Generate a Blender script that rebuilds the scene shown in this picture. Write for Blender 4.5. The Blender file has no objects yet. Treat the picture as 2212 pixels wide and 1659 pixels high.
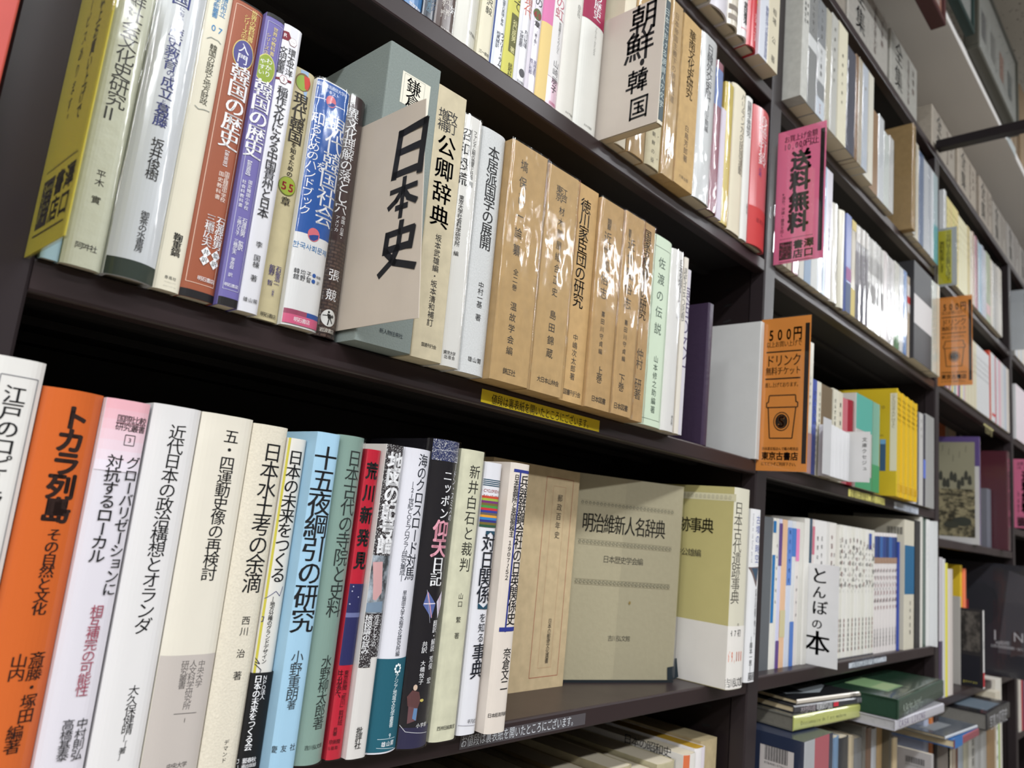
import bpy, math, random
from mathutils import Matrix, Vector, noise

# ---------------------------------------------------------------- camera, world, lights, exposure
SC = bpy.context.scene
COL = SC.collection
cam_data = bpy.data.cameras.new('camera')
cam = bpy.data.objects.new('camera', cam_data)
COL.objects.link(cam)
SC.camera = cam
cam_data.sensor_width = 36.0
cam_data.sensor_fit = 'HORIZONTAL'
cam_data.lens = 26.527
cam_data.clip_start = 0.02
cam.matrix_world = Matrix([[0.675682, -0.197, -0.710384, 0.0], [-0.730353, -0.047921, -0.681387, -0.478], [0.100191, 0.979232, -0.176259, 1.3], [0.0, 0.0, 0.0, 1.0]])
cam_data.dof.use_dof = True
cam_data.dof.focus_distance = 0.62
cam_data.dof.aperture_fstop = 8.5

world = bpy.data.worlds.new('world')
SC.world = world
world.use_nodes = True
world.node_tree.nodes['Background'].inputs[0].default_value = (0.75, 0.80, 0.88, 1)
world.node_tree.nodes['Background'].inputs[1].default_value = 0.06

def area(name, loc, rot, sx, sy, power, color=(1, 1, 1)):
    l = bpy.data.lights.new(name, 'AREA')
    l.shape = 'RECTANGLE'; l.size = sx; l.size_y = sy; l.energy = power; l.color = color
    o = bpy.data.objects.new(name, l); COL.objects.link(o)
    o.location = loc; o.rotation_euler = rot
    return o

CEIL = 3.05
for lx in (-2.9, -1.3, 0.35, 2.0, 3.65, 5.3):
    for ly, pw in ((-1.30, 80 if lx < 0 else 32), (-2.40, 62 if lx < 0 else 40)):  # row farther from the shelves and leftmost lamps: fill added for lips, signs
        area('tube_and_fill_light', (lx, ly, CEIL - 0.10), (0, 0, 0), 1.25, 0.12, pw, (0.95, 0.975, 1.0))

SC.view_settings.view_transform = 'Standard'
SC.view_settings.look = 'None'
SC.view_settings.gamma = 1.0
SC.view_settings.exposure = -0.68
SC.view_settings.use_curve_mapping = False
SC.cycles.max_bounces = 6
SC.cycles.transparent_max_bounces = 24
SC.cycles.caustics_reflective = False
SC.cycles.caustics_refractive = False

# ---------------------------------------------------------------- helpers
def lin(c):
    return tuple((x / 255 / 12.92) if x / 255 <= 0.04045 else ((x / 255 + 0.055) / 1.055) ** 2.4 for x in c)

_M = {}
def mat(c, kind='paper'):
    key = (tuple(c), kind)
    if key in _M:
        return _M[key]
    m = bpy.data.materials.new('%s_%02x%02x%02x' % ((kind,) + tuple(int(v) for v in c)))
    m.use_nodes = True
    nt = m.node_tree; b = nt.nodes['Principled BSDF']
    rgb = lin(c)
    b.inputs['Base Color'].default_value = (*rgb, 1)
    if kind in ('paper', 'gloss', 'kraft', 'cloth', 'wrinkle'):
        b.inputs['Roughness'].default_value = {'paper': 0.5, 'gloss': 0.22, 'kraft': 0.7, 'cloth': 0.75, 'wrinkle': 0.35}[kind]
        b.inputs['Specular IOR Level'].default_value = {'paper': 0.35, 'gloss': 0.5, 'kraft': 0.25, 'cloth': 0.2, 'wrinkle': 0.4}[kind]
        tc = nt.nodes.new('ShaderNodeTexCoord')
        n = nt.nodes.new('ShaderNodeTexNoise')
        n.inputs['Scale'].default_value = {'paper': 40, 'gloss': 14, 'kraft': 90, 'cloth': 700, 'wrinkle': 160}[kind]
        n.inputs['Detail'].default_value = 5
        nt.links.new(tc.outputs['Object'], n.inputs['Vector'])
        # faint uneven ageing of the paper
        mx = nt.nodes.new('ShaderNodeMixRGB'); mx.blend_type = 'MULTIPLY'
        amt = {'paper': 0.10, 'gloss': 0.05, 'kraft': 0.35, 'cloth': 0.25, 'wrinkle': 0.1}[kind]
        mx.inputs[0].default_value = amt
        mx.inputs[1].default_value = (*rgb, 1)
        nt.links.new(n.outputs['Fac'], mx.inputs[2])
        nt.links.new(mx.outputs[0], b.inputs['Base Color'])
        bp = nt.nodes.new('ShaderNodeBump')
        bp.inputs['Strength'].default_value = {'paper': 0.08, 'gloss': 0.05, 'kraft': 0.15, 'cloth': 0.3, 'wrinkle': 0.35}[kind]
        bp.inputs['Distance'].default_value = 0.001
        nt.links.new(n.outputs['Fac'], bp.inputs['Height'])
        nt.links.new(bp.outputs[0], b.inputs['Normal'])
    elif kind == 'ink':
        b.inputs['Roughness'].default_value = 0.5
        b.inputs['Specular IOR Level'].default_value = 0.25
    elif kind == 'metal':
        b.inputs['Roughness'].default_value = 0.32
        b.inputs['Specular IOR Level'].default_value = 0.3
        tc = nt.nodes.new('ShaderNodeTexCoord')
        n = nt.nodes.new('ShaderNodeTexNoise'); n.inputs['Scale'].default_value = 9; n.inputs['Detail'].default_value = 8
        nt.links.new(tc.outputs['Object'], n.inputs['Vector'])
        r = nt.nodes.new('ShaderNodeMapRange')
        r.inputs[3].default_value = 0.25; r.inputs[4].default_value = 0.45
        nt.links.new(n.outputs['Fac'], r.inputs[0]); nt.links.new(r.outputs[0], b.inputs['Roughness'])
    elif kind == 'pages':
        b.inputs['Roughness'].default_value = 0.8
        b.inputs['Specular IOR Level'].default_value = 0.1
        tc = nt.nodes.new('ShaderNodeTexCoord')
        w = nt.nodes.new('ShaderNodeTexWave'); w.bands_direction = 'X'
        w.inputs['Scale'].default_value = 260; w.inputs['Distortion'].default_value = 1.5
        nt.links.new(tc.outputs['Object'], w.inputs['Vector'])
        mx = nt.nodes.new('ShaderNodeMixRGB'); mx.blend_type = 'MULTIPLY'; mx.inputs[0].default_value = 0.22
        mx.inputs[1].default_value = (*rgb, 1)
        nt.links.new(w.outputs['Fac'], mx.inputs[2]); nt.links.new(mx.outputs[0], b.inputs['Base Color'])
    elif kind == 'ceiling':
        b.inputs['Roughness'].default_value = 0.9
        tc = nt.nodes.new('ShaderNodeTexCoord')
        v = nt.nodes.new('ShaderNodeTexVoronoi'); v.inputs['Scale'].default_value = 70
        n = nt.nodes.new('ShaderNodeTexNoise'); n.inputs['Scale'].default_value = 60
        nt.links.new(tc.outputs['Object'], v.inputs['Vector']); nt.links.new(tc.outputs['Object'], n.inputs['Vector'])
        mu = nt.nodes.new('ShaderNodeMath'); mu.operation = 'MULTIPLY'
        nt.links.new(v.outputs['Distance'], mu.inputs[0]); nt.links.new(n.outputs['Fac'], mu.inputs[1])
        cr = nt.nodes.new('ShaderNodeValToRGB')
        cr.color_ramp.elements[0].position = 0.07; cr.color_ramp.elements[0].color = (*lin((90, 88, 84)), 1)
        cr.color_ramp.elements[1].position = 0.11; cr.color_ramp.elements[1].color = (*rgb, 1)
        nt.links.new(mu.outputs[0], cr.inputs[0]); nt.links.new(cr.outputs[0], b.inputs['Base Color'])
    elif kind == 'plain':
        b.inputs['Roughness'].default_value = 0.75
    elif kind in ('speckle', 'weave', 'photo', 'landscape'):
        b.inputs['Roughness'].default_value = 0.35
        tc = nt.nodes.new('ShaderNodeTexCoord')
        cr = nt.nodes.new('ShaderNodeValToRGB'); e = cr.color_ramp.elements
        if kind == 'speckle':
            t = nt.nodes.new('ShaderNodeTexNoise'); t.inputs['Scale'].default_value = 1100; t.inputs['Detail'].default_value = 2
            nt.links.new(tc.outputs['Object'], t.inputs['Vector'])
            e[0].position = 0.56; e[0].color = (*rgb, 1); e[1].position = 0.62; e[1].color = (0.55, 0.55, 0.55, 1)
            nt.links.new(t.outputs['Fac'], cr.inputs[0])
        elif kind == 'weave':
            t = nt.nodes.new('ShaderNodeTexBrick'); t.inputs['Scale'].default_value = 95
            mp = nt.nodes.new('ShaderNodeMapping'); mp.inputs['Rotation'].default_value = (math.radians(90), 0, 0)
            nt.links.new(tc.outputs['Object'], mp.inputs['Vector']); nt.links.new(mp.outputs[0], t.inputs['Vector'])
            t.inputs['Color1'].default_value = (*lin((92, 72, 62)), 1); t.inputs['Color2'].default_value = (*lin((74, 54, 46)), 1)
            t.inputs['Mortar'].default_value = (*lin((48, 32, 30)), 1); t.inputs['Mortar Size'].default_value = 0.06
            cr = None; nt.links.new(t.outputs['Color'], b.inputs['Base Color'])
        else:
            t = nt.nodes.new('ShaderNodeTexNoise'); t.inputs['Scale'].default_value = 55 if kind == 'photo' else 38
            t.inputs['Detail'].default_value = 7; t.inputs['Roughness'].default_value = 0.7
            mp = nt.nodes.new('ShaderNodeMapping'); mp.inputs['Scale'].default_value = (1, 1, 0.55) if kind == 'photo' else (1, 1, 1.6)
            nt.links.new(tc.outputs['Object'], mp.inputs['Vector']); nt.links.new(mp.outputs[0], t.inputs['Vector'])
            e[0].position = 0.42; e[0].color = (*lin(tuple(v * 0.35 for v in c)), 1); e[1].position = 0.58; e[1].color = (*rgb, 1)
            nt.links.new(t.outputs['Fac'], cr.inputs[0])
        if cr: nt.links.new(cr.outputs[0], b.inputs['Base Color'])
    elif kind == 'film':
        nt.nodes.remove(b)
        out = nt.nodes['Material Output']
        tr = nt.nodes.new('ShaderNodeBsdfTransparent'); tr.inputs[0].default_value = (0.988, 0.99, 0.992, 1)
        gl = nt.nodes.new('ShaderNodeBsdfGlossy'); gl.inputs['Roughness'].default_value = 0.09
        fr = nt.nodes.new('ShaderNodeLayerWeight'); fr.inputs['Blend'].default_value = 0.5
        pw = nt.nodes.new('ShaderNodeMath'); pw.operation = 'POWER'; pw.inputs[1].default_value = 3.0
        nt.links.new(fr.outputs['Facing'], pw.inputs[0])
        ad = nt.nodes.new('ShaderNodeMath'); ad.operation = 'MULTIPLY_ADD'
        ad.inputs[1].default_value = 0.35; ad.inputs[2].default_value = 0.04
        mix = nt.nodes.new('ShaderNodeMixShader')
        tc = nt.nodes.new('ShaderNodeTexCoord')
        n = nt.nodes.new('ShaderNodeTexNoise'); n.inputs['Scale'].default_value = 28; n.inputs['Detail'].default_value = 4
        mp = nt.nodes.new('ShaderNodeMapping'); mp.inputs['Scale'].default_value = (1, 1, 0.45)
        bp = nt.nodes.new('ShaderNodeBump'); bp.inputs['Strength'].default_value = 0.25; bp.inputs['Distance'].default_value = 0.004
        nt.links.new(tc.outputs['Object'], mp.inputs['Vector']); nt.links.new(mp.outputs[0], n.inputs['Vector'])
        nt.links.new(n.outputs['Fac'], bp.inputs['Height']); nt.links.new(bp.outputs[0], gl.inputs['Normal'])
        nt.links.new(pw.outputs[0], ad.inputs[0]); nt.links.new(ad.outputs[0], mix.inputs[0])
        nt.links.new(tr.outputs[0], mix.inputs[1]); nt.links.new(gl.outputs[0], mix.inputs[2])
        nt.links.new(mix.outputs[0], out.inputs['Surface'])
    elif kind == 'acrylic':
        nt.nodes.remove(b)
        out = nt.nodes['Material Output']
        tr = nt.nodes.new('ShaderNodeBsdfTransparent'); tr.inputs[0].default_value = (0.985, 0.99, 0.99, 1)
        gl = nt.nodes.new('ShaderNodeBsdfGlossy'); gl.inputs['Roughness'].default_value = 0.03
        fr = nt.nodes.new('ShaderNodeLayerWeight'); fr.inputs['Blend'].default_value = 0.5
        pw = nt.nodes.new('ShaderNodeMath'); pw.operation = 'POWER'; pw.inputs[1].default_value = 4.0
        nt.links.new(fr.outputs['Facing'], pw.inputs[0])
        ad = nt.nodes.new('ShaderNodeMath'); ad.operation = 'MULTIPLY_ADD'
        ad.inputs[1].default_value = 0.6; ad.inputs[2].default_value = 0.04
        nt.links.new(pw.outputs[0], ad.inputs[0])
        mix = nt.nodes.new('ShaderNodeMixShader')
        nt.links.new(ad.outputs[0], mix.inputs[0])
        nt.links.new(tr.outputs[0], mix.inputs[1]); nt.links.new(gl.outputs[0], mix.inputs[2])
        nt.links.new(mix.outputs[0], out.inputs['Surface'])
    _M[key] = m
    return m

class MB:
    """collects polygons with a material each and links them as ONE mesh object"""
    def __init__(s):
        s.v = []; s.f = []; s.m = []; s.mats = []; s.sm = []
    def mi(s, m):
        if m not in s.mats: s.mats.append(m)
        return s.mats.index(m)
    def poly(s, pts, m, smooth=False):
        n = len(s.v); s.v.extend(tuple(p) for p in pts)
        s.f.append(tuple(range(n, n + len(pts)))); s.m.append(s.mi(m)); s.sm.append(smooth)
    def mesh(s, vs, fs, m, smooth=False):
        n = len(s.v); s.v.extend(tuple(p) for p in vs); k = s.mi(m)
        for f in fs:
            s.f.append(tuple(n + i for i in f)); s.m.append(k); s.sm.append(smooth)
    def box(s, x0, x1, y0, y1, z0, z1, m):
        vs = [(x, y, z) for z in (z0, z1) for y in (y0, y1) for x in (x0, x1)]
        s.mesh(vs, [(0, 2, 3, 1), (4, 5, 7, 6), (0, 1, 5, 4), (2, 6, 7, 3), (0, 4, 6, 2), (1, 3, 7, 5)], m)
    def bevbox(s, x0, x1, y0, y1, z0, z1, m, r=0.0012):
        # box with all twelve edges chamfered
        lo = (x0, y0, z0); hi = (x1, y1, z1)
        r = min(r, (x1 - x0) * 0.3, (y1 - y0) * 0.3, (z1 - z0) * 0.3)
        idx = {}; vs = []
        for a in range(3):
            for sx in (0, 1):
                for sy in (0, 1):
                    for sz in (0, 1):
                        sg = (sx, sy, sz)
                        p = [(hi[k] if sg[k] else lo[k]) if k == a else ((hi[k] - r) if sg[k] else (lo[k] + r)) for k in range(3)]
                        idx[(a, sg)] = len(vs); vs.append(p)
        fs = []
        for a in range(3):
            b, c = (a + 1) % 3, (a + 2) % 3
            for q in (0, 1):
                loop = []
                for (i, j) in ((0, 0), (1, 0), (1, 1), (0, 1)):
                    sg = [0, 0, 0]; sg[a] = q; sg[b] = i; sg[c] = j
                    loop.append(idx[(a, tuple(sg))])
                fs.append(tuple(loop if q else loop[::-1]))
        for a in range(3):
            b, c = (a + 1) % 3, (a + 2) % 3
            for i in (0, 1):
                for j in (0, 1):
                    s0 = [0, 0, 0]; s0[b] = i; s0[c] = j; s1 = list(s0); s1[a] = 1
                    fs.append((idx[(b, tuple(s0))], idx[(b, tuple(s1))], idx[(c, tuple(s1))], idx[(c, tuple(s0))]))
        for sx in (0, 1):
            for sy in (0, 1):
                for sz in (0, 1):
                    fs.append(tuple(idx[(a, (sx, sy, sz))] for a in range(3)))
        s.mesh(vs, fs, m)
    def build(s, name, parent=None, fixn=True):
        me = bpy.data.meshes.new(name)
        me.from_pydata(s.v, [], s.f)
        for m in s.mats: me.materials.append(m)
        me.polygons.foreach_set('material_index', s.m)
        me.polygons.foreach_set('use_smooth', s.sm)
        me.update()
        o = bpy.data.objects.new(name, me); COL.objects.link(o)
        if parent: o.parent = parent
        return o

def tag(o, label=None, cat=None, group=None, kind=None):
    if label: o['label'] = label
    if cat: o['category'] = cat
    if group: o['group'] = group
    if kind: o['kind'] = kind
    return o
def empty(name, loc, label, cat, rz=0, group=None):
    o = bpy.data.objects.new(name, None); COL.objects.link(o)
    o.empty_display_size = 0.02
    o.location = loc; o.rotation_euler = (0, 0, rz)
    return tag(o, label, cat, group)

# ---------------------------------------------------------------- lettering
_G = {}
def glyph(ch):
    key = ch
    if key not in _G:
        c = bpy.data.curves.new('letter', 'FONT'); c.body = ch; c.resolution_u = 3
        c.dimensions = '2D'; c.fill_mode = 'BOTH'
        o = bpy.data.objects.new('letter', c); COL.objects.link(o)
        me = bpy.data.meshes.new_from_object(o.evaluated_get(bpy.context.evaluated_depsgraph_get()))
        vs = [(v.co.x, v.co.y) for v in me.vertices]; fs = [tuple(p.vertices) for p in me.polygons]
        bpy.data.objects.remove(o); bpy.data.curves.remove(c); bpy.data.meshes.remove(me)
        wide = ord(ch) > 0x2000
        cx = 0.5 if wide else ((min(v[0] for v in vs) + max(v[0] for v in vs)) / 2 if vs else 0.25)
        _G[key] = ([(x - cx, y - 0.36) for x, y in vs], fs)
    return _G[key]
ROT = set('ー―—～~…（）()「」『』【】[]〈〉〔〕-－=')
SMALL = set('ゃゅょっァィゥェォャュョッ')
BRUSH = {
 '日': [[(22,8),(16,94)],[(20,11),(82,3),(79,96)],[(20,48),(79,45)],[(17,90),(79,88)]],
 '本': [[(50,3),(49,97)],[(10,30),(90,27)],[(48,32),(30,54),(8,68)],[(52,32),(70,54),(94,66)],[(34,74),(66,73)]],
 '史': [[(18,20),(16,56)],[(18,22),(84,19),(81,54)],[(17,52),(82,50)],[(52,2),(50,52),(38,76),(8,98)],[(20,58),(46,80),(96,94)]],
 '朝': [[(10,14),(50,14)],[(30,2),(30,26)],[(13,27),(13,60)],[(13,28),(47,28),(46,60)],[(13,44),(46,44)],[(13,60),(46,60)],[(4,76),(56,74)],[(30,61),(30,99)],[(64,8),(63,62),(52,98)],[(63,9),(93,8),(92,94),(82,90)],[(64,36),(92,35)],[(64,60),(92,59)]],
 '鮮': [[(26,2),(6,24)],[(18,13),(42,13),(30,27)],[(9,28),(9,63)],[(9,29),(48,29),(47,63)],[(9,46),(47,45)],[(9,63),(47,62)],[(28,29),(28,62)],[(10,76),(2,96)],[(22,76),(20,92)],[(34,76),(36,92)],[(45,73),(54,92)],[(61,5),(68,18)],[(90,3),(82,18)],[(56,25),(98,24)],[(60,45),(94,44)],[(54,66),(99,64)],[(76,24),(76,99)]],
 '韓': [[(10,14),(50,14)],[(30,2),(30,26)],[(13,27),(13,60)],[(13,28),(47,28),(46,60)],[(13,44),(46,44)],[(13,60),(46,60)],[(2,78),(56,75)],[(30,61),(30,99)],[(60,12),(92,11)],[(77,1),(70,25)],[(56,26),(99,25)],[(63,37),(63,56)],[(63,37),(93,36),(92,55)],[(63,56),(92,55)],[(58,68),(97,67)],[(66,68),(62,83)],[(58,84),(99,82)],[(80,58),(80,99)]],
 '国': [[(12,6),(11,96)],[(11,8),(90,6),(88,97)],[(12,92),(88,90)],[(28,27),(73,26)],[(31,49),(70,48)],[(25,73),(76,72)],[(50,27),(50,73)],[(62,56),(71,66)]],
}
def brush(ch, w=9):
    key = ('brush', ch, w)
    if key not in _G:
        vs = []; fs = []
        for st in BRUSH[ch]:
            for k in range(len(st) - 1):
                (x0, y0), (x1, y1) = st[k], st[k + 1]
                d = Vector((x1 - x0, y1 - y0)); L = d.length or 1; d /= L; nrm = Vector((-d.y, d.x)) * w / 2
                ext = w * 0.35
                a0 = (x0 - d.x * ext, y0 - d.y * ext); a1 = (x1 + d.x * ext, y1 + d.y * ext)
                n = len(vs)
                wob = 0.82 + 0.3 * ((x0 * 7 + y1 * 3 + k) % 10) / 10
                vs += [(a0[0] + nrm.x * wob, a0[1] + nrm.y * wob), (a0[0] - nrm.x, a0[1] - nrm.y), (a1[0] - nrm.x, a1[1] - nrm.y), (a1[0] + nrm.x * wob, a1[1] + nrm.y * wob)]
                fs.append((n, n + 1, n + 2, n + 3))
        _G[key] = ([((x - 50) / 100, (50 - y) / 100) for x, y in vs], fs)
    return _G[key]

class Face:
    """a drawing surface: (u, z) in metres on a plane or on a rounded spine; out(u, z, k) lifts layer k off it"""
    def __init__(s, mb, fn, strip=None, u0=-9, u1=9):
        s.mb = mb; s.fn = fn; s.strip = strip; s.k = 1; s.u0 = u0; s.u1 = u1
    def tri(s, pts, m):
        pieces = [pts]
        us = [p[0] for p in pts]
        if min(us) < s.u0 or max(us) > s.u1:
            pts = clip(clip(pts, s.u0, 1), s.u1, -1)
            if len(pts) < 3: return
            us = [p[0] for p in pts]; pieces = [pts]
        if s.strip:
            a, b = min(us), max(us)
            if b - a > s.strip:
                pieces = []
                i0 = math.floor(a / s.strip); i1 = math.floor(b / s.strip)
                for i in range(i0, i1 + 1):
                    q = clip(clip(pts, i * s.strip, 1), (i + 1) * s.strip, -1)
                    if len(q) >= 3: pieces.append(q)
        for q in pieces:
            s.mb.poly([s.fn(u, z, s.k) for u, z in q], m, bool(s.strip))
    def shape(s, vs, fs, m):
        for f in fs: s.tri([vs[i] for i in f], m)
    def text(s, e):
        st, u0, z0, u1, z1, sx, sy, col, bold, mode = e
        m = mat(col, 'ink'); n = max(len(st), 1)
        # serif faces thicken their uprights, heavy faces thicken all round
        if mode == 'w' or bold <= 0: sh = [(0, 0)]
        elif bold <= 0.02: sh = [(-bold, 0), (bold, 0)] + ([(0, 0)] if bold > 0.014 else [])
        else: sh = [(bold * a, bold * b) for a, b in ((0, 0), (1, 0), (-1, 0), (0, 1), (0, -1), (0.7, 0.7), (-0.7, 0.7), (0.7, -0.7), (-0.7, -0.7))]
        for i, ch in enumerate(st):
            if ch in ' 　': continue
            t = (i + 0.5) / n
            uc = u0 + (u1 - u0) * t; zc = z0 + (z1 - z0) * t
            if mode == 'w':
                vs, fs = brush(ch, bold)
            else:
                vs, fs = glyph(ch)
            if mode == 'v' and ch in ROT: vs = [(y, -x) for x, y in vs]
            elif mode == 'v' and ch in SMALL: vs = [(x + 0.1, y + 0.1) for x, y in vs]
            elif mode == 'v' and ch in '、。': vs = [(x + 0.55, y + 0.55) for x, y in vs]
            elif mode == 'r': vs = [(y, -x) for x, y in vs]
            elif mode == 'l': vs = [(-y, x) for x, y in vs]
            sl = (z1 - z0) / (u1 - u0) if mode == 'h' and abs(u1 - u0) > 1e-6 else 0
            for ax, ay in sh:
                s.shape([(uc + (x + ax) * sx, zc + (y + ay) * sy + x * sx * sl) for x, y in vs], fs, m)
    def draw(s, items):
        inc = min(1.0, 14.0 / max(len(items), 1))      # printed layers stay within half a millimetre
        for it in items:
            k = it[0]
            if k == 't':
                s.text(it[1:])
            else:
                m = mat(it[-1], 'ink') if not isinstance(it[-1], str) else mat(it[-2], it[-1])
                if k == 'R':
                    _, a, b, c, d = it[:5]
                    s.shape([(a, c), (b, c), (b, d), (a, d)], [(0, 1, 2, 3)], m)
                elif k == 'E':
                    _, u, z, ru, rz = it[:5]
                    N = 28
                    s.shape([(u + ru * math.cos(2 * math.pi * i / N), z + rz * math.sin(2 * math.pi * i / N)) for i in range(N)], [tuple(range(N))], m)
                elif k == 'P':
                    s.shape(it[1], [tuple(range(len(it[1])))], m)
                elif k == 'L':
                    pts, w = it[1], it[2]
                    for (x0, y0), (x1, y1) in zip(pts, pts[1:]):
                        L = math.hypot(x1 - x0, y1 - y0) or 1; nx, ny = -(y1 - y0) / L * w / 2, (x1 - x0) / L * w / 2
                        s.shape([(x0 + nx, y0 + ny), (x0 - nx, y0 - ny), (x1 - nx, y1 - ny), (x1 + nx, y1 + ny)], [(0, 1, 2, 3)], m)
                s.k += inc
            if k == 't': s.k += 0.5 * inc
def clip(pts, u, sgn):
    out = []
    for i in range(len(pts)):
        a, b = pts[i], pts[(i + 1) % len(pts)]
        da, db = (a[0] - u) * sgn, (b[0] - u) * sgn
        if da >= 0: out.append(a)
        if (da >= 0) != (db >= 0):
            t = da / (da - db); out.append((u, a[1] + (b[1] - a[1]) * t))
    return out

# ---------------------------------------------------------------- books
LIFT = 0.00013; STEP = 0.00004
ROW = [None]
def row(name):
    ROW[0] = name
def book(p, w, h, d, col, label, style='flat', mt='paper', draw=(), side=(), rz=0, pages=(226, 214, 190), film=0, group=None, inside=None, band=None, slip=None, cat='book', top=None, lean=0):
    """style: flat / round spine with boards and pages, box = slipcase, thin = pamphlet; p = front left bottom corner of the spine"""
    name = {'box': 'slipcased_book', 'thin': 'booklet'}.get(style, 'book')
    root = empty(name, p, label, cat, rz, group or ROW[0])
    root.rotation_euler.y = -lean
    curved = style in ('round', 'soft'); pw = 2 if style == 'round' else 4
    bulge = {'round': min(0.22 * w, 0.0055), 'soft': min(0.12 * w, 0.0032)}.get(style, 0)
    r = 0.0012
    if curved:
        N = 12
        prof = [(w * i / N, bulge * (2 * i / N - 1) ** pw) for i in range(N + 1)]
    else:
        r = min(r, w * 0.3)
        prof = [(0, r), (r * 0.3, r * 0.3), (r, 0), (w - r, 0), (w - r * 0.3, r * 0.3), (w, r)]
    def yprof(u):
        if curved:
            return bulge * min(abs(2 * u / w - 1), 1.0) ** pw
        return 0
    cm = mat(col, mt); mb = MB()
    outer = [(0, d)] + prof + [(w, d)]
    if style == 'box':
        t = 0.0022
        ins = 0.0
        n = len(outer); vs = [(x, y, z) for z in (0, h) for x, y in outer]
        fs = [(i, (i + 1) % n, n + (i + 1) % n, n + i) for i in range(n)] + [tuple(range(n))[::-1], tuple(range(n, 2 * n))]
        mb.mesh(vs, fs, cm)
    else:
        t = min(0.0024 if style == 'round' else 0.0009, w * 0.2)
        inner = [(t, d)] + [(min(max(x, t), w - t), y + t + 0.0002) for x, y in prof] + [(w - t, d)]
        n = len(outer)
        vs = [(x, y, z) for z in (0, h) for x, y in outer] + [(x, y, z) for z in (0, h) for x, y in inner]
        fs = []; sm = []
        for i in range(n - 1):
            fs.append((i, i + 1, n + i + 1, n + i)); fs.append((2 * n + i + 1, 2 * n + i, 3 * n + i, 3 * n + i + 1))
            fs.append((n + i, n + i + 1, 3 * n + i + 1, 3 * n + i)); fs.append((i + 1, i, 2 * n + i, 2 * n + i + 1))
        fs.append((0, n, 3 * n, 2 * n)); fs.append((n - 1, 3 * n - 1, 4 * n - 1, 2 * n - 1))
        mb.mesh(vs, fs, cm)
        ins = 0.0025 if style == 'round' else 0.0006
        pb = MB()
        pb.box(t, w - t, bulge + t + 0.0006, d - 0.003, ins, h - ins, mat(pages, 'pages'))
        pb.build('page_block', root)
    f = Face(mb, lambda u, z, k: (u, yprof(u) - LIFT - STEP * k, z), 0.0018 if curved else None, 0.0002, w - 0.0002)
    f.draw(draw)
    if side:
        f = Face(mb, lambda u, z, k: (-LIFT - STEP * k, d - u, z)); f.draw(side)
    if top:
        f = Face(mb, lambda u, z, k: (u, d - z, h + LIFT + STEP * k)); f.draw(top)
    mb.build('slipcase' if style == 'box' else 'cover', root)
    for nm, bz0, bz1, bcol, bdraw, bd in (band or ()):
        b = MB(); bm = mat(bcol, 'paper'); o2 = 0.0007
        pr = [(-o2, bd)] + [(x + (-o2 if x < w / 2 else o2) * (abs(2 * x / w - 1)), y - o2) for x, y in prof] + [(w + o2, bd)]
        for i in range(len(pr) - 1):
            (x0, y0), (x1, y1) = pr[i], pr[i + 1]
            b.poly([(x0, y0, bz0), (x1, y1, bz0), (x1, y1, bz1), (x0, y0, bz1)], bm)
        f = Face(b, lambda u, z, k: (u, yprof(u) - o2 - LIFT - STEP * k, z), 0.0018 if curved else None); f.draw(bdraw)
        b.build(nm, root)
    if film:
        sl = MB(); o2 = 0.0011; fm = mat((255, 255, 255), 'film')
        pr = [(-o2, min(d, 0.09)), (-o2, 0.045), (-o2, 0.015), (-o2, 0.004)]
        K = max(4, int(w / 0.003))
        pr += [(-o2 + (w + 2 * o2) * i / K, yprof(min(max(w * i / K, 0), w)) - o2) for i in range(K + 1)]
        pr += [(w + o2, 0.004), (w + o2, 0.03), (w + o2, min(d, 0.09))]
        R = max(6, int(h / 0.006)); vs = []
        sd = (p[0] * 31 + p[2] * 7)
        for j in range(R + 1):
            z = -0.0006 + (h + 0.0012) * j / R
            edge = min(j, R - j) / R
            for i, (x, y) in enumerate(pr):
                q = noise.noise(Vector((x * 90 + sd, y * 60, z * 26)))
                q2 = noise.noise(Vector((x * 260 + z * 120, sd, z * 60 - x * 200)))
                am = film * (0.0010 * q + 0.0007 * q2)
                front = 3 < i < len(pr) - 3
                vs.append((x - (abs(am) * 0.6 if i <= 3 else 0), y - (abs(am) if front else 0), z))
        W = len(pr); fs = [(j * W + i, j * W + i + 1, (j + 1) * W + i + 1, (j + 1) * W + i) for j in range(R) for i in range(W - 1)]
        sl.mesh(vs, fs, fm, True)
        sl.build('plastic_sleeve', root)
    return root

def leafbook(p, w, h, d, col, label, mt='paper', draw=(), pages=(216, 208, 190), group=None, cat='book', rz=0, side=()):
    """a small far-off book: one closed mesh, pages showing at top and bottom"""
    mb = MB(); cm = mat(col, mt); pm = mat(pages, 'pages')
    r = min(0.0014, w * 0.3); e = 0.0012
    mb.mesh([(x, y, z) for z in (0, h) for x, y in ((0, d), (0, r), (r, 0), (w - r, 0), (w, r), (w, d))],
            [(0, 1, 7, 6), (1, 2, 8, 7), (2, 3, 9, 8), (3, 4, 10, 9), (4, 5, 11, 10)], cm)
    for z in (0.0006, h - 0.0006):
        mb.poly([(0, d, z), (0, r, z), (r, 0, z), (w - r, 0, z), (w, r, z), (w, d, z)], pm)
    mb.poly([(0, d - e, 0), (w, d - e, 0), (w, d - e, h), (0, d - e, h)], pm)
    Face(mb, lambda u, z, k: (u, -LIFT * 1.6 - STEP * 2 * k, z), None, 0.0002, w - 0.0002).draw(draw)
    if side: Face(mb, lambda u, z, k: (-LIFT * 1.6 - STEP * 2 * k, d - u, z)).draw(side)
    o = mb.build('book', None); o.location = p; o.rotation_euler = (0, 0, rz)
    return tag(o, label, cat, group or ROW[0])
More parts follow.
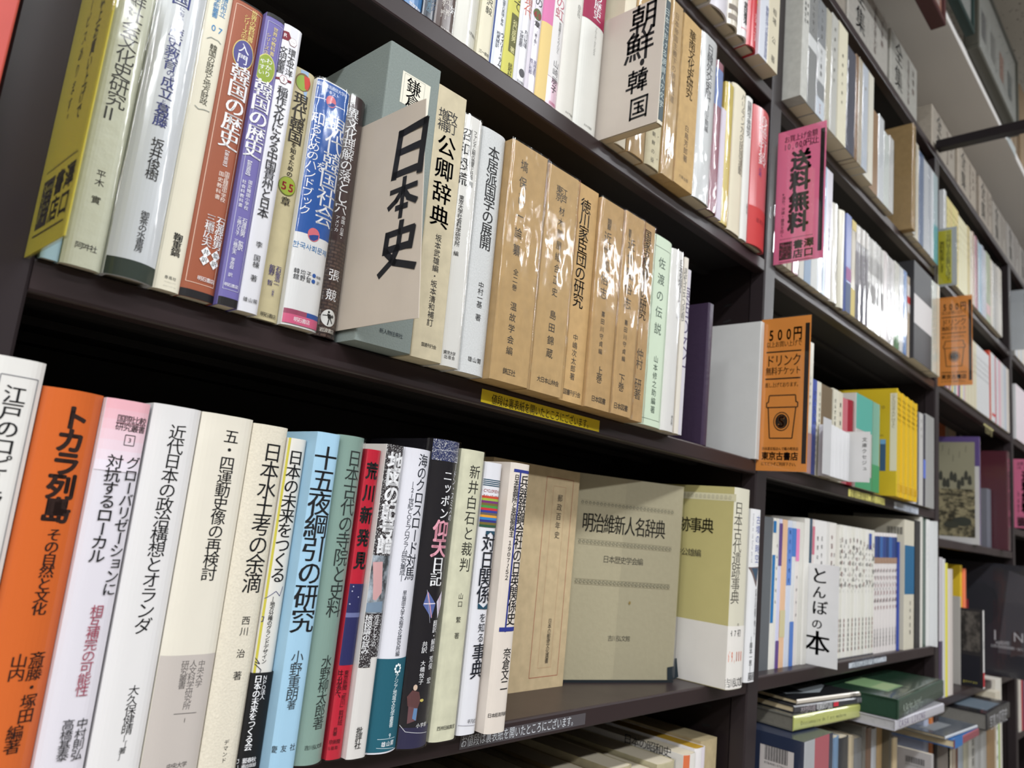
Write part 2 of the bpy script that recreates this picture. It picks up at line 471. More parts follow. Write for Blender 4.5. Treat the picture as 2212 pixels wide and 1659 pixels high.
# ---------------------------------------------------------------- room shell
def struct(name, mb):
    o = mb.build(name); o['kind'] = 'structure'; return o
fl = MB(); fl.box(-3.6, 8, -4.6, 0.45, -0.05, 0, mat((128, 122, 114), 'plain')); struct('floor', fl)
ce = MB(); ce.box(-3.6, 8, -4.6, 0.45, CEIL, CEIL + 0.05, mat((214, 212, 206), 'ceiling')); struct('ceiling', ce)
wa = MB(); wa.box(-3.6, 8, 0.40, 0.45, 0, CEIL, mat((196, 192, 184), 'plain')); struct('wall_back', wa)
wo = MB(); wo.box(-3.6, 8, -4.6, -4.55, 0, CEIL, mat((110, 102, 94), 'plain')); struct('wall_front', wo)
we = MB(); we.box(7.95, 8, -4.55, 0.40, 0, CEIL, mat((170, 166, 160), 'plain')); struct('wall_right', we)
wl = MB(); wl.box(-3.6, -3.55, -4.55, 0.40, 0, CEIL, mat((170, 166, 160), 'plain')); struct('wall_left', wl)
so = MB(); so.bevbox(-2.9, 7.9, -0.0595, 0.40, 2.55, 2.5715, mat((244, 242, 240), 'plain'), 0.0015); struct('trim_1', so)

METAL = (48, 37, 38); SHADE_DARK = (26, 22, 24)  # back panel colour has the deep shade of the interior worked in
def shelf_mesh(w, depth=0.268, lip=0.020):
    mb = MB(); m = mat(METAL, 'metal'); r = 0.0022
    pr = [(0, -lip + r), (r * 0.3, -lip + r * 0.3), (r, -lip), (0.016, -lip), (0.016, -lip + 0.0015), (0.0155, -0.0035), (depth - 0.02, -0.0035), (depth - 0.02, -0.012), (depth, -0.012), (depth, 0), (r, 0), (r * 0.3, -r * 0.3), (0, -r)]
    n = len(pr)
    vs = [(x, y, z) for x in (0, w) for y, z in pr]
    fs = [(i, (i + 1) % n, n + (i + 1) % n, n + i) for i in range(n)]
    mb.mesh(vs, fs[:4] + fs[9:], m); mb.mesh(vs, fs[4:9], mat((20, 16, 17), 'plain'))  # same paint underneath, its deep shade put into a near-black colour
    for x in (0, w):
        mb.poly([(x, 0, -r), (x, 0, -lip + r), (x, r, -lip), (x, 0.016, -lip), (x, 0.0155, -0.0035), (x, 0.0155, 0), (x, r, 0)], m)
        mb.poly([(x, 0.0155, -0.0035), (x, 0.0155, 0), (x, depth, 0), (x, depth, -0.0035)], m)
    # stiffening ribs under the deck, coloured dark for the shade there
    for y in (0.09, 0.17):
        mb.box(0.002, w - 0.002, y, y + 0.012, -0.010, -0.0035, mat((26, 21, 22), 'plain'))
    return mb
def upright(root, x0, x1, top):
    mb = MB(); m = mat((44, 37, 39), 'metal'); d = mat((12, 11, 12), 'plain'); dm = mat((34, 27, 28), 'metal')  # side panel colour darkened to carry the shade inside the bays
    mb.bevbox(x0, x1, -0.0015, 0.022, 0, top, m, 0.002)
    mb.box(x0 + 0.0008, x1 - 0.0008, 0.0221, 0.268, 0, top, dm)
    for x, s in ((x0 + 0.0006, -1), (x1 - 0.0006, 1)):
        for y in (0.05, 0.21):
            z = 0.9
            while z < top - 0.03:
                mb.poly([(x, y, z), (x, y + 0.012, z - 0.002), (x, y + 0.012, z + 0.001), (x, y, z + 0.003)], d)
                z += 0.025
    return mb.build('upright', root)
SHELF = {}
def bookcase(key, x0, x1, zs, label, posts, top=2.278, plate=None):
    root = empty('bookcase', (0, 0, 0), label, 'bookcase', 0, 'steel bookcases along the wall')
    for a, b in posts: upright(root, a, b, top)
    for i, z in enumerate(zs):
        w = x1 - x0 - 0.0004
        lo = x0
        if abs(z - 2.30) < 1e-4:
            lo = plate[0]; w = plate[1] - plate[0] - 0.0004
        o = shelf_mesh(w).build('shelf', root); o.location = (lo + 0.0002, 0, z)
        SHELF[(key, round(z, 3))] = o
    bp = MB(); bp.box(x0, x1, 0.2690, 0.274, 0.02, 2.29, mat(SHADE_DARK, 'plain')); bp.build('back_panel', root)
    return root
ZS = [0.20, 0.51, 0.825, 1.123, 1.417, 1.715, 1.990, 2.300]
bookcase(0, -0.83, 0.071, ZS, 'dark brown steel bookcase at the far left edge, mostly out of frame', [(-0.864, -0.83)], plate=(-0.864, 0.088))
bookcase(1, 0.1053, 1.008, ZS, 'dark brown steel bookcase nearest the viewer, with the 日本史 card', [(0.0710, 0.1053), (1.008, 1.042)], plate=(0.088, 1.025))
bookcase(2, 1.042, 1.912, ZS, 'dark brown steel bookcase second from left, with the とんぼの本 card', [(1.912, 1.944)], plate=(1.025, 1.928))
bookcase(3, 1.944, 2.770, [0.15, 0.42, 0.70, 1.007, 1.357, 1.715, 1.990, 2.300], 'dark brown steel bookcase third from left, holding the purple-framed album', [(2.770, 2.802)], plate=(1.928, 2.786))
bookcase(4, 2.802, 3.70, [0.2, 0.51, 0.83, 1.085, 1.431, 1.715, 1.990, 2.300], 'dark brown steel bookcase farthest right, behind the far pink sign', [(3.70, 3.732)], plate=(2.786, 3.732))

def lip_label(key, z, x0, x1, z0, z1, col, draw, label):
    """adhesive strip on the front lip of a shelf"""
    par = SHELF[(key, round(z, 3))]
    mb = MB(); mb.box(0, x1 - x0, -0.0004, -0.00005, z0, z1, mat(col, 'gloss'))
    f = Face(mb, lambda u, zz, k: (u, -0.0004 - LIFT - STEP * k, zz)); f.draw(draw)
    o = mb.build('shelf_label', par); o.location = (x0 - par.location.x, 0, 0)
    o['label'] = label
    return o

def card(p, w, h, col, label, draw, curl=0.0, face='left', wtop=None, lean=0):
    """stiff paper card: face left = stands at right angles to the shelf, front = along it"""
    mb = MB(); m = mat(col, 'paper'); t = 0.0006; N = 14
    def fn(u, z, k):
        b = curl * max(0, (u / w - 0.8) / 0.2) ** 2 if curl else 0
        if face == 'left': return (-LIFT - STEP * k + b * 0.6, -u, z)
        return (u, -LIFT - STEP * k, z)
    g = []
    for i in range(N + 1):
        u = w * i / N
        a = fn(u, 0, 0); off = Vector((t, 0, 0)) if face == 'left' else Vector((0, t, 0))
        g.append((Vector((a[0], a[1], 0)) + (Vector((LIFT, 0, 0)) if face == 'left' else Vector((0, LIFT, 0))), off))
    for i in range(N):
        (a, o), (b, _) = g[i], g[i + 1]; H = Vector((0, 0, h)); K = Vector((1, (wtop or w) / w, 1))
        ah = a * K + H; bh = b * K + H
        mb.poly([a, b, bh, ah], m, True); mb.poly([a + o, b + o, bh + o, ah + o], m, True)
        mb.poly([a, b, b + o, a + o], m); mb.poly([ah, bh, bh + o, ah + o], m)
    for a, o in (g[0], g[-1]):
        ah = a * Vector((1, (wtop or w) / w, 1)) + Vector((0, 0, h)); mb.poly([a, a + o, ah + o, ah], m)
    Face(mb, fn, 0.004 if curl else None).draw(draw)
    o = mb.build('divider_card'); o.location = p; o.rotation_euler.y = -lean
    return tag(o, label, 'card', 'hand-lettered divider cards')

def sign(p, w, h, col, label, draw, paper=None, strip=True, back=None):
    """clear acrylic sign pocket clipped to an upright and jutting into the aisle, printed paper inside"""
    root = empty('shelf_sign', p, label, 'sign', 0, 'acrylic signs on the uprights')
    pw, ph = paper or (w - 0.0015, h - 0.002)
    a = MB(); am = mat((250, 250, 250), 'acrylic')
    a.bevbox(-0.0012, -0.0004, -w, 0.0, 0, h, am, 0.0003)
    a.build('acrylic_pocket', root)
    c = MB(); cm = mat(col, 'paper')
    c.box(0, 0.0004, -pw, -0.0003, (h - ph) / 2, (h + ph) / 2, cm)
    Face(c, lambda u, z, k: (-LIFT * 0.3 - STEP * 0.5 * k, -u, z)).draw(draw)
    c.build('printed_paper', root)
    b = MB(); b.box(0.0006, 0.0012, -w, 0.0, 0, h, mat(back, 'plain') if back else am); b.build('backing_sheet', root)
    k = MB(); k.bevbox(-0.0014, 0.004, 0.0003, 0.010, h * 0.1, h * 0.9, mat((200, 204, 206), 'acrylic'), 0.0005); k.build('clip', root)
    return root

def lying_book(p, w, t, depth, rz, col, cover, label, cat, draw=(), top=(), film=0, mt='gloss', pages=(214, 196, 160)):
    """book lying flat, its spine along local x turned to the aisle"""
    root = empty('book', p, label, cat, rz, ROW[0])
    mb = MB(); cm = mat(cover, mt); sm = mat(col, mt); e = min(0.002, t * 0.2); r = min(0.002, t * 0.25)
    mb.mesh([(x, y, z) for x in (0, w) for y, z in ((r, 0), (0, r), (0, t - r), (r, t))], [(0, 1, 5, 4), (1, 2, 6, 5), (2, 3, 7, 6)], sm)
    mb.poly([(x, y, z) for x, y, z in ((0, r, 0), (0, 0, r), (0, 0, t - r), (0, r, t))], sm); mb.poly([(w, r, 0), (w, 0, r), (w, 0, t - r), (w, r, t)], sm)
    mb.box(0, w, r, depth, t - e, t, cm); mb.box(0, w, r, depth, 0, e, cm)
    Face(mb, lambda u, z, k: (u, -LIFT - STEP * k, z)).draw(draw)
    if top: Face(mb, lambda u, z, k: (u, z, t + LIFT + STEP * k)).draw(top)
    mb.build('cover', root)
    pb = MB(); pb.box(0.002, w - 0.002, r, depth - 0.003, e, t - e, mat(pages, 'pages')); pb.build('page_block', root)
    if film:
        f = MB(); vs = []; K = 40; ring = [(depth * 0.55, -0.0006), (0.01, -0.0006), (-0.0012, 0.001), (-0.0012, t * 0.5), (-0.0012, t - 0.001), (0.01, t + 0.0008), (depth * 0.25, t + 0.0008), (depth * 0.55, t + 0.0008)]
        for i in range(K + 1):
            x = -0.001 + (w + 0.002) * i / K
            for y, z in ring:
                q = noise.noise(Vector((x * 90, y * 70, z * 200 + p[0] * 10))) * 0.0012 * film
                vs.append((x, y - abs(q) if y < 0.005 else y, z + (abs(q) if z > t else 0)))
        n = len(ring)
        f.mesh(vs, [(i * n + j, i * n + j + 1, (i + 1) * n + j + 1, (i + 1) * n + j) for i in range(K) for j in range(n - 1)], mat((255, 255, 255), 'film'), True)
        f.build('plastic_sleeve', root)
    return root

# steel tie bar from the top of the second upright across the aisle
tb = MB(); tb.bevbox(1.916, 1.944, -1.75, 0.0, 2.3025, 2.325, mat((34, 29, 32), 'metal'), 0.002)
tag(tb.build('tie_bar'), 'dark steel tie bar crossing the aisle from the bookcase top', 'bar')

# framed pictures on the overhead ledge
def picture(p, w, h, t, fr, col, label, mat_draw):
    root = empty('framed_picture', p, label, 'picture frame')
    f = MB(); fm = mat(fr, 'metal'); b = 0.012
    f.bevbox(0, w, 0, t, 0, b, fm, 0.002); f.bevbox(0, w, 0, t, h - b, h, fm, 0.002)
    f.bevbox(0, b, 0, t, b, h - b, fm, 0.002); f.bevbox(w - b, w, 0, t, b, h - b, fm, 0.002)
    f.build('frame', root)
    m = MB(); m.box(b, w - b, 0.006, 0.010, b, h - b, mat(col, 'paper'))
    Face(m, lambda u, z, k: (u, 0.006 - LIFT * 2 - STEP * 2 * k, z)).draw(mat_draw)
    m.build('mounted_print', root)
    g = MB(); g.box(b * 0.8, w - b * 0.8, 0.003, 0.0045, b * 0.8, h - b * 0.8, mat((250, 250, 250), 'acrylic')); g.build('glass', root)
    return root
dr = []
for i, c in enumerate(((110, 116, 124), (140, 144, 146), (176, 130, 118), (104, 118, 124))):
    u = 0.06 + 0.108 * i
    dr += [('R', u, u + 0.05, 0.07, 0.15, c), ('R', u + 0.06, u + 0.062, 0.05, 0.17, (150, 150, 148)), ('R', u + 0.066, u + 0.0675, 0.06, 0.16, (160, 160, 158))]
picture((1.960, -0.086, 2.572), 0.515, 0.245, 0.034, (92, 92, 84), (206, 210, 208), 'grey-green framed mount with four small prints on the overhead ledge', dr)
picture((1.55, -0.090, 2.572), 0.352, 0.30, 0.022, (40, 62, 60), (190, 196, 196), 'dark green picture frame left of the four-print frame', [('R', 0.06, 0.29, 0.06, 0.24, (120, 126, 128))])
picture((1.28, -0.0925, 2.43), 0.347, 0.30, 0.030, (78, 40, 40), (190, 120, 100), 'maroon picture frame hanging lowest against the ledge edge', [('R', 0.03, 0.318, 0.03, 0.27, (206, 180, 176)), ('R', 0.06, 0.29, 0.06, 0.24, (150, 70, 56))])
for i, (x0, w, h, y0, c, lb) in enumerate(((2.50, 0.06, 0.22, -0.055, (176, 150, 118), 'tan box standing on the ledge right of the four-print frame'), (2.575, 0.10, 0.26, -0.05, (150, 128, 104), 'brown carton second right of the four-print frame'), (2.69, 0.16, 0.30, -0.055, (184, 160, 130), 'large beige carton at the right end of the ledge'))):
    c_ = MB(); c_.bevbox(0, w, 0, 0.18, 0, h, mat(c, 'kraft'), 0.003)
    c_.box(w * 0.42, w * 0.58, -0.0004, 0.1804, h * 0.0, h + 0.0004, mat((200, 180, 150), 'gloss'))
    o = c_.build('carton'); o.location = (x0, y0, 2.5718); tag(o, lb, 'box')
# price card stuck to the ledge edge
pc = MB(); pc.box(0, 0.13, -0.0005, 0, -0.012, 0.018, mat((206, 214, 216), 'paper')); o = pc.build('edge_label'); o.location = (2.438, -0.0597, 2.562)
tag(o, 'blank white card stuck on the ledge edge under the four-print frame', 'label')

# boxed sets on top of the bookcases, wrapped in plastic
def boxset(x0, x1, h, col, label, pats, d=0.2, y0=0.004):
    root = empty('boxed_set', (x0, y0, 2.3002), label, 'boxed set', 0, 'boxed sets on top of the bookcases')
    w = x1 - x0
    b = MB(); b.bevbox(0, w, 0, d, 0, h, mat(col, 'kraft'), 0.0015)
    Face(b, lambda u, z, k: (u, -LIFT - STEP * k, z)).draw(pats(w, h)); b.build('box', root)
    f = MB(); N = 26; R = 8
    vs = []
    for j in range(R + 1):
        for i in range(N + 1):
            q = noise.noise(Vector((x0 * 5 + i * 0.5, j * 0.6, 3))) * 0.0016
            vs.append((-0.001 + (w + 0.002) * i / N, -0.0022 - abs(q), h * j / R))
    f.mesh(vs, [(j * (N + 1) + i, j * (N + 1) + i + 1, (j + 1) * (N + 1) + i + 1, (j + 1) * (N + 1) + i) for j in range(R) for i in range(N)], mat((255, 255, 255), 'film'), True)
    f.build('plastic_wrap', root)
def pat(seed):
    def g(w, h):
        r = random.Random(seed); it = []
        gy = (146, 150, 150); rd = (180, 148, 142)
        it.append(('t', '全集', w * 0.30, h * 0.97, w * 0.30, h * 0.10, h * 0.40, h * 0.42, gy, 0.02, 'v'))
        it.append(('t', '日本文学大系', w * 0.66, h * 0.93, w * 0.66, h * 0.12, h * 0.13, h * 0.14, rd, 0.02, 'v'))
        it.append(('t', '全巻揃', w * 0.84, h * 0.9, w * 0.84, h * 0.4, h * 0.12, h * 0.13, rd, 0.01, 'v'))
        return it
    return g
tops = [(1.14, 1.312, 0.135, (176, 168, 156), 'pale boxed set, leftmost on top of the second bookcase'), (1.322, 1.560, 0.134, (196, 192, 184), 'boxed set with large grey characters left of the dark gap on top'), (1.578, 1.774, 0.138, (190, 188, 180), 'boxed set right of the dark gap on top of the second bookcase'),
        (1.900, 2.118, 0.118, (190, 180, 166), 'boxed set right of the tie bar on top of the third bookcase'), (2.150, 2.356, 0.132, (196, 184, 168), 'boxed set second right of the tie bar'), (2.400, 2.56, 0.138, (190, 178, 164), 'boxed set third right of the tie bar'), (2.575, 2.77, 0.13, (180, 172, 162), 'boxed set fourth right of the tie bar'), (2.785, 2.98, 0.135, (176, 170, 164), 'boxed set fifth right of the tie bar'), (2.995, 3.2, 0.13, (172, 166, 160), 'boxed set sixth right of the tie bar')]
for i, (a, b, h, c, lb) in enumerate(tops): boxset(a, b, h, c, lb, pat(i))
# red album glimpsed in the leftmost bookcase
book((0.046, -0.012, 1.417), 0.024, 0.25, 0.15, (206, 90, 84), 'red-orange book at the far left edge, left of the dark upright', mt='paper')

# ---------------------------------------------------------------- the books
INK=(28,28,30);WHT=(238,238,240);GRY=(90,90,94);DIM=(50,50,54);SUMI=(60,56,50)
row('books on the middle shelf, nearest bay')
book((.1068,-.004,1.417),.0092,.21,.15,(176,208,220),'thin pale blue book beside the left upright, middle shelf',mt='gloss',style='soft')
book((.1163,-.007,1.417),.0215,.216,.15,(226,228,205),'pale green book titled 朝鮮社会文化史研究 standing near the left upright',draw=[('t','朝鮮社会文化史研究Ⅱ',.0106,.1852,.0106,.09,.0116,.0108,(60,60,55),.0,'v'),('t','平木\u3000實', 0.0109, 0.0597, 0.0109, 0.0383, 0.0055, 0.0051, (60, 60, 55), 0.0, 'v'), ('t', '阿吽社', 0.0052, 0.012, 0.017, 0.012, 0.0044, 0.0044, (60, 60, 60), 0.0, 'h')], mt='wrinkle', film=0.15, style='soft')
book((.1381,-.013,1.417),.0285,.219,.15,(218,222,226),'rounded pale grey book with blue title and dark green foot',draw=[('t','国',.0119,.1889,.0119,.179,.0121,.0112,(52,62,130),.01,'v'),('t','における',.0132,.1792,.0132,.165,.0037,.0034,(52,62,130),.0,'v'),('t','歴史教育',.0124,.1646,.0124,.1346,.0091,.0084,(52,62,130),.012,'v'),('t','の',.0135,.1354,.0135,.131,.0052,.0048,(52,62,130),.0,'v'),('t','成立',.0135,.1306,.0135,.1157,.0091,.0084,(52,62,130),.012,'v'),('t','と',.0129,.1151,.0129,.1124,.0033,.0031,(52,62,130),.0,'v'),('t','葛藤',.0132,.1122,.0132,.0971,.0092,.0085,(52,62,130),.012,'v'),('t','坂井俊樹',.0143,.0895,.0143,.0626,.0082,.0076,INK,.0,'v'),('t','御茶の水書房',.015,.0424,.015,.0169,.0052,.0048,INK,.0,'v'),('R',.0,.0285,.0,.011,(50,60,52))],style='round',mt='gloss',film=.3)
book((.167,-.009,1.417),.0159,.213,.15,(232,226,206),'cream book numbered 07 in blue near the top of its spine',draw=[('t','横浜市立',.0103,.2049,.0103,.1894,.0047,.0044,(40,130,190),.0,'v'),('t','大学新叢書',.0055,.2043,.0055,.1863,.0044,.004,(40,130,190),.0,'v'),('t','07',.004,.1794,.0132,.1794,.006,.006,(40,130,190),.0,'h'),('t','韓国の財政と地方財政',.0086,.1682,.0086,.1254,.0052,.0048,(70,70,60),.0,'v'),('t','鞠重鎬',.0089,.0372,.0089,.0222,.0061,.0057,INK,.015,'v'),('t','春風社',.005,.0082,.0125,.0082,.0023,.0023,(90,90,85),.0,'h'),('t','shumpusha',.0051,.0054,.0127,.0054,.0009,.0009,(110,110,105),.0,'h'),('t','publishing',.0052,.0028,.013,.0028,.0009,.0009,(110,110,105),.0,'h'),('L',[(.0034,.1702),(.0058,.1722),(.0082,.1721),(.0106,.1723),(.0129,.171)],.0004,(120,130,130)),('L',[(.0037,.1227),(.0063,.1212),(.0096,.1224),(.0138,.1228)],.0004,(120,130,130))],style='soft')
book((.1832,-.009,1.417),.0225,.2087,.15,(158,86,58),'brown textbook with black caps, white title and purple oval badge',draw=[('R',.0,.0225,.0,.0052,(28,26,28)),('R',.0,.0225,.2087,.2094,(34,34,36)),('L',[(.0022,.0099),(.0203,.0099),(.0203,.2057),(.0022,.2057),(.0022,.0099)],.0004,(225,190,170)),('t','世界の教科書',.015,.2066,.015,.1831,.0048,.0044,(228,210,130),.0,'v'),('t','シリーズ④',.0104,.2009,.0104,.1828,.0044,.0041,(228,210,130),.0,'v'),('E',.0123,.1724,.0075,.0105,(214,196,120)),('E',.0123,.1724,.0069,.0098,(84,82,140)),('t','入門',.0122,.1803,.0122,.165,.0078,.0073,WHT,.01,'v'),('t','韓国の歴史',.013,.1638,.013,.104,.0146,.0135,WHT,.02,'v'),('t','【新装版】',.0132,.1044,.0132,.0898,.0032,.0029,WHT,.0,'v'),('t','国定韓国中学校',.0158,.0884,.0158,.0674,.0037,.0034,(240,225,215),.0,'v'),('t','国史教科書',.012,.0876,.012,.0676,.0037,.0034,(240,225,215),.0,'v'),('t','石渡延男',.0175,.057,.0175,.0349,.0067,.0062,WHT,.01,'v'),('t','三橋広夫',.0105,.0567,.0105,.035,.0066,.0061,WHT,.01,'v'),('P',[(.0147,.0308),(.0179,.027),(.0212,.0308),(.0179,.0346)],WHT),('t','監',.0179,.0328,.0179,.0288,.0038,.0038,INK,.01,'v'),('P',[(.0145,.0253),(.0177,.0215),(.021,.0253),(.0177,.0291)],WHT),('t','訳',.0177,.0273,.0177,.0233,.0038,.0038,INK,.01,'v'),('P',[(.0079,.0313),(.0112,.0275),(.0144,.0313),(.0112,.0351)],WHT),('t','共',.0112,.0333,.0112,.0293,.0038,.0038,INK,.01,'v'),('P',[(.0077,.026),(.0109,.0223),(.0142,.026),(.0109,.0298)],WHT),('t','訳',.0109,.028,.0109,.024,.0038,.0038,INK,.01,'v'),('t','明石書店',.0086,.0136,.0202,.0136,.0032,.0032,WHT,.0,'h')],mt='paper',style='soft')
book((.206,-.013,1.417),.0139,.2098,.15,(112,104,168),'purple textbook with black caps and green oval badge',draw=[('R',.0,.0139,.0,.0055,(30,28,30)),('R',.0,.0139,.2071,.2098,(36,36,38)),('L',[(.0016,.0108),(.0123,.0108),(.0123,.2036),(.0016,.2036),(.0016,.0108)],.0003,(190,190,215)),('t','世界の教科書',.0076,.2012,.0076,.1792,.0037,.0035,(228,210,130),.0,'v'),('t','シリーズ③',.0034,.1947,.0034,.1786,.0033,.0031,(228,210,130),.0,'v'),('E',.005,.1686,.0068,.0108,(214,206,130)),('E',.005,.1686,.0063,.0102,(140,160,60)),('t','わかり',.0068,.1769,.0068,.1628,.0048,.0045,WHT,.0,'v'),('t','やすい',.0025,.175,.0025,.1627,.0042,.0039,WHT,.0,'v'),('t','韓国の歴史',.0061,.1595,.0061,.1034,.0137,.0127,WHT,.02,'v'),('t','【新装版】',.005,.1025,.005,.0885,.0034,.0032,WHT,.0,'v'),('t','国定韓国小学校',.0077,.0876,.0077,.0664,.0031,.0029,WHT,.0,'v'),('t','社会科教科書',.0036,.0867,.0036,.0669,.003,.0028,WHT,.0,'v'),('t','石渡延男\u3000監訳', 0.0083, 0.0607, 0.0083, 0.0384, 0.0039, 0.0036, (238, 238, 240), 0.0, 'v'), ('t', '三橋ひさ子\u3000三橋広夫\u3000李彦叔\u3000訳', 0.0048, 0.0607, 0.0048, 0.0194, 0.0031, 0.0029, (238, 238, 240), 0.0, 'v'), ('t', '明石書店', 0.002, 0.0138, 0.0114, 0.0138, 0.0026, 0.0026, (238, 238, 240), 0.0, 'h')], lean=0.0035, mt='paper', style='soft')
book((.2202,-.012,1.417),.0146,.2098,.15,(222,222,228),'glossy white book with maroon hexagon marks at its head',draw=[('P',[(.006,.2009),(.0041,.2042),(.0003,.2042),(-.0016,.2009),(.0003,.1976),(.0041,.1976)],(120,30,45)),('t','R',.0008,.2011,.0034,.2011,.0039,.0039,WHT,.0,'h'),('P',[(.0114,.1983),(.0097,.2012),(.0063,.2012),(.0046,.1983),(.0063,.1953),(.0097,.1953)],(120,30,45)),('P',[(.0111,.1983),(.0096,.201),(.0065,.201),(.0049,.1983),(.0065,.1956),(.0096,.1956)],WHT),('t','RSSRC',.0064,.1983,.01,.1983,.0009,.0009,(120,30,45),.0,'h'),('t','環太平洋',.0087,.1931,.0087,.1722,.0064,.0059,INK,.0,'v'),('t','文明叢書',.0022,.1922,.0022,.1719,.0062,.0058,INK,.0,'v'),('L',[(-.0014,.1673),(.0116,.1692)],.0016,(120,30,45)),('P',[(.0089,.1682),(.0072,.1712),(.0038,.1712),(.0021,.1682),(.0038,.1653),(.0072,.1653)],(120,30,45)),('P',[(.0085,.1682),(.007,.1708),(.004,.1708),(.0025,.1682),(.004,.1656),(.007,.1656)],WHT),('t','3',.004,.1683,.007,.1683,.0041,.0041,(120,30,45),.0,'h'),('t','稲作文化にみる中国貴州と日本',.0064,.1628,.0064,.0659,.0085,.0078,(40,40,45),.008,'v'),('t','李\u3000国棟\u3000著', 0.0073, 0.0495, 0.0073, 0.0212, 0.0051, 0.0047, (28, 28, 30), 0.0, 'v'), ('t', '雄山閣', 0.0021, 0.0083, 0.0127, 0.0083, 0.0032, 0.0032, (28, 28, 30), 0.0, 'h')], lean=0.0052, mt='gloss', style='soft')
book((.235,-.004,1.417),.0195,.1886,.15,(212,200,160),'mottled tan book with a yellow-green disc and the number 55',draw=[('P',[(.0065,.1877),(.0132,.1885),(.0144,.1722),(.0136,.1653)],(150,175,205)),('E',.0101,.1789,.0062,.0068,(120,96,60)),('E',.0096,.1783,.005,.0058,(140,165,70)),('P',[(.01,.184),(.0144,.1844),(.016,.1805),(.0145,.1746),(.012,.1747)],(196,66,56)),('t','現代韓国',.0105,.1698,.0105,.1312,.0118,.0109,(50,45,40),.02,'v'),('t','を知るための',.0105,.1319,.0105,.1053,.0048,.0044,(50,45,40),.02,'v'),('E',.0102,.0984,.0068,.007,(90,100,40)),('E',.0102,.0985,.0064,.0065,(150,165,60)),('t','55',.0049,.098,.0158,.098,.0082,.0082,(140,30,36),.03,'h'),('t','章',.0107,.0901,.0107,.084,.0075,.0069,(50,45,40),.02,'v'),('t','石坂浩一',.0135,.0397,.0135,.0248,.0046,.0042,(70,62,120),.015,'v'),('t','舘野\u3000晢', 0.0085, 0.0394, 0.0085, 0.0247, 0.0045, 0.0042, (70, 62, 120), 0.015, 'v'), ('t', '（編著）', 0.0117, 0.0238, 0.0117, 0.0163, 0.0019, 0.0018, (70, 62, 120), 0.0, 'v'), ('t', '明石書店', 0.0052, 0.0037, 0.0171, 0.0037, 0.0034, 0.0034, (28, 28, 30), 0.0, 'h')], lean=0.007, mt='kraft', style='soft')
book((.2548,-.01,1.417),.028,.1869,.15,(222,222,222),'blue and white handbook with pink foot, wider than its neighbours',draw=[('R',.0,.028,.004,.0679,(222,222,222)),('R',.0,.028,.0679,.1859,(40,86,160)),('t','韓国放送通信大学校',-.0013,.1827,.0253,.1827,.0033,.0033,(225,232,245),.0,'h'),('t','テキスト',.0058,.1787,.0181,.1787,.0034,.0034,(225,232,245),.0,'h'),('L',[(-.0039,.1708),(.0089,.172)],.0005,WHT),('L',[(.0157,.1707),(.0255,.1716)],.0005,WHT),('E',.0119,.1721,.0042,.0045,(210,110,120)),('P',[(.0089,.1687),(.013,.1717),(.0161,.1714),(.0144,.1691),(.011,.1679)],(40,70,140)),('t','現代韓国社会',.0197,.1626,.0197,.0777,.0173,.016,WHT,.005,'v'),('t','知',.0036,.1605,.0036,.1505,.0123,.0113,WHT,.0,'v'),('t','るためのハンドブック',.0041,.1505,.0041,.0811,.0085,.0078,WHT,.0,'v'),('t','を',.0115,.1231,.0115,.1162,.0084,.0078,WHT,.0,'v'),('E',.0133,.0688,.0048,.005,(214,110,120)),('P',[(.0095,.0671),(.0133,.0688),(.0173,.0697),(.0171,.0665),(.014,.0643),(.0111,.0645)],(40,70,140)),('t','한국사회문제',-.0007,.0585,.0272,.0585,.0052,.0052,(70,130,185),.0,'h'),('t','韓均子',.0023,.0394,.0164,.0394,.0042,.0042,(60,64,70),.0,'h'),('t','舘野晢',.0024,.0352,.0167,.0352,.0043,.0043,(60,64,70),.0,'h'),('E',.0183,.0396,.0015,.0015,(50,90,160)),('E',.0183,.0353,.0015,.0015,(50,90,160)),('t','編著',.0202,.0392,.0243,.0392,.0023,.0023,(90,90,95),.0,'h'),('t','訳',.0211,.0352,.0237,.0352,.0029,.0029,(90,90,95),.0,'h'),('R',.0,.0168,.0081,.0117,(150,70,96)),('R',.0168,.028,.0081,.0117,(40,80,150)),('R',.0,.028,.0015,.0081,(206,92,128)),('t','明石書店',.0073,.005,.0201,.005,.0036,.0036,WHT,.0,'h')],lean=.0105,mt='gloss',film=.5,style='soft')
book((.2831,-.004,1.417),.0204,.1911,.13,(62,44,44),'dark brown book with white title and a woven pattern below',draw=[('R',.0,.0204,.0,.0738,(84,66,58),'weave'),('t','異文化理解の落とし穴',.0086,.1805,.0086,.0951,.0104,.0097,WHT,.005,'v'),('t','中国・日本・',.0118,.094,.0118,.0753,.0038,.0035,WHT,.0,'v'),('t','アメリカ',.007,.0932,.007,.0803,.0033,.0031,WHT,.0,'v'),('t','張',.0105,.0514,.0105,.0431,.0101,.0093,WHT,.0,'v'),('t','競',.0103,.036,.0103,.0277,.01,.0093,WHT,.0,'v'),('E',.0106,.0145,.0062,.0064,(225,225,222)),('E',.0099,.0188,.0009,.001,INK),('P',[(.0086,.0175),(.0117,.0174),(.0126,.0145),(.0097,.0138)],INK),('L',[(.0054,.0158),(.0093,.0162)],.0006,INK),('L',[(.0107,.014),(.0099,.009)],.0009,INK),('L',[(.0116,.0143),(.0137,.0108)],.0009,INK),('E',.0132,.016,.0012,.0012,(70,70,70)),('t','岩波書店',.0045,.005,.0171,.005,.0035,.0035,(230,225,215),.0,'h')],lean=.0157,style='round',mt='gloss',film=.25)
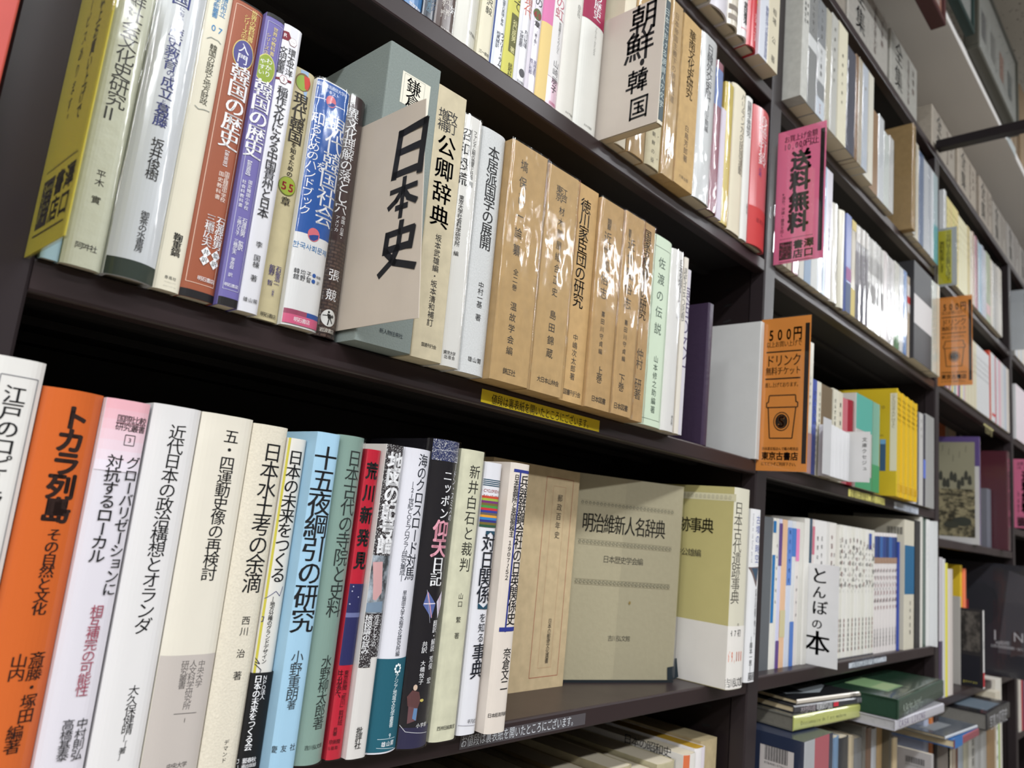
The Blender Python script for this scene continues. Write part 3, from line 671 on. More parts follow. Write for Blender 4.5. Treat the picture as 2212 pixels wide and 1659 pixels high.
book((.3065,-.022,1.417),.052,.2395,.165,(138,148,144),'grey cloth slipcase pulled forward behind the handwritten 日本史 card',draw=[('R',.0139,.0426,.1944,.2211,(226,222,206)),('L',[(.0161,.1844),(.0368,.1844),(.0368,.2199),(.0161,.2199),(.0161,.1844)],.0003,(150,150,140)),('t','鎌倉',.0262,.2183,.0262,.1938,.0149,.0138,INK,.01,'v'),('t','新人物往来社',.0204,.0118,.0426,.0118,.0041,.0041,(50,60,66),.0,'h')],lean=.0209,style='box',mt='cloth')
card((.304,.035,1.425),.1284,.1641,(196,184,170),'beige card hand-lettered 日本史 sticking out along the grey slipcase',[('t','日',.0999,.1472,.0999,.1068,.0452,.0403,(26,26,28),14,'w'),('t','本',.0974,.1069,.0974,.0765,.0341,.0305,(26,26,28),14,'w'),('t','史',.0986,.0733,.0986,.0356,.0423,.0377,(26,26,28),14,'w')],curl=.002,wtop=.11,lean=.0209)
book((.3588,-.022,1.417),.0321,.2297,.16,(214,202,172),'worn beige slipcase with heavy black title right of the grey slipcase',draw=[('t','改訂',.0179,.2116,.0179,.1923,.0118,.0109,INK,.0,'v'),('t','増補',.0081,.2105,.0081,.1914,.0116,.0108,INK,.0,'v'),('t','公卿辞典',.0145,.19,.0145,.1084,.0209,.0194,INK,.015,'v'),('t','坂本武雄編・坂本清和補訂',.0159,.1041,.0159,.0269,.0069,.0064,INK,.0,'v'),('t','国書刊行会',.0095,.0115,.0249,.0115,.0035,.0035,INK,.0,'h')],lean=.0262,style='box',mt='kraft')
book((.3912,-.022,1.417),.0205,.2195,.15,(222,220,214),'off-white book with a two-line title right of the worn beige slipcase',draw=[('t','ファシズム期の国家と社会',.0119,.2078,.0119,.1634,.0044,.0041,INK,.0,'v'),('t','昭和恐慌',.0014,.2078,.0014,.1542,.013,.0121,INK,.01,'v'),('L',[(.0078,.2072),(.009,.1558)],.0004,INK),('R',.0103,.0144,.1568,.1616,(150,150,146)),('t','東京大学社会科学研究所\u3000編', 0.0039, 0.1463, 0.0039, 0.093, 0.005, 0.0046, (28, 28, 30), 0.0, 'v'), ('t', '東京大学', 0.0015, 0.0112, 0.0138, 0.0112, 0.0035, 0.0035, (28, 28, 30), 0.0, 'h'), ('t', '出版会', 0.002, 0.0076, 0.0137, 0.0076, 0.0035, 0.0035, (28, 28, 30), 0.0, 'h')], lean=0.0227, film=0.15, style='soft')
book((.412,-.018,1.417),.0332,.221,.15,(212,214,214),'pale grey book left of the first brown paper slipcase',draw=[('t','本居派国学の展開',.0179,.2065,.0179,.1107,.0146,.0135,INK,.012,'v'),('t','中村一基\u3000著', 0.018, 0.0813, 0.018, 0.0469, 0.007, 0.0065, (28, 28, 30), 0.0, 'v'), ('t', '雄山閣', 0.0107, 0.0125, 0.0269, 0.0125, 0.0049, 0.0049, (28, 28, 30), 0.0, 'h')], lean=0.0175, mt='cloth', style='soft')
book((.4455,-.024,1.417),.0489,.2218,.16,(196,162,112),'widest brown slipcase in crinkled plastic, brush-lettered title',draw=[('t','塙保己一論纂',.0173,.2096,.0173,.1125,.0105,.0116,SUMI,-.005,'v'),('t','全二巻',.0192,.1041,.0192,.0828,.0069,.0064,SUMI,.0,'v'),('t','温故学会編',.0204,.074,.0204,.0234,.0088,.0081,SUMI,.0,'v'),('t','錦正社',.0146,.0097,.0306,.0097,.006,.006,SUMI,.0,'h')],lean=.0122,style='box',mt='kraft',film=1.0)
book((.4947,-.024,1.417),.0469,.2203,.16,(198,164,114),'brown slipcase in clear plastic lettered 江戸東京, second from the pale grey book',draw=[('t','江戸',.0262,.2032,.0262,.1874,.0097,.0089,SUMI,.0,'v'),('t','東京',.0182,.2036,.0182,.188,.0095,.0088,SUMI,.0,'v'),('t','材木問屋組合正史',.0245,.1853,.0245,.0926,.0088,.0093,SUMI,.0,'v'),('t','島田錦蔵',.0248,.082,.0248,.0325,.01,.0093,SUMI,.0,'v'),('t','大日本山林会',.0106,.0124,.0418,.0124,.0058,.0058,SUMI,.0,'h')],lean=.007,style='box',mt='kraft',film=1.0)
book((.5419,-.02,1.417),.0379,.2229,.16,(200,164,112),'unwrapped brown slipcase with printed title 徳川家臣団の研究',draw=[('t','徳川家臣団の研究',.0178,.2085,.0178,.0949,.0173,.016,SUMI,.012,'v'),('t','中嶋次太郎著',.0189,.0684,.0189,.0215,.008,.0074,SUMI,.0,'v'),('t','国書刊行会',.0071,.0092,.0338,.0092,.006,.006,SUMI,.0,'h')],lean=.0052,style='box',mt='kraft')
book((.5802,-.024,1.417),.0401,.2198,.16,(196,160,110),'brown plastic-wrapped slipcase 近世風俗志, the first volume 上巻',draw=[('t','類聚',.0154,.2007,.0154,.1882,.0076,.0071,SUMI,.0,'v'),('t','近世風俗志',.0145,.1869,.0145,.1118,.0138,.0128,SUMI,.0,'v'),('t','喜田川守貞編',.0168,.1019,.0168,.0549,.0068,.0063,SUMI,.0,'v'),('t','上巻',.0184,.0435,.0184,.0266,.0103,.0095,SUMI,.0,'v'),('t','日本図書',.0084,.0095,.0322,.0095,.0067,.0067,SUMI,.0,'h')],lean=.0035,style='box',mt='kraft',film=1.0)
book((.6206,-.026,1.417),.0353,.2202,.16,(196,160,110),'brown plastic-wrapped slipcase 近世風俗志, the second volume 下巻',draw=[('t','類聚',.0093,.2014,.0093,.1917,.0059,.0055,SUMI,.0,'v'),('t','近世風俗志',.0138,.1932,.0138,.1119,.0149,.0138,SUMI,.0,'v'),('t','喜田川守貞編',.0144,.1029,.0144,.0557,.0068,.0063,SUMI,.0,'v'),('t','下巻',.014,.0432,.014,.0251,.0111,.0103,SUMI,.0,'v'),('t','日本図書',.0033,.0088,.0288,.0088,.0071,.0071,SUMI,.0,'h')],lean=.0017,style='box',mt='kraft',film=1.0)
book((.6562,-.022,1.417),.0278,.2235,.16,(192,156,108),'narrow brown slipcase in plastic just left of the pale green book',draw=[('t','国家支配構造の研究',.0135,.2154,.0135,.1118,.014,.013,SUMI,.012,'v'),('t','仲村\u3000研著', 0.0146, 0.0789, 0.0146, 0.0235, 0.0135, 0.0125, (60, 56, 50), 0.0, 'v')], style='box', mt='kraft',film=1.0)
book((.6844,-.018,1.417),.0465,.2209,.15,(196,212,188),'pale green book with a thin ruled frame around its title',draw=[('L',[(.0055,.0075),(.041,.0075),(.041,.2075),(.0055,.2075),(.0055,.0075)],.0004,(70,90,76)),('t','佐渡の伝説',.0236,.1997,.0236,.1019,.0152,.0141,(66,84,72),.0,'v'),('t','山本修之助編著',.0243,.0814,.0243,.0141,.0094,.0087,(66,84,72),.0,'v')],style='soft')
book((.7311,-.018,1.417),.0268,.2175,.15,(222,220,216),'white paperback titled 日本を知る101章 right of the pale green book',draw=[('t','日本を知る101章',.019,.2075,.019,.1343,.0099,.0092,DIM,.01,'v'),('t','平凡社',.0193,.0191,.0193,.008,.0045,.0042,INK,.0,'v')],film=.2,style='soft')
book((.7582,-.018,1.417),.0091,.2149,.15,(214,208,196),'thin cream paperback squeezed right of the white 101章 paperback',draw=[('t','現代日本の思想',-.0001,.201,-.0001,.1345,.0116,.0107,(90,90,90),.0,'v')],style='soft')
book((.7676,-.017,1.417),.0088,.2026,.15,(196,192,200),'very thin lilac-grey paperback, last before the gap on the middle shelf',draw=[('t','東西の文化',-.0021,.1808,-.0021,.0803,.0245,.0227,(90,80,110),.0,'v')],style='soft')
book((.8534,.0,1.417),.014,.1869,.24,(58,44,66),'tall dark purple album with its marbled cover facing the gap',mt='wrinkle',style='soft')
book((.9935,-.006,1.417),.011,.1981,.2,(212,212,210),'tall plain white slipcase against the right upright behind the orange sign',style='box')
row('books on the lower shelf, nearest bay')
book((.0942,-.004,1.123),.0275,.2362,.15,(222,220,216),'white book with a ruled frame, leftmost on the lower shelf',draw=[('L',[(.0067,.012),(.0248,.012),(.0248,.2263),(.0067,.2263),(.0067,.012)],.0005,(120,120,125)),('t','江戸のコピーライター',.0151,.2207,.0151,.1279,.0113,.0105,INK,.012,'v')],mt='gloss',style='soft')
book((.1229,-.004,1.123),.032,.2243,.15,(200,98,44),'bright orange book titled トカラ列島 in heavy black',draw=[('t','トカラ列島',.0179,.215,.0179,.1503,.0158,.0146,(40,24,20),.04,'v'),('t','その自然と文化',.0192,.1467,.0192,.1004,.0081,.0075,(40,24,20),.02,'v'),('t','斎藤・塚田',.0236,.0806,.0236,.0441,.0089,.0083,(40,24,20),.01,'v'),('t','山内',.0147,.0802,.0147,.0664,.0084,.0078,(40,24,20),.01,'v'),('t','編著',.0198,.0435,.0198,.0293,.0087,.008,(40,24,20),.01,'v')],style='round',mt='gloss')
book((.1552,-.006,1.123),.0253,.2236,.15,(216,212,220),'white book with a pink head and red subtitle beside the orange book',draw=[('R',.0,.0253,.2176,.2236,(224,170,180)),('R',.0,.0253,.2116,.2176,(223,177,187)),('R',.0,.0253,.2056,.2116,(223,184,194)),('R',.0,.0253,.1996,.2056,(223,192,202)),('R',.0,.0253,.1936,.1996,(222,199,209)),('R',.0,.0253,.1876,.1936,(222,206,216)),('R',.0,.0253,.1816,.1876,(222,214,224)),('t','国際比較',.0068,.2124,.0239,.2124,.0048,.0048,INK,.0,'h'),('t','研究叢書',.0067,.2075,.0241,.2075,.0048,.0048,INK,.0,'h'),('L',[(.0066,.2098),(.024,.2102)],.0004,(120,80,90)),('t','3',.0159,.2025,.0159,.1983,.0041,.0038,INK,.0,'v'),('L',[(.0131,.1973),(.0187,.1973),(.0187,.2033),(.0131,.2033),(.0131,.1973)],.0004,INK),('t','グローバリゼーションに',.0206,.1909,.0206,.1108,.0089,.0082,INK,.008,'v'),('t','対抗するローカル',.0101,.1909,.0101,.1291,.0094,.0087,INK,.008,'v'),('t','相互補完の可能性',.0159,.1056,.0159,.0563,.0075,.007,(150,60,80),.0,'v'),('t','中村則弘',.0196,.0442,.0196,.0223,.0067,.0062,INK,.0,'v'),('t','高橋基泰',.0122,.0444,.0122,.0228,.0066,.0061,INK,.0,'v')],mt='gloss',style='soft')
book((.1823,-.006,1.123),.0297,.2253,.15,(220,218,218),'white book on Dutch politics between the pink-headed and cream books',draw=[('t','近代日本の政治構想とオランダ',.0161,.2135,.0161,.0888,.0109,.0101,INK,.005,'v'),('t','大久保健晴',.0176,.0596,.0176,.0323,.0067,.0062,INK,.0,'v'),('t','―［著］',.0171,.0322,.0171,.0187,.0041,.0038,INK,.0,'v')],mt='gloss',style='soft')
book((.2129,-.006,1.123),.0353,.2252,.15,(222,216,202),'off-white book with a grey lower band, fifth on the lower shelf',draw=[('t','五・四運動史像の再検討',.0206,.2161,.0206,.12,.0107,.0099,INK,.005,'v'),('R',.0,.0353,.0,.0751,(186,178,172)),('t','中央大学',.0259,.0714,.0259,.0553,.0049,.0045,(90,86,84),.0,'v'),('t','人文科学研究所',.0205,.0718,.0205,.0427,.0051,.0047,(90,86,84),.0,'v'),('t','研究叢書',.0153,.0717,.0153,.0552,.0051,.0047,(90,86,84),.0,'v'),('L',[(.0132,.0408),(.0276,.0403)],.0004,(90,86,84)),('t','1',.0194,.0366,.022,.0366,.0037,.0037,(90,86,84),.0,'h'),('t','中央大学',.0143,.0107,.0267,.0107,.0035,.0035,(80,76,74),.0,'h')],mt='paper',style='soft')
book((.2489,-.006,1.123),.0259,.2236,.15,(226,218,200),'cream cloth-textured book left of the yellow-edged paperback',draw=[('t','日本水土考の余滴',.0157,.2116,.0157,.1125,.0151,.014,INK,.005,'v'),('t','西川\u3000治\u3000著', 0.0152, 0.0983, 0.0152, 0.0568, 0.0063, 0.0059, (28, 28, 30), 0.0, 'v'), ('t', 'デマンド', 0.015, 0.0215, 0.015, 0.0072, 0.0035, 0.0032, (28, 28, 30), 0.0, 'v')], mt='cloth', style='soft')
book((.2756,-.006,1.123),.0143,.2176,.12,(224,220,212),'narrow white paperback with yellow edge and black lower band',draw=[('R',.0,.0016,.0,.2176,(190,180,70)),('t','日本の未来をつくる',.007,.2092,.007,.1192,.0122,.0113,INK,.01,'v'),('t','―地方分権のグランドデザイン',.006,.1098,.006,.0666,.0038,.0035,INK,.01,'v'),('L',[(-.0028,.1064),(.0034,.1109),(.0073,.1136),(.0105,.1105),(.0121,.1168)],.0004,(60,60,110)),('L',[(-.0023,.0966),(.0015,.0969),(.0011,.0938),(-.0022,.0935)],.0005,(50,50,90)),('L',[(-.0026,.0738),(.0033,.0667),(-.0031,.0694),(.0048,.0629),(.0043,.0611)],.0005,(40,40,60))],band=[('paper_band',.0005,.0611,(22,22,24),[('t','日本の未来をつくる会',.0037,.0595,.0037,.0128,.0057,.0053,WHT,.02,'v'),('t','ＮＰＯ法人',.0084,.0593,.0084,.0439,.0038,.0035,WHT,.0,'v'),('t','文藝春秋',-.0017,.0067,.0106,.0067,.0035,.0035,WHT,.0,'h'),('t','企画出版部',-.0011,.0034,.0112,.0034,.0027,.0027,WHT,.0,'h')],.05)],style='soft')
book((.2909,-.018,1.123),.0187,.2242,.15,(158,196,220),'light blue book titled 十五夜綱引の研究 beside a black-banded paperback',draw=[('t','十五夜綱引の研究',.0089,.214,.0089,.0879,.0192,.0178,INK,.012,'v'),('t','小野重朗',.0084,.0761,.0084,.0442,.0097,.009,(50,56,60),.0,'v'),('t','著',.0089,.0442,.0089,.0387,.0068,.0063,(50,56,60),.0,'v'),('t','慶友社',-.0024,.0144,.018,.0144,.0048,.0048,(50,56,60),.0,'h')],mt='paper',style='soft')
book((.3111,-.016,1.123),.0232,.2253,.15,(132,158,148),'sage green book in ribbed plastic right of the light blue book',draw=[('t','日本古代の寺院と史料',.0142,.2151,.0142,.097,.0144,.0133,(40,48,46),.0,'v'),('t','水野柳太郎著',.0139,.0713,.0139,.0226,.0099,.0092,(40,48,46),.0,'v'),('t','吉川弘文館',.0057,.0114,.0207,.0114,.0033,.0033,(40,48,46),.0,'h')],style='round',mt='gloss',film=.3)
book((.3373,-.014,1.123),.0126,.2182,.12,(190,36,56),'thin red paperback with a night-blue middle section',draw=[('R',.0,.0126,.0633,.12,(42,44,92)),('t','荒川新発見',.0058,.2104,.0058,.1283,.0105,.0131,INK,.035,'v'),('R',.0,.0126,.0964,.0996,(110,116,160)),('t','東京新聞「荒川」取材班',.0066,.0598,.0066,.0226,.0041,.0038,(60,16,22),.0,'v'),('t','井出孫六',.0013,.0601,.0013,.0415,.0057,.0053,(50,14,20),.01,'v'),('t','共著',.0036,.0217,.0036,.0159,.0036,.0033,(50,14,20),.0,'v'),('t','東京新聞',-.003,.0119,.0089,.0119,.0033,.0033,(60,16,22),.0,'h'),('t','出版局',-.0013,.0079,.0076,.0079,.0027,.0027,(60,16,22),.0,'h'),('E',.0027,.1181,.0005,.0005,(190,190,210)),('E',.008,.1107,.0005,.0005,(190,190,210)),('E',.0022,.1148,.0005,.0005,(190,190,210)),('E',.0016,.1058,.0005,.0005,(190,190,210))],mt='gloss',film=.2,style='soft')
book((.3502,-.02,1.123),.0164,.2238,.15,(222,218,214),'book with a speckled black head, faded picture and white foot',draw=[('R',.0,.0164,.069,.2238,(40,34,38),'speckle'),('R',.0,.0164,.0998,.1413,(176,186,196),'photo'),('P',[(.0007,.1364),(.0087,.137),(.0113,.1146),(.0068,.109),(.004,.1098),(.0029,.1196)],(205,160,160)),('P',[(-.0059,.1066),(.0134,.1085),(.0136,.1005),(-.0055,.1009)],(120,140,160)),('t','地図の記号論',.0092,.2176,.0092,.143,.0152,.0141,WHT,.035,'v'),('t','方法としての',.0098,.0989,.0098,.0766,.0045,.0042,WHT,.0,'v'),('t','地図論の試み',.0031,.0986,.0031,.0713,.0056,.0052,WHT,.01,'v'),('R',.0,.009,.0621,.0691,(40,34,38),'speckle'),('t','批評社',.0071,.0213,.0071,.0067,.0059,.0055,INK,.01,'v')],mt='gloss',film=.2,style='soft')
book((.3673,-.02,1.123),.0298,.2242,.15,(218,218,226),'white book with a deep teal lower third',draw=[('t','海のクロスロード対馬',.0197,.2202,.0197,.1238,.0118,.0109,(40,44,54),.005,'v'),('t','―21世紀ＣＯＥプログラム研究集成―',.0118,.1981,.0118,.1232,.0051,.0047,(60,64,74),.0,'v'),('t','早稲田大学水稲文化研究所編',.0165,.1162,.0165,.0681,.0045,.0042,(60,64,74),.0,'v'),('R',.0,.0298,.0012,.0666,(34,88,104)),('t','アジア地域文化学叢書\u30009', 0.0187, 0.0555, 0.0187, 0.0101, 0.0046, 0.0043, (225, 232, 234), 0.0, 'v'), ('t', '雄山閣', 0.0113, 0.0064, 0.0245, 0.0064, 0.004, 0.004, (238, 238, 240), 0.0, 'h'), ('L', [(0.0081, 0.0103), (0.0256, 0.0096)], 0.0003, (200, 215, 220)), ('L', [(0.008, 0.0043), (0.0257, 0.0022)], 0.0003, (200, 215, 220)), ('E', 0.0214, 0.0593, 0.001, 0.001, (230, 238, 240)), ('E', 0.0206, 0.0613, 0.001, 0.001, (230, 238, 240)), ('E', 0.0186, 0.0621, 0.001, 0.001, (230, 238, 240)), ('E', 0.0167, 0.0613, 0.001, 0.001, (230, 238, 240)), ('E', 0.0158, 0.0593, 0.001, 0.001, (230, 238, 240)), ('E', 0.0167, 0.0573, 0.001, 0.001, (230, 238, 240)), ('E', 0.0186, 0.0565, 0.001, 0.001, (230, 238, 240)), ('E', 0.0206, 0.0573, 0.001, 0.001, (230, 238, 240))], style='round', mt='gloss')
book((.3974,-.021,1.123),.0292,.235,.18,(30,29,34),'black book in clear plastic with pink and white title and flags',draw=[('R',.0,.0292,.218,.235,(44,52,92),'speckle'),('R',.0,.0292,.0,.015,(44,42,70)),('L',[(.0011,.224),(.0032,.2262),(.027,.2275)],.0004,(200,200,205)),('L',[(-.0012,.0185),(.0043,.0122),(.027,.0092)],.0004,(200,200,205)),('t','ゴードン・スミスの',.0255,.2235,.0255,.1706,.0072,.0066,(225,225,232),.0,'v'),('t','ニッポン',.016,.2114,.016,.1713,.0103,.0095,WHT,.02,'v'),('t','仰天',.0155,.1704,.0155,.1423,.0171,.0159,(226,160,176),.03,'v'),('t','日記',.0161,.1419,.0161,.1197,.0136,.0126,WHT,.02,'v'),('P',[(.0089,.1159),(.0178,.106),(.0147,.095),(.0064,.1053)],(88,104,160)),('L',[(.0091,.115),(.0151,.0958)],.0008,(210,150,160)),('L',[(.0068,.1062),(.0175,.1065)],.0008,(225,215,225)),('P',[(.0256,.1159),(.0267,.1051),(.0227,.0948),(.019,.1078)],(214,206,222)),('L',[(.0219,.1114),(.0244,.0997)],.0007,(170,110,130)),('L',[(.0082,.1168),(.0139,.0919)],.0003,(180,180,190)),('t','翻訳・解説',.0204,.0935,.0204,.07,.0057,.0053,WHT,.0,'v'),('t','荒俣\u3000宏', 0.0205, 0.0669, 0.0205, 0.0457, 0.0055, 0.0051, (238, 238, 240), 0.0, 'v'), ('t', '共訳', 0.0117, 0.0779, 0.0117, 0.0692, 0.0053, 0.0049, (238, 238, 240), 0.0, 'v'), ('t', '大橋悦子', 0.012, 0.064, 0.012, 0.0459, 0.0046, 0.0043, (238, 238, 240), 0.0, 'v'), ('E', 0.0079, 0.0441, 0.0016, 0.0022, (205, 180, 160)), ('P', [(0.0058, 0.0421), (0.0113, 0.0408), (0.0135, 0.0346), (0.0115, 0.0289), (0.0037, 0.0305), (0.0026, 0.0374)], (92, 60, 60)), ('P', [(0.0043, 0.0305), (0.0115, 0.0289), (0.0116, 0.0204), (0.0046, 0.0179)], (104, 72, 76)), ('P', [(0.0085, 0.0292), (0.0115, 0.0289), (0.0111, 0.02), (0.008, 0.0217)], (96, 130, 170)), ('E', 0.0147, 0.0345, 0.0018, 0.0011, (196, 180, 96)), ('t', '小学館', 0.0117, 0.0162, 0.0238, 0.0162, 0.0036, 0.0036, (238, 238, 240), 0.0, 'h')], style='round', mt='gloss',film=.35)
book((.4303,-.018,1.123),.0272,.2313,.15,(226,224,196),'pale yellow book right of the black plastic-covered book',draw=[('t','新井白石と裁判',.0154,.2194,.0154,.1303,.0131,.0121,(50,50,44),.0,'v'),('t','山口\u3000繁\u3000著', 0.0146, 0.1146, 0.0146, 0.0772, 0.0057, 0.0053, (60, 60, 54), 0.0, 'v'), ('t', '西神田編集室', 0.0046, 0.0101, 0.0242, 0.0101, 0.0036, 0.0036, (80, 80, 70), 0.0, 'h')], mt='kraft', film=0.1, style='soft')
book((.4628,-.014,1.123),.0212,.2242,.14,(220,220,226),'white book with rainbow stripes near its head',draw=[('R',.0,.0212,.2087,.2095,(34,70,90)),('R',.0,.0212,.2071,.2079,(34,70,90)),('R',.0,.0212,.2055,.2063,(34,70,90)),('R',.0,.0212,.2039,.2047,(34,70,90)),('t','CYCLOPEDIA',.001,.1997,.0202,.1997,.003,.0036,(150,60,60),.0,'h'),('t','RELATIONS',.001,.1949,.0202,.1949,.003,.0036,(150,60,60),.0,'h'),('t','WITH JAPAN',.001,.1901,.0202,.1901,.003,.0036,(150,60,60),.0,'h'),('R',.0,.0212,.1932,.1952,(190,70,50)),('R',.0,.0212,.1911,.1932,(150,170,70)),('R',.0,.0212,.1891,.1911,(110,50,110)),('R',.0,.0212,.1871,.1891,(110,96,50)),('R',.0,.0212,.185,.1871,(70,140,70)),('R',.0,.0212,.183,.185,(190,50,56)),('R',.0,.0212,.1809,.183,(50,60,140)),('R',.0,.0212,.1789,.1809,(100,90,80)),('R',.0,.0212,.1769,.1789,(214,150,50)),('R',.0,.0212,.1748,.1769,(50,120,180)),('R',.0,.0212,.1728,.1748,(50,50,120)),('R',.0,.0212,.1707,.1728,(110,96,50)),('R',.0,.0212,.1687,.1707,(40,80,60)),('P',[(.0071,.1655),(.0187,.1657),(.0196,.1602),(.013,.1649),(.0072,.1606)],(34,70,90)),('P',[(.0064,.1055),(.0133,.1015),(.0191,.1053),(.0195,.1),(.0067,.1007)],(34,70,90)),('t','対日関係',.0123,.1624,.0123,.1054,.0174,.0161,(30,34,44),.012,'v'),('t','を知る',.014,.0972,.014,.0728,.0088,.0081,(30,34,44),.0,'v'),('t','事典',.014,.0718,.014,.044,.017,.0157,(30,34,44),.012,'v'),('t','平凡社',.0086,.0104,.0188,.0104,.0038,.0038,(40,40,50),.0,'h'),('L',[(-.0017,.0083),(.0201,.0067)],.0003,(140,140,150))],mt='gloss',style='soft')
book((.4873,-.022,1.123),.0248,.227,.15,(218,208,198),'cream book with a blue T-shaped rule, last of the packed lower row',draw=[('R',.003,.0247,.2188,.2215,(44,54,130)),('R',.0099,.0117,.0821,.2189,(44,54,130)),('R',.0037,.0243,.0825,.086,(44,54,130)),('t','兵器鉄鋼会社の日英関係史',.0173,.2165,.0173,.0876,.0131,.0121,INK,.008,'v'),('t','日本製鋼所と英国側株主',.0068,.2167,.0068,.1621,.0061,.0056,INK,.01,'v'),('t','１９０７～５２',.006,.1595,.006,.1251,.0053,.0049,INK,.01,'v'),('t','奈倉文二',.0161,.0685,.0161,.0338,.0106,.0098,INK,.0,'v'),('t','日本経済評論社',.0011,.0148,.0249,.0148,.0038,.0038,INK,.0,'h')],mt='paper',style='soft')
book((.7075,.074,1.123),.03,.2392,.1475,(206,184,146),'brown wrapped book standing front-out behind the packed lower row',style='box',mt='kraft',side=[('L',[(.0875,.0127),(.1353,.0127),(.1353,.2286),(.0875,.2286),(.0875,.0127)],.0006,(160,84,66)),('L',[(.1004,.0222),(.1223,.0222),(.1223,.2194),(.1004,.2194),(.1004,.0222)],.0003,(190,150,120)),('t','郵政百年史',.1133,.2115,.1133,.1602,.0094,.0087,SUMI,.0,'v'),('t','日本の郵便文化選書',.1144,.0738,.1144,.0265,.0064,.0059,SUMI,.0,'v')],rz=1.5708)
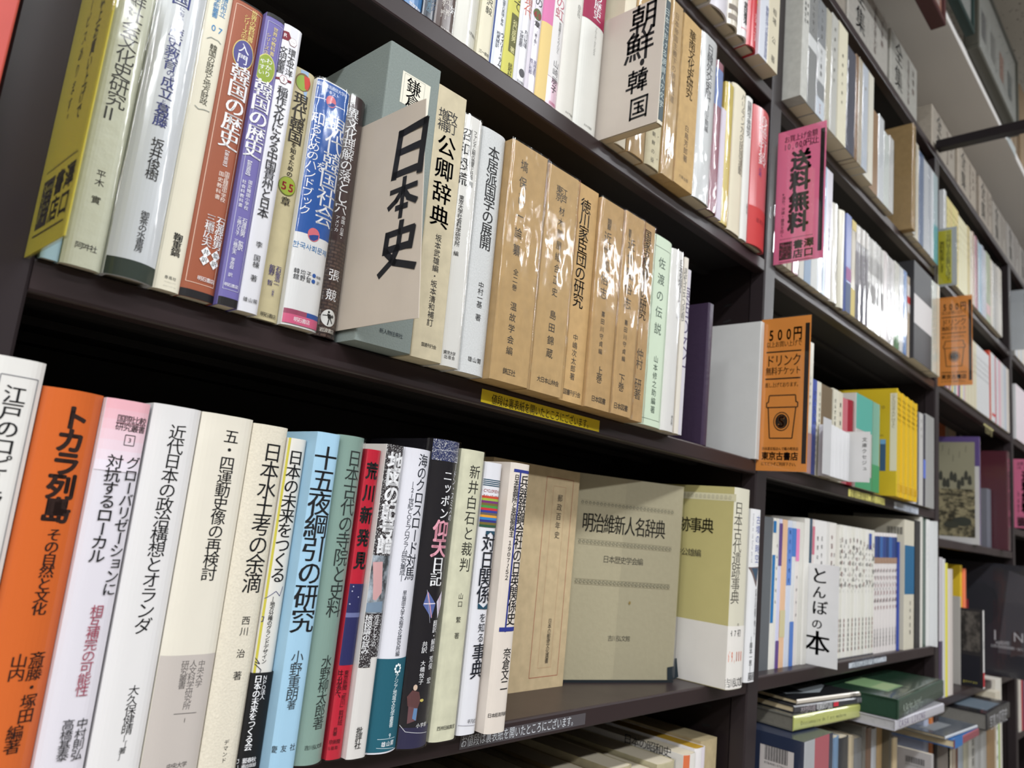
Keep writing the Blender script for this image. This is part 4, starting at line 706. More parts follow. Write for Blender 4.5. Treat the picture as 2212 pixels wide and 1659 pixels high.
book((.8691,.0299,1.123),.032,.2409,.168,(168,160,134),'khaki paper-wrapped dictionary titled 明治維新人名辞典 standing front-out',style='flat',mt='wrinkle',side=[('t','明治維新人名辞典',.019,.1832,.1417,.1832,.0166,.0248,(48,46,40),.016,'h'),('t','日本歴史学会編',.0521,.1417,.1108,.1417,.0094,.0094,(60,58,50),.0,'h'),('t','吉川弘文館',.0674,.0503,.0995,.0503,.0072,.0072,(60,58,50),.0,'h'),('R',.0143,.1536,.2094,.2098,(150,142,118)),('R',.0143,.1536,.2036,.204,(150,142,118)),('E',.017,.2067,.0021,.0019,(120,116,96)),('E',.017,.2064,.0009,.0009,(160,152,128)),('E',.0223,.2067,.0021,.0019,(120,116,96)),('E',.0223,.2064,.0009,.0009,(160,152,128)),('E',.0277,.2067,.0021,.0019,(120,116,96)),('E',.0277,.2064,.0009,.0009,(160,152,128)),('E',.0331,.2067,.0021,.0019,(120,116,96)),('E',.0331,.2064,.0009,.0009,(160,152,128)),('E',.0384,.2067,.0021,.0019,(120,116,96)),('E',.0384,.2064,.0009,.0009,(160,152,128)),('E',.0438,.2067,.0021,.0019,(120,116,96)),('E',.0438,.2064,.0009,.0009,(160,152,128)),('E',.0491,.2067,.0021,.0019,(120,116,96)),('E',.0491,.2064,.0009,.0009,(160,152,128)),('E',.0545,.2067,.0021,.0019,(120,116,96)),('E',.0545,.2064,.0009,.0009,(160,152,128)),('E',.0599,.2067,.0021,.0019,(120,116,96)),('E',.0599,.2064,.0009,.0009,(160,152,128)),('E',.0652,.2067,.0021,.0019,(120,116,96)),('E',.0652,.2064,.0009,.0009,(160,152,128)),('E',.0706,.2067,.0021,.0019,(120,116,96)),('E',.0706,.2064,.0009,.0009,(160,152,128)),('E',.0759,.2067,.0021,.0019,(120,116,96)),('E',.0759,.2064,.0009,.0009,(160,152,128)),('E',.0813,.2067,.0021,.0019,(120,116,96)),('E',.0813,.2064,.0009,.0009,(160,152,128)),('E',.0866,.2067,.0021,.0019,(120,116,96)),('E',.0866,.2064,.0009,.0009,(160,152,128)),('E',.092,.2067,.0021,.0019,(120,116,96)),('E',.092,.2064,.0009,.0009,(160,152,128)),('E',.0974,.2067,.0021,.0019,(120,116,96)),('E',.0974,.2064,.0009,.0009,(160,152,128)),('E',.1027,.2067,.0021,.0019,(120,116,96)),('E',.1027,.2064,.0009,.0009,(160,152,128)),('E',.1081,.2067,.0021,.0019,(120,116,96)),('E',.1081,.2064,.0009,.0009,(160,152,128)),('E',.1134,.2067,.0021,.0019,(120,116,96)),('E',.1134,.2064,.0009,.0009,(160,152,128)),('E',.1188,.2067,.0021,.0019,(120,116,96)),('E',.1188,.2064,.0009,.0009,(160,152,128)),('E',.1242,.2067,.0021,.0019,(120,116,96)),('E',.1242,.2064,.0009,.0009,(160,152,128)),('E',.1295,.2067,.0021,.0019,(120,116,96)),('E',.1295,.2064,.0009,.0009,(160,152,128)),('E',.1349,.2067,.0021,.0019,(120,116,96)),('E',.1349,.2064,.0009,.0009,(160,152,128)),('E',.1402,.2067,.0021,.0019,(120,116,96)),('E',.1402,.2064,.0009,.0009,(160,152,128)),('E',.1456,.2067,.0021,.0019,(120,116,96)),('E',.1456,.2064,.0009,.0009,(160,152,128)),('E',.151,.2067,.0021,.0019,(120,116,96)),('E',.151,.2064,.0009,.0009,(160,152,128)),('R',.0148,.1535,.1632,.1636,(150,142,118)),('R',.0148,.1535,.1574,.1578,(150,142,118)),('E',.0174,.1605,.0021,.0019,(120,116,96)),('E',.0174,.1602,.0009,.0009,(160,152,128)),('E',.0228,.1605,.0021,.0019,(120,116,96)),('E',.0228,.1602,.0009,.0009,(160,152,128)),('E',.0281,.1605,.0021,.0019,(120,116,96)),('E',.0281,.1602,.0009,.0009,(160,152,128)),('E',.0335,.1605,.0021,.0019,(120,116,96)),('E',.0335,.1602,.0009,.0009,(160,152,128)),('E',.0388,.1605,.0021,.0019,(120,116,96)),('E',.0388,.1602,.0009,.0009,(160,152,128)),('E',.0441,.1605,.0021,.0019,(120,116,96)),('E',.0441,.1602,.0009,.0009,(160,152,128)),('E',.0495,.1605,.0021,.0019,(120,116,96)),('E',.0495,.1602,.0009,.0009,(160,152,128)),('E',.0548,.1605,.0021,.0019,(120,116,96)),('E',.0548,.1602,.0009,.0009,(160,152,128)),('E',.0601,.1605,.0021,.0019,(120,116,96)),('E',.0601,.1602,.0009,.0009,(160,152,128)),('E',.0655,.1605,.0021,.0019,(120,116,96)),('E',.0655,.1602,.0009,.0009,(160,152,128)),('E',.0708,.1605,.0021,.0019,(120,116,96)),('E',.0708,.1602,.0009,.0009,(160,152,128)),('E',.0762,.1605,.0021,.0019,(120,116,96)),('E',.0762,.1602,.0009,.0009,(160,152,128)),('E',.0815,.1605,.0021,.0019,(120,116,96)),('E',.0815,.1602,.0009,.0009,(160,152,128)),('E',.0868,.1605,.0021,.0019,(120,116,96)),('E',.0868,.1602,.0009,.0009,(160,152,128)),('E',.0922,.1605,.0021,.0019,(120,116,96)),('E',.0922,.1602,.0009,.0009,(160,152,128)),('E',.0975,.1605,.0021,.0019,(120,116,96)),('E',.0975,.1602,.0009,.0009,(160,152,128)),('E',.1028,.1605,.0021,.0019,(120,116,96)),('E',.1028,.1602,.0009,.0009,(160,152,128)),('E',.1082,.1605,.0021,.0019,(120,116,96)),('E',.1082,.1602,.0009,.0009,(160,152,128)),('E',.1135,.1605,.0021,.0019,(120,116,96)),('E',.1135,.1602,.0009,.0009,(160,152,128)),('E',.1189,.1605,.0021,.0019,(120,116,96)),('E',.1189,.1602,.0009,.0009,(160,152,128)),('E',.1242,.1605,.0021,.0019,(120,116,96)),('E',.1242,.1602,.0009,.0009,(160,152,128)),('E',.1295,.1605,.0021,.0019,(120,116,96)),('E',.1295,.1602,.0009,.0009,(160,152,128)),('E',.1349,.1605,.0021,.0019,(120,116,96)),('E',.1349,.1602,.0009,.0009,(160,152,128)),('E',.1402,.1605,.0021,.0019,(120,116,96)),('E',.1402,.1602,.0009,.0009,(160,152,128)),('E',.1455,.1605,.0021,.0019,(120,116,96)),('E',.1455,.1602,.0009,.0009,(160,152,128)),('E',.1509,.1605,.0021,.0019,(120,116,96)),('E',.1509,.1602,.0009,.0009,(160,152,128)),('R',.0145,.1544,.117,.1174,(150,142,118)),('R',.0145,.1544,.1112,.1116,(150,142,118)),('E',.0172,.1143,.0021,.0019,(120,116,96)),('E',.0172,.114,.0009,.0009,(160,152,128)),('E',.0226,.1143,.0021,.0019,(120,116,96)),('E',.0226,.114,.0009,.0009,(160,152,128)),('E',.028,.1143,.0021,.0019,(120,116,96)),('E',.028,.114,.0009,.0009,(160,152,128)),('E',.0334,.1143,.0021,.0019,(120,116,96)),('E',.0334,.114,.0009,.0009,(160,152,128)),('E',.0387,.1143,.0021,.0019,(120,116,96)),('E',.0387,.114,.0009,.0009,(160,152,128)),('E',.0441,.1143,.0021,.0019,(120,116,96)),('E',.0441,.114,.0009,.0009,(160,152,128)),('E',.0495,.1143,.0021,.0019,(120,116,96)),('E',.0495,.114,.0009,.0009,(160,152,128)),('E',.0549,.1143,.0021,.0019,(120,116,96)),('E',.0549,.114,.0009,.0009,(160,152,128)),('E',.0603,.1143,.0021,.0019,(120,116,96)),('E',.0603,.114,.0009,.0009,(160,152,128)),('E',.0656,.1143,.0021,.0019,(120,116,96)),('E',.0656,.114,.0009,.0009,(160,152,128)),('E',.071,.1143,.0021,.0019,(120,116,96)),('E',.071,.114,.0009,.0009,(160,152,128)),('E',.0764,.1143,.0021,.0019,(120,116,96)),('E',.0764,.114,.0009,.0009,(160,152,128)),('E',.0818,.1143,.0021,.0019,(120,116,96)),('E',.0818,.114,.0009,.0009,(160,152,128)),('E',.0872,.1143,.0021,.0019,(120,116,96)),('E',.0872,.114,.0009,.0009,(160,152,128)),('E',.0925,.1143,.0021,.0019,(120,116,96)),('E',.0925,.114,.0009,.0009,(160,152,128)),('E',.0979,.1143,.0021,.0019,(120,116,96)),('E',.0979,.114,.0009,.0009,(160,152,128)),('E',.1033,.1143,.0021,.0019,(120,116,96)),('E',.1033,.114,.0009,.0009,(160,152,128)),('E',.1087,.1143,.0021,.0019,(120,116,96)),('E',.1087,.114,.0009,.0009,(160,152,128)),('E',.1141,.1143,.0021,.0019,(120,116,96)),('E',.1141,.114,.0009,.0009,(160,152,128)),('E',.1194,.1143,.0021,.0019,(120,116,96)),('E',.1194,.114,.0009,.0009,(160,152,128)),('E',.1248,.1143,.0021,.0019,(120,116,96)),('E',.1248,.114,.0009,.0009,(160,152,128)),('E',.1302,.1143,.0021,.0019,(120,116,96)),('E',.1302,.114,.0009,.0009,(160,152,128)),('E',.1356,.1143,.0021,.0019,(120,116,96)),('E',.1356,.114,.0009,.0009,(160,152,128)),('E',.141,.1143,.0021,.0019,(120,116,96)),('E',.141,.114,.0009,.0009,(160,152,128)),('E',.1463,.1143,.0021,.0019,(120,116,96)),('E',.1463,.114,.0009,.0009,(160,152,128)),('E',.1517,.1143,.0021,.0019,(120,116,96)),('E',.1517,.114,.0009,.0009,(160,152,128)),('E',.0949,.0924,.0015,.002,(140,120,70)),('R',.0,.168,.0,.0032,(30,36,40)),('P',[(.1576,.0179),(.1674,.0194),(.1676,.0284),(.1712,.0292),(.1756,.0069),(.1677,.0035),(.1587,.0034)],(34,44,50))],rz=1.2083,film=.15)
book((.9,-.027,1.123),.0425,.2462,.15,(192,182,124),'pale khaki dictionary with a white price slip around its foot',draw=[('R',.0,.0425,.0,.2462,(206,202,184)),('t','日本古代遺跡事典',.0102,.228,.0102,.1019,.0192,.0178,(70,66,58),.0,'v'),('t','斎藤忠監修',.0205,.0793,.0205,.0489,.0053,.0049,(90,86,76),.0,'v')],side=[('R',.0,.15,.2282,.2372,(214,208,176)),('E',.004,.2327,.0024,.0028,(196,190,160)),('E',.01,.2327,.0024,.0028,(196,190,160)),('E',.016,.2327,.0024,.0028,(196,190,160)),('E',.022,.2327,.0024,.0028,(196,190,160)),('E',.028,.2327,.0024,.0028,(196,190,160)),('E',.034,.2327,.0024,.0028,(196,190,160)),('E',.04,.2327,.0024,.0028,(196,190,160)),('E',.046,.2327,.0024,.0028,(196,190,160)),('E',.052,.2327,.0024,.0028,(196,190,160)),('E',.058,.2327,.0024,.0028,(196,190,160)),('E',.064,.2327,.0024,.0028,(196,190,160)),('E',.07,.2327,.0024,.0028,(196,190,160)),('E',.076,.2327,.0024,.0028,(196,190,160)),('E',.082,.2327,.0024,.0028,(196,190,160)),('E',.088,.2327,.0024,.0028,(196,190,160)),('E',.094,.2327,.0024,.0028,(196,190,160)),('E',.1,.2327,.0024,.0028,(196,190,160)),('E',.106,.2327,.0024,.0028,(196,190,160)),('E',.112,.2327,.0024,.0028,(196,190,160)),('E',.118,.2327,.0024,.0028,(196,190,160)),('E',.124,.2327,.0024,.0028,(196,190,160)),('E',.13,.2327,.0024,.0028,(196,190,160)),('E',.136,.2327,.0024,.0028,(196,190,160)),('E',.142,.2327,.0024,.0028,(196,190,160)),('t','代遺跡事典',.0372,.1945,.1208,.1945,.0187,.0206,(70,66,54),.008,'h'),('t','坪井公雄編',.058,.1589,.1054,.1589,.0106,.0106,(70,66,54),.0,'h')],mt='paper',band=[('price_slip',.0008,.0754,(226,222,216),[('t','H7初',-.0021,.0669,.0275,.0669,.0099,.0099,INK,.0,'h'),('t','￥9,000',-.0007,.0392,.0335,.0392,.0054,.0173,(214,98,60),.015,'h'),('t','吉川弘文館',-.002,.0083,.0383,.0083,.009,.0117,INK,.0,'h')],.135)],style='soft')
book((.9755,-.014,1.123),.029,.2243,.15,(226,226,228),'tall white paperback against the right upright, lower shelf',draw=[('t','古墳の時空',.0179,.2168,.0179,.152,.0133,.0123,(70,90,160),.0,'v'),('t','Studies on the Kofun period',.0047,.2184,.0047,.153,.0039,.0036,(120,120,130),.0,'r'),('P',[(-.0005,.1467),(.0245,.1482),(.019,.1208)],(110,96,96)),('P',[(.0045,.1459),(.0226,.1463),(.0182,.1286)],(60,80,100)),('t','日本の古代国家と東アジア',.0193,.119,.0193,.0568,.0063,.0059,(90,90,96),.0,'v'),('t','―藤本一恵―',.0115,.0571,.0115,.0137,.0088,.0082,(80,80,80),.0,'v'),('t','藤原',.0066,.0071,.0279,.0071,.0119,.0119,INK,.0,'h')],mt='paper',style='soft')
row('books on the upper shelf, nearest bay')
book((.2853,.001,1.715),.0582,.2,.14,(60,116,170),'blue book, leftmost visible on the upper shelf',draw=[('t','筑摩書房',.0432,.0017,.0572,.0017,.0039,.0039,WHT,.0,'h')],mt='gloss',style='soft')
book((.3438,.001,1.715),.0131,.2,.14,(48,56,68),'dark slate book between the blue book and the dark brown book',draw=[('t','大月書店',.0053,.0232,.0053,.0052,.0055,.0051,(120,150,170),.0,'v'),('t','ロシア',.0099,.0238,.0099,.008,.0064,.006,(90,110,140),.0,'v')],mt='gloss',style='soft')
book((.3571,.001,1.715),.0225,.2,.14,(78,62,58),'dark brown book with white lettering, upper shelf',draw=[('t','好',.0195,.0263,.0195,.0184,.0096,.0089,WHT,.0,'v'),('t','林振江［著］',.0122,.0391,.0122,.0093,.0061,.0056,(225,220,215),.0,'v'),('t','市雅子［訳］',.0071,.0306,.0071,.0093,.0043,.004,(225,220,215),.0,'v'),('t','日本僑報社',.0068,-.0005,.0219,-.0005,.0034,.0034,(225,220,215),.0,'h')],mt='gloss',style='soft')
book((.3799,.001,1.715),.0292,.2,.14,(228,226,216),'rounded cream book third from the blue book, upper shelf',draw=[('t','人文書院',.0151,.0144,.0277,.0144,.0035,.0035,(80,80,76),.0,'h')],style='round',mt='gloss',film=.3)
book((.4094,.001,1.715),.016,.2,.14,(226,220,196),'flat cream book right of the rounded cream book, upper shelf',draw=[('t','犬沢毅',.0077,.07,.0077,.0434,.0086,.008,(60,60,56),.0,'v'),('t','三一書房',.0017,.0044,.0148,.0044,.0037,.0037,(80,80,76),.0,'h')],style='soft')
book((.4257,.001,1.715),.0162,.2,.14,(216,220,226),'white book with a blue left edge, upper shelf',draw=[('R',.0,.0014,.0,.2,(50,70,130)),('t','国家の英雄と革命',.0094,.0705,.0094,.0429,.0042,.0039,(70,76,84),.0,'v'),('t','相馬勝訳',.0068,.0359,.0068,.0184,.0053,.0049,(60,66,84),.0,'v'),('t','ウィリー・ラム',.0123,.0369,.0123,.0018,.0061,.0057,INK,.015,'v')],mt='gloss',style='soft')
book((.4422,.001,1.715),.0161,.2,.14,(204,200,92),'yellow-green book with an olive author panel, upper shelf',draw=[('t','めて',.0108,.0896,.0108,.0699,.012,.0111,INK,.0,'v'),('R',.0048,.0153,.024,.065,(96,96,50)),('t','谷口房男\u3000著', 0.0103, 0.059, 0.0103, 0.0244, 0.007, 0.0065, (225, 220, 160), 0.0, 'v'), ('t', '総和社', 0.0099, 0.0133, 0.0099, -0.0011, 0.0059, 0.0054, (28, 28, 30), 0.0, 'v')], style='soft')
book((.4586,.001,1.715),.0159,.2,.14,(214,214,220),'pale grey book with a small round dark emblem, upper shelf',draw=[('t','現代',.0099,.0939,.0099,.0726,.013,.012,(200,100,80),.0,'v'),('t','大原盛樹',.0045,.0548,.0045,.037,.0054,.005,(70,70,80),.0,'v'),('t','丸川知雄',.0102,.0581,.0102,.039,.0058,.0054,(70,70,80),.0,'v'),('E',.01,.0116,.004,.0044,(80,80,84)),('t','岩波書店',.0043,.0018,.0155,.0018,.0031,.0031,GRY,.0,'h')],mt='gloss',style='soft')
book((.4748,.001,1.715),.0156,.2,.14,(208,202,212),'lilac book with a round badge numbered 60, upper shelf',draw=[('t','の',.0077,.102,.0077,.0924,.0117,.0108,INK,.0,'v'),('E',.0073,.0837,.0058,.0062,(90,100,60)),('t','60',.0015,.0831,.0132,.0831,.0081,.0081,(150,40,50),.03,'h'),('t','章',.0081,.0763,.0081,.0698,.008,.0074,INK,.02,'v'),('t','［第2版］',.0077,.0657,.0077,.0486,.0042,.0038,(70,70,80),.0,'v'),('t','高井潔司',.0104,.0342,.0104,.0173,.0051,.0048,(80,76,120),.0,'v'),('t','遊川和郎',.0052,.0338,.0052,.0171,.0051,.0047,(80,76,120),.0,'v')],mt='gloss',style='soft')
book((.4907,.001,1.715),.0344,.2,.14,(222,190,205),'pink and yellow book titled の虹, upper shelf',draw=[('R',.0,.0144,.084,.2,(212,120,168)),('R',.0,.0144,.0,.084,(222,196,130)),('R',.0144,.0337,.03,.2,(228,226,226)),('t','の虹',.0238,.1221,.0238,.0972,.0151,.014,(190,90,110),.005,'v'),('t','無国籍女たちの人びと',.0259,.0952,.0259,.0596,.0043,.004,(80,80,84),.0,'v'),('t','山崎朋子',.0255,.0518,.0255,.0144,.0096,.0089,(70,70,76),.0,'v'),('t','岩波書店',.0202,.003,.0329,.003,.0036,.0036,(190,90,130),.0,'h'),('R',.0215,.0346,-.0008,-.0008,(224,150,190))],mt='gloss',style='soft')
book((.5254,.001,1.715),.0274,.2,.14,(224,222,214),'plain white book just left of the crimson-topped book, upper shelf',draw=[('t','みすず書房',.0117,.005,.0252,.005,.003,.003,(120,120,116),.0,'h'),('t','白水社',.0187,.1328,.0187,.118,.006,.0056,(140,140,136),.0,'v')],style='soft')
book((.5531,.001,1.715),.039,.2,.14,(228,228,222),'white book with a crimson head beside the 朝鮮・韓国 card',draw=[('R',.0,.039,.1271,.2,(150,24,70)),('t','の歴史',.0215,.167,.0215,.133,.0138,.0128,WHT,.01,'v'),('t','ブルース・カミングス',.0219,.1244,.0219,.0903,.0042,.0039,(150,150,146),.0,'v'),('t','みすず書房',.0157,.0059,.0292,.0059,.003,.003,(130,130,126),.0,'h')],style='soft')
book((.5987,-.072,1.715),.0103,.147,.105,(214,206,186),'small paperback with dark green spine pulled forward beside the 朝鮮・韓国 card',draw=[('R',.001,.0093,.004,.143,(58,74,80)),('t','日本における朝鮮人の文学',.0036,.1338,.0036,.0175,.0094,.0087,(170,180,176),.0,'v')],style='soft')
card((.5975,.012,1.7155),.084,.148,(204,194,184),'beige card hand-lettered 朝鮮・韓国 jutting from the upper shelf',[('t','朝',.0569,.1495,.0569,.1108,.0341,.0349,(26,26,28),10,'w'),('t','鮮',.0544,.1175,.0544,.078,.0348,.0356,(26,26,28),10,'w'),('t','韓',.0545,.0708,.0545,.0412,.0261,.0267,(26,26,28),10,'w'),('t','国',.0595,.0378,.0595,.0088,.0255,.0261,(26,26,28),10,'w'),('E',.0598,.0761,.0028,.004,(26,26,28))])
book((.6096,-.012,1.715),.0212,.19,.14,(222,212,190),'cream book half hidden behind the 朝鮮・韓国 card',draw=[('t','れんが書房',-.0046,.0144,.0165,.0144,.0047,.0047,(120,110,100),.0,'h')],style='soft')
book((.6311,-.014,1.715),.0342,.2,.14,(196,164,118),'brown book in shiny plastic right of the 朝鮮・韓国 card',mt='kraft',film=1.0,style='soft')
book((.6656,-.015,1.715),.0304,.205,.14,(220,210,178),'speckled cream book, third right of the 朝鮮・韓国 card',draw=[('t','朝鮮の役',.0116,.0457,.0116,.0027,.007,.0065,(90,84,70),.0,'v'),('E',.014,.0303,.0008,.0008,(120,110,90)),('E',.0203,.0407,.0008,.0008,(120,110,90)),('E',.0212,.0129,.0008,.0008,(120,110,90))],mt='kraft',style='soft')
book((.6963,-.016,1.715),.0245,.2288,.14,(204,172,124),'brown slipcase in clear plastic left of the larger plain brown slipcase',draw=[('t','日本帝国主義下の朝鮮伝道',.011,.216,.011,.0949,.0104,.0096,(120,96,66),.0,'v'),('t','姜渭祚著',.0113,.0569,.0113,.0246,.0099,.0091,(130,106,76),.0,'v')],style='box',mt='kraft',film=.8)
book((.7211,-.017,1.715),.0445,.2256,.14,(206,172,118),'plain brown slipcase with printed title 華南文化史研究',draw=[('t','華南文化史研究',.0227,.2118,.0227,.1181,.0163,.0151,(70,56,40),.01,'v'),('t','白鳥芳郎著',.0229,.0832,.0229,.0335,.0102,.0094,(100,80,56),.0,'v'),('t','六興出版',.0111,.0123,.033,.0123,.0049,.0049,(110,90,66),.0,'h')],style='box',mt='kraft')
book((.7659,-.018,1.715),.0434,.2275,.14,(206,208,208),'white book in very shiny plastic, wider than its neighbours, upper shelf',draw=[('t','日韓外交史料',.0218,.2164,.0218,.1382,.0159,.0147,(70,72,76),.01,'v'),('t','市川正明編',.022,.1327,.022,.0943,.0094,.0087,(90,92,96),.0,'v')],mt='gloss',film=1.3,style='soft')
book((.8096,-.014,1.715),.0262,.2128,.14,(150,96,110),'mauve book with blue patch in shiny plastic, upper shelf',draw=[('R',.0,.0262,.149,.2022,(110,130,180))],mt='gloss',film=1.0,style='soft')
book((.8361,-.01,1.715),.0173,.158,.14,(214,206,220),'thin lilac-white booklet between the mauve and yellow books',style='thin')
book((.8537,-.008,1.715),.0241,.2055,.14,(208,186,90),'yellow book in plastic, upper shelf of the nearest bay',draw=[('t','学校の歴史',.0077,.1987,.0077,.1711,.0067,.0062,(120,100,40),.0,'v')],mt='gloss',film=.8,style='soft')
book((.878,-.006,1.715),.0403,.218,.14,(222,214,190),'cream book two left of the red book, upper shelf',draw=[('t','パリランカの民族運動',.0295,.2129,.0295,.0887,.0152,.014,(90,86,76),.0,'v')],style='soft')
book((.9187,-.006,1.715),.0196,.2176,.14,(226,226,222),'white book left of the red book, upper shelf',draw=[('t','国際学術研究',.0077,.2105,.0077,.1553,.0112,.0104,DIM,.01,'v'),('t','広島大学',.0137,.0559,.0137,.0399,.0049,.0045,(90,90,90),.0,'v')],style='soft')
book((.9386,-.011,1.715),.0513,.2142,.14,(200,92,96),'red book against the right upright, upper shelf',draw=[('R',.0,.0513,.0,.0583,(196,62,62)),('t','身世打鈴',.0256,.2035,.0256,.1252,.0239,.0221,(240,225,225),.01,'v'),('t','신세',.0198,.1203,.0198,.1064,.0085,.0079,(60,50,130),.0,'v'),('t','総和社',.0145,.0393,.0413,.0393,.008,.008,(120,30,40),.0,'h')],style='round',mt='gloss')
row('books on the high shelf, nearest bay')
book((.7153,-.022,1.99),.0447,.2,.14,(200,198,190),'grey-white book leftmost of the row above the empty-looking gap',style='round',mt='gloss')
book((.7603,-.022,1.99),.0194,.2,.14,(224,226,230),'white book with blue lettering second in the high row',style='round',mt='gloss')
book((.78,-.022,1.99),.0482,.2,.14,(218,214,222),'lilac-white book left of the photo-covered book on the high shelf',style='round',mt='gloss')
book((.8285,-.022,1.99),.0283,.2,.14,(206,198,182),'beige book with faded photos on the high shelf',draw=[('R',.0011,.0262,.0225,.0307,(120,110,100)),('R',.0009,.0259,.0081,.0161,(140,130,120))],style='round',mt='gloss')
book((.8571,-.022,1.99),.0265,.2,.14,(226,222,222),'white book with heavy black name on the high shelf',draw=[('t','武田泰淳',.013,.0543,.013,.0198,.0105,.0097,INK,.03,'v'),('R',.0049,.0227,.0115,.0129,(206,110,130))],style='round',mt='gloss')
book((.8839,-.022,1.99),.0291,.2,.14,(196,50,60),'red book on the high shelf with yellow mark',draw=[('t','SON KIJUN',.0169,.0557,.0169,.0119,.0074,.0068,(240,200,200),.0,'r'),('R',.0191,.0271,.0748,.0793,(220,200,60))],style='round',mt='gloss')
book((.9134,-.022,1.99),.0269,.2,.14,(220,224,234),'white book with blue line left of the cream book on the high shelf',draw=[('t','朝鮮近代の歴史民族誌',.0218,.0879,.0218,.0037,.0103,.0095,(70,80,130),.0,'v')],style='flat',mt='gloss')
book((.9406,-.022,1.99),.036,.2,.14,(222,214,190),'cream book at the right end of the high shelf',draw=[('t','相場\u3000公\u3000著', 0.0188, 0.1014, 0.0188, 0.0081, 0.0134, 0.0124, (80, 76, 66), 0.0, 'v')], style='flat', mt='gloss')
row('books on the dark shelf below, nearest bay')
book((.95,.03,.825),.0425,.2185,.17,(196,178,140),'tan book at the right end of the shelf below, lettered 水',draw=[('t','水俣',.088,.1865,.088,.1616,.0152,.0141,(50,44,36),.02,'v')],style='box',mt='kraft')
book((.9235,.022,.825),.026,.215,.17,(226,222,222),'white book with a gold top edge beside the tan book, shelf below',draw=[('R',.013,.026,.0,.215,(214,206,214)),('t','トラ',.0496,.1966,.0496,.1814,.0093,.0086,(190,50,90),.0,'v')],pages=(190,150,50),style='soft')
book((.893,.02,.825),.0302,.212,.18,(224,220,214),'white book with orange edge, second from the gold-topped book',draw=[('R',.0,.0106,.0,.212,(206,110,70))],side=[('t','日本の昭和史',.0892,.2099,.1603,.2099,.0133,.0133,INK,.0,'h')],style='soft')
book((.85,.03,.825),.04,.205,.17,(206,196,160),'plastic-wrapped cream slipcase, first to the left of the orange-edged white book in the dark shelf',mt='kraft',film=.6,style='soft')
book((.815,.036,.825),.033,.2,.17,(176,160,126),'tan slipcase, second to the left of the orange-edged white book in the dark shelf',mt='kraft',style='soft')
book((.775,.042,.825),.038,.208,.17,(196,184,150),'cream slipcase, third to the left of the orange-edged white book in the dark shelf',mt='kraft',style='soft')
book((.735,.03,.825),.037,.2,.17,(150,128,92),'brown slipcase, fourth to the left of the orange-edged white book in the dark shelf',mt='kraft',style='soft')
book((.697,.036,.825),.036,.196,.17,(170,154,120),'tan book, fifth to the left of the orange-edged white book in the dark shelf',mt='kraft',style='soft')
book((.66,.042,.825),.035,.204,.17,(136,116,86),'brown book, sixth to the left of the orange-edged white book in the dark shelf',mt='kraft',style='soft')
book((.622,.03,.825),.036,.198,.17,(160,146,118),'beige book, seventh to the left of the orange-edged white book in the dark shelf',mt='kraft',style='soft')
book((.584,.036,.825),.036,.204,.17,(120,104,80),'dark tan book, eighth to the left of the orange-edged white book in the dark shelf',mt='kraft',style='soft')
book((.545,.042,.825),.037,.2,.17,(150,136,108),'beige book, ninth to the left of the orange-edged white book in the dark shelf',mt='kraft',style='soft')
book((.508,.03,.825),.036,.204,.17,(130,110,80),'brown book, tenth to the left of the orange-edged white book in the dark shelf',mt='kraft',style='soft')
row('books on the high shelf, second bay')
book((1.0447,-.029,1.99),.0248,.235,.14,(204,204,198),'large pale grey slipcase with its underside showing, left end of the second bay',draw=[('t','日本の歴史と民衆文化',.0087,.2303,.0087,.1293,.007,.0084,GRY,.01,'v'),('t','総合目録',.0174,.188,.0174,.1293,.006,.0072,GRY,.01,'v')],mt='kraft',style='box')
book((1.0697,-.028,1.99),.0361,.225,.14,(150,152,152),'dark grey plastic-wrapped book right of the large pale grey slipcase',draw=[('R',.0,.0361,.1013,.1238,(220,222,222)),('t','戦後と日本人',.018,.2137,.018,.1305,.008,.0096,(225,225,225),.01,'v')],mt='gloss',style='flat',film=.44)
book((1.106,-.028,1.99),.0357,.2098,.14,(150,154,158),'grey and white plastic-wrapped book with an orange handwritten price at its foot',draw=[('R',.0,.0357,.0629,.1301,(216,218,218)),('R',.0,.0357,.0,.0336,(206,214,224)),('t','代と日本',.0178,.2014,.0178,.1385,.008,.0096,(230,230,230),.01,'v'),('t','化と展開',.0178,.1259,.0178,.0713,.008,.0096,DIM,.01,'v'),('t','￥98',.0178,.0252,.0178,.0063,.01,.0063,(214,90,60),.01,'v')],mt='gloss',style='flat',film=.55)
book((1.1419,-.028,1.99),.0238,.2123,.14,(206,202,184),'cream plastic-wrapped book, fourth from left, second bay high shelf',mt='gloss',style='flat',film=.22)
book((1.1659,-.028,1.99),.0295,.2184,.14,(212,212,206),'white book with grey title in plastic, fifth from left, second bay high shelf',draw=[('t','図書館の歴史',.0148,.2031,.0148,.0874,.006,.0072,GRY,.01,'v')],mt='gloss',style='flat',film=.5)
book((1.1956,-.028,1.99),.0456,.2216,.14,(214,208,184),'flat cream book with spaced title, sixth from left, second bay high shelf',draw=[('t','韓国民の歴史',.0228,.1729,.0228,.0665,.006,.0072,GRY,.01,'v')],mt='paper',style='flat')
book((1.2414,-.028,1.99),.0414,.1996,.14,(84,88,104),'blue-black plastic-wrapped book, seventh from left, second bay high shelf',mt='gloss',style='flat',film=.55)
book((1.283,-.028,1.99),.0149,.2054,.14,(150,116,84),'thin brown book in plastic, eighth from left, second bay high shelf',mt='gloss',style='flat',film=.44)
book((1.2981,-.028,1.99),.0212,.2069,.14,(200,190,172),'beige book, ninth from left, second bay high shelf',mt='gloss',style='flat',film=.28)
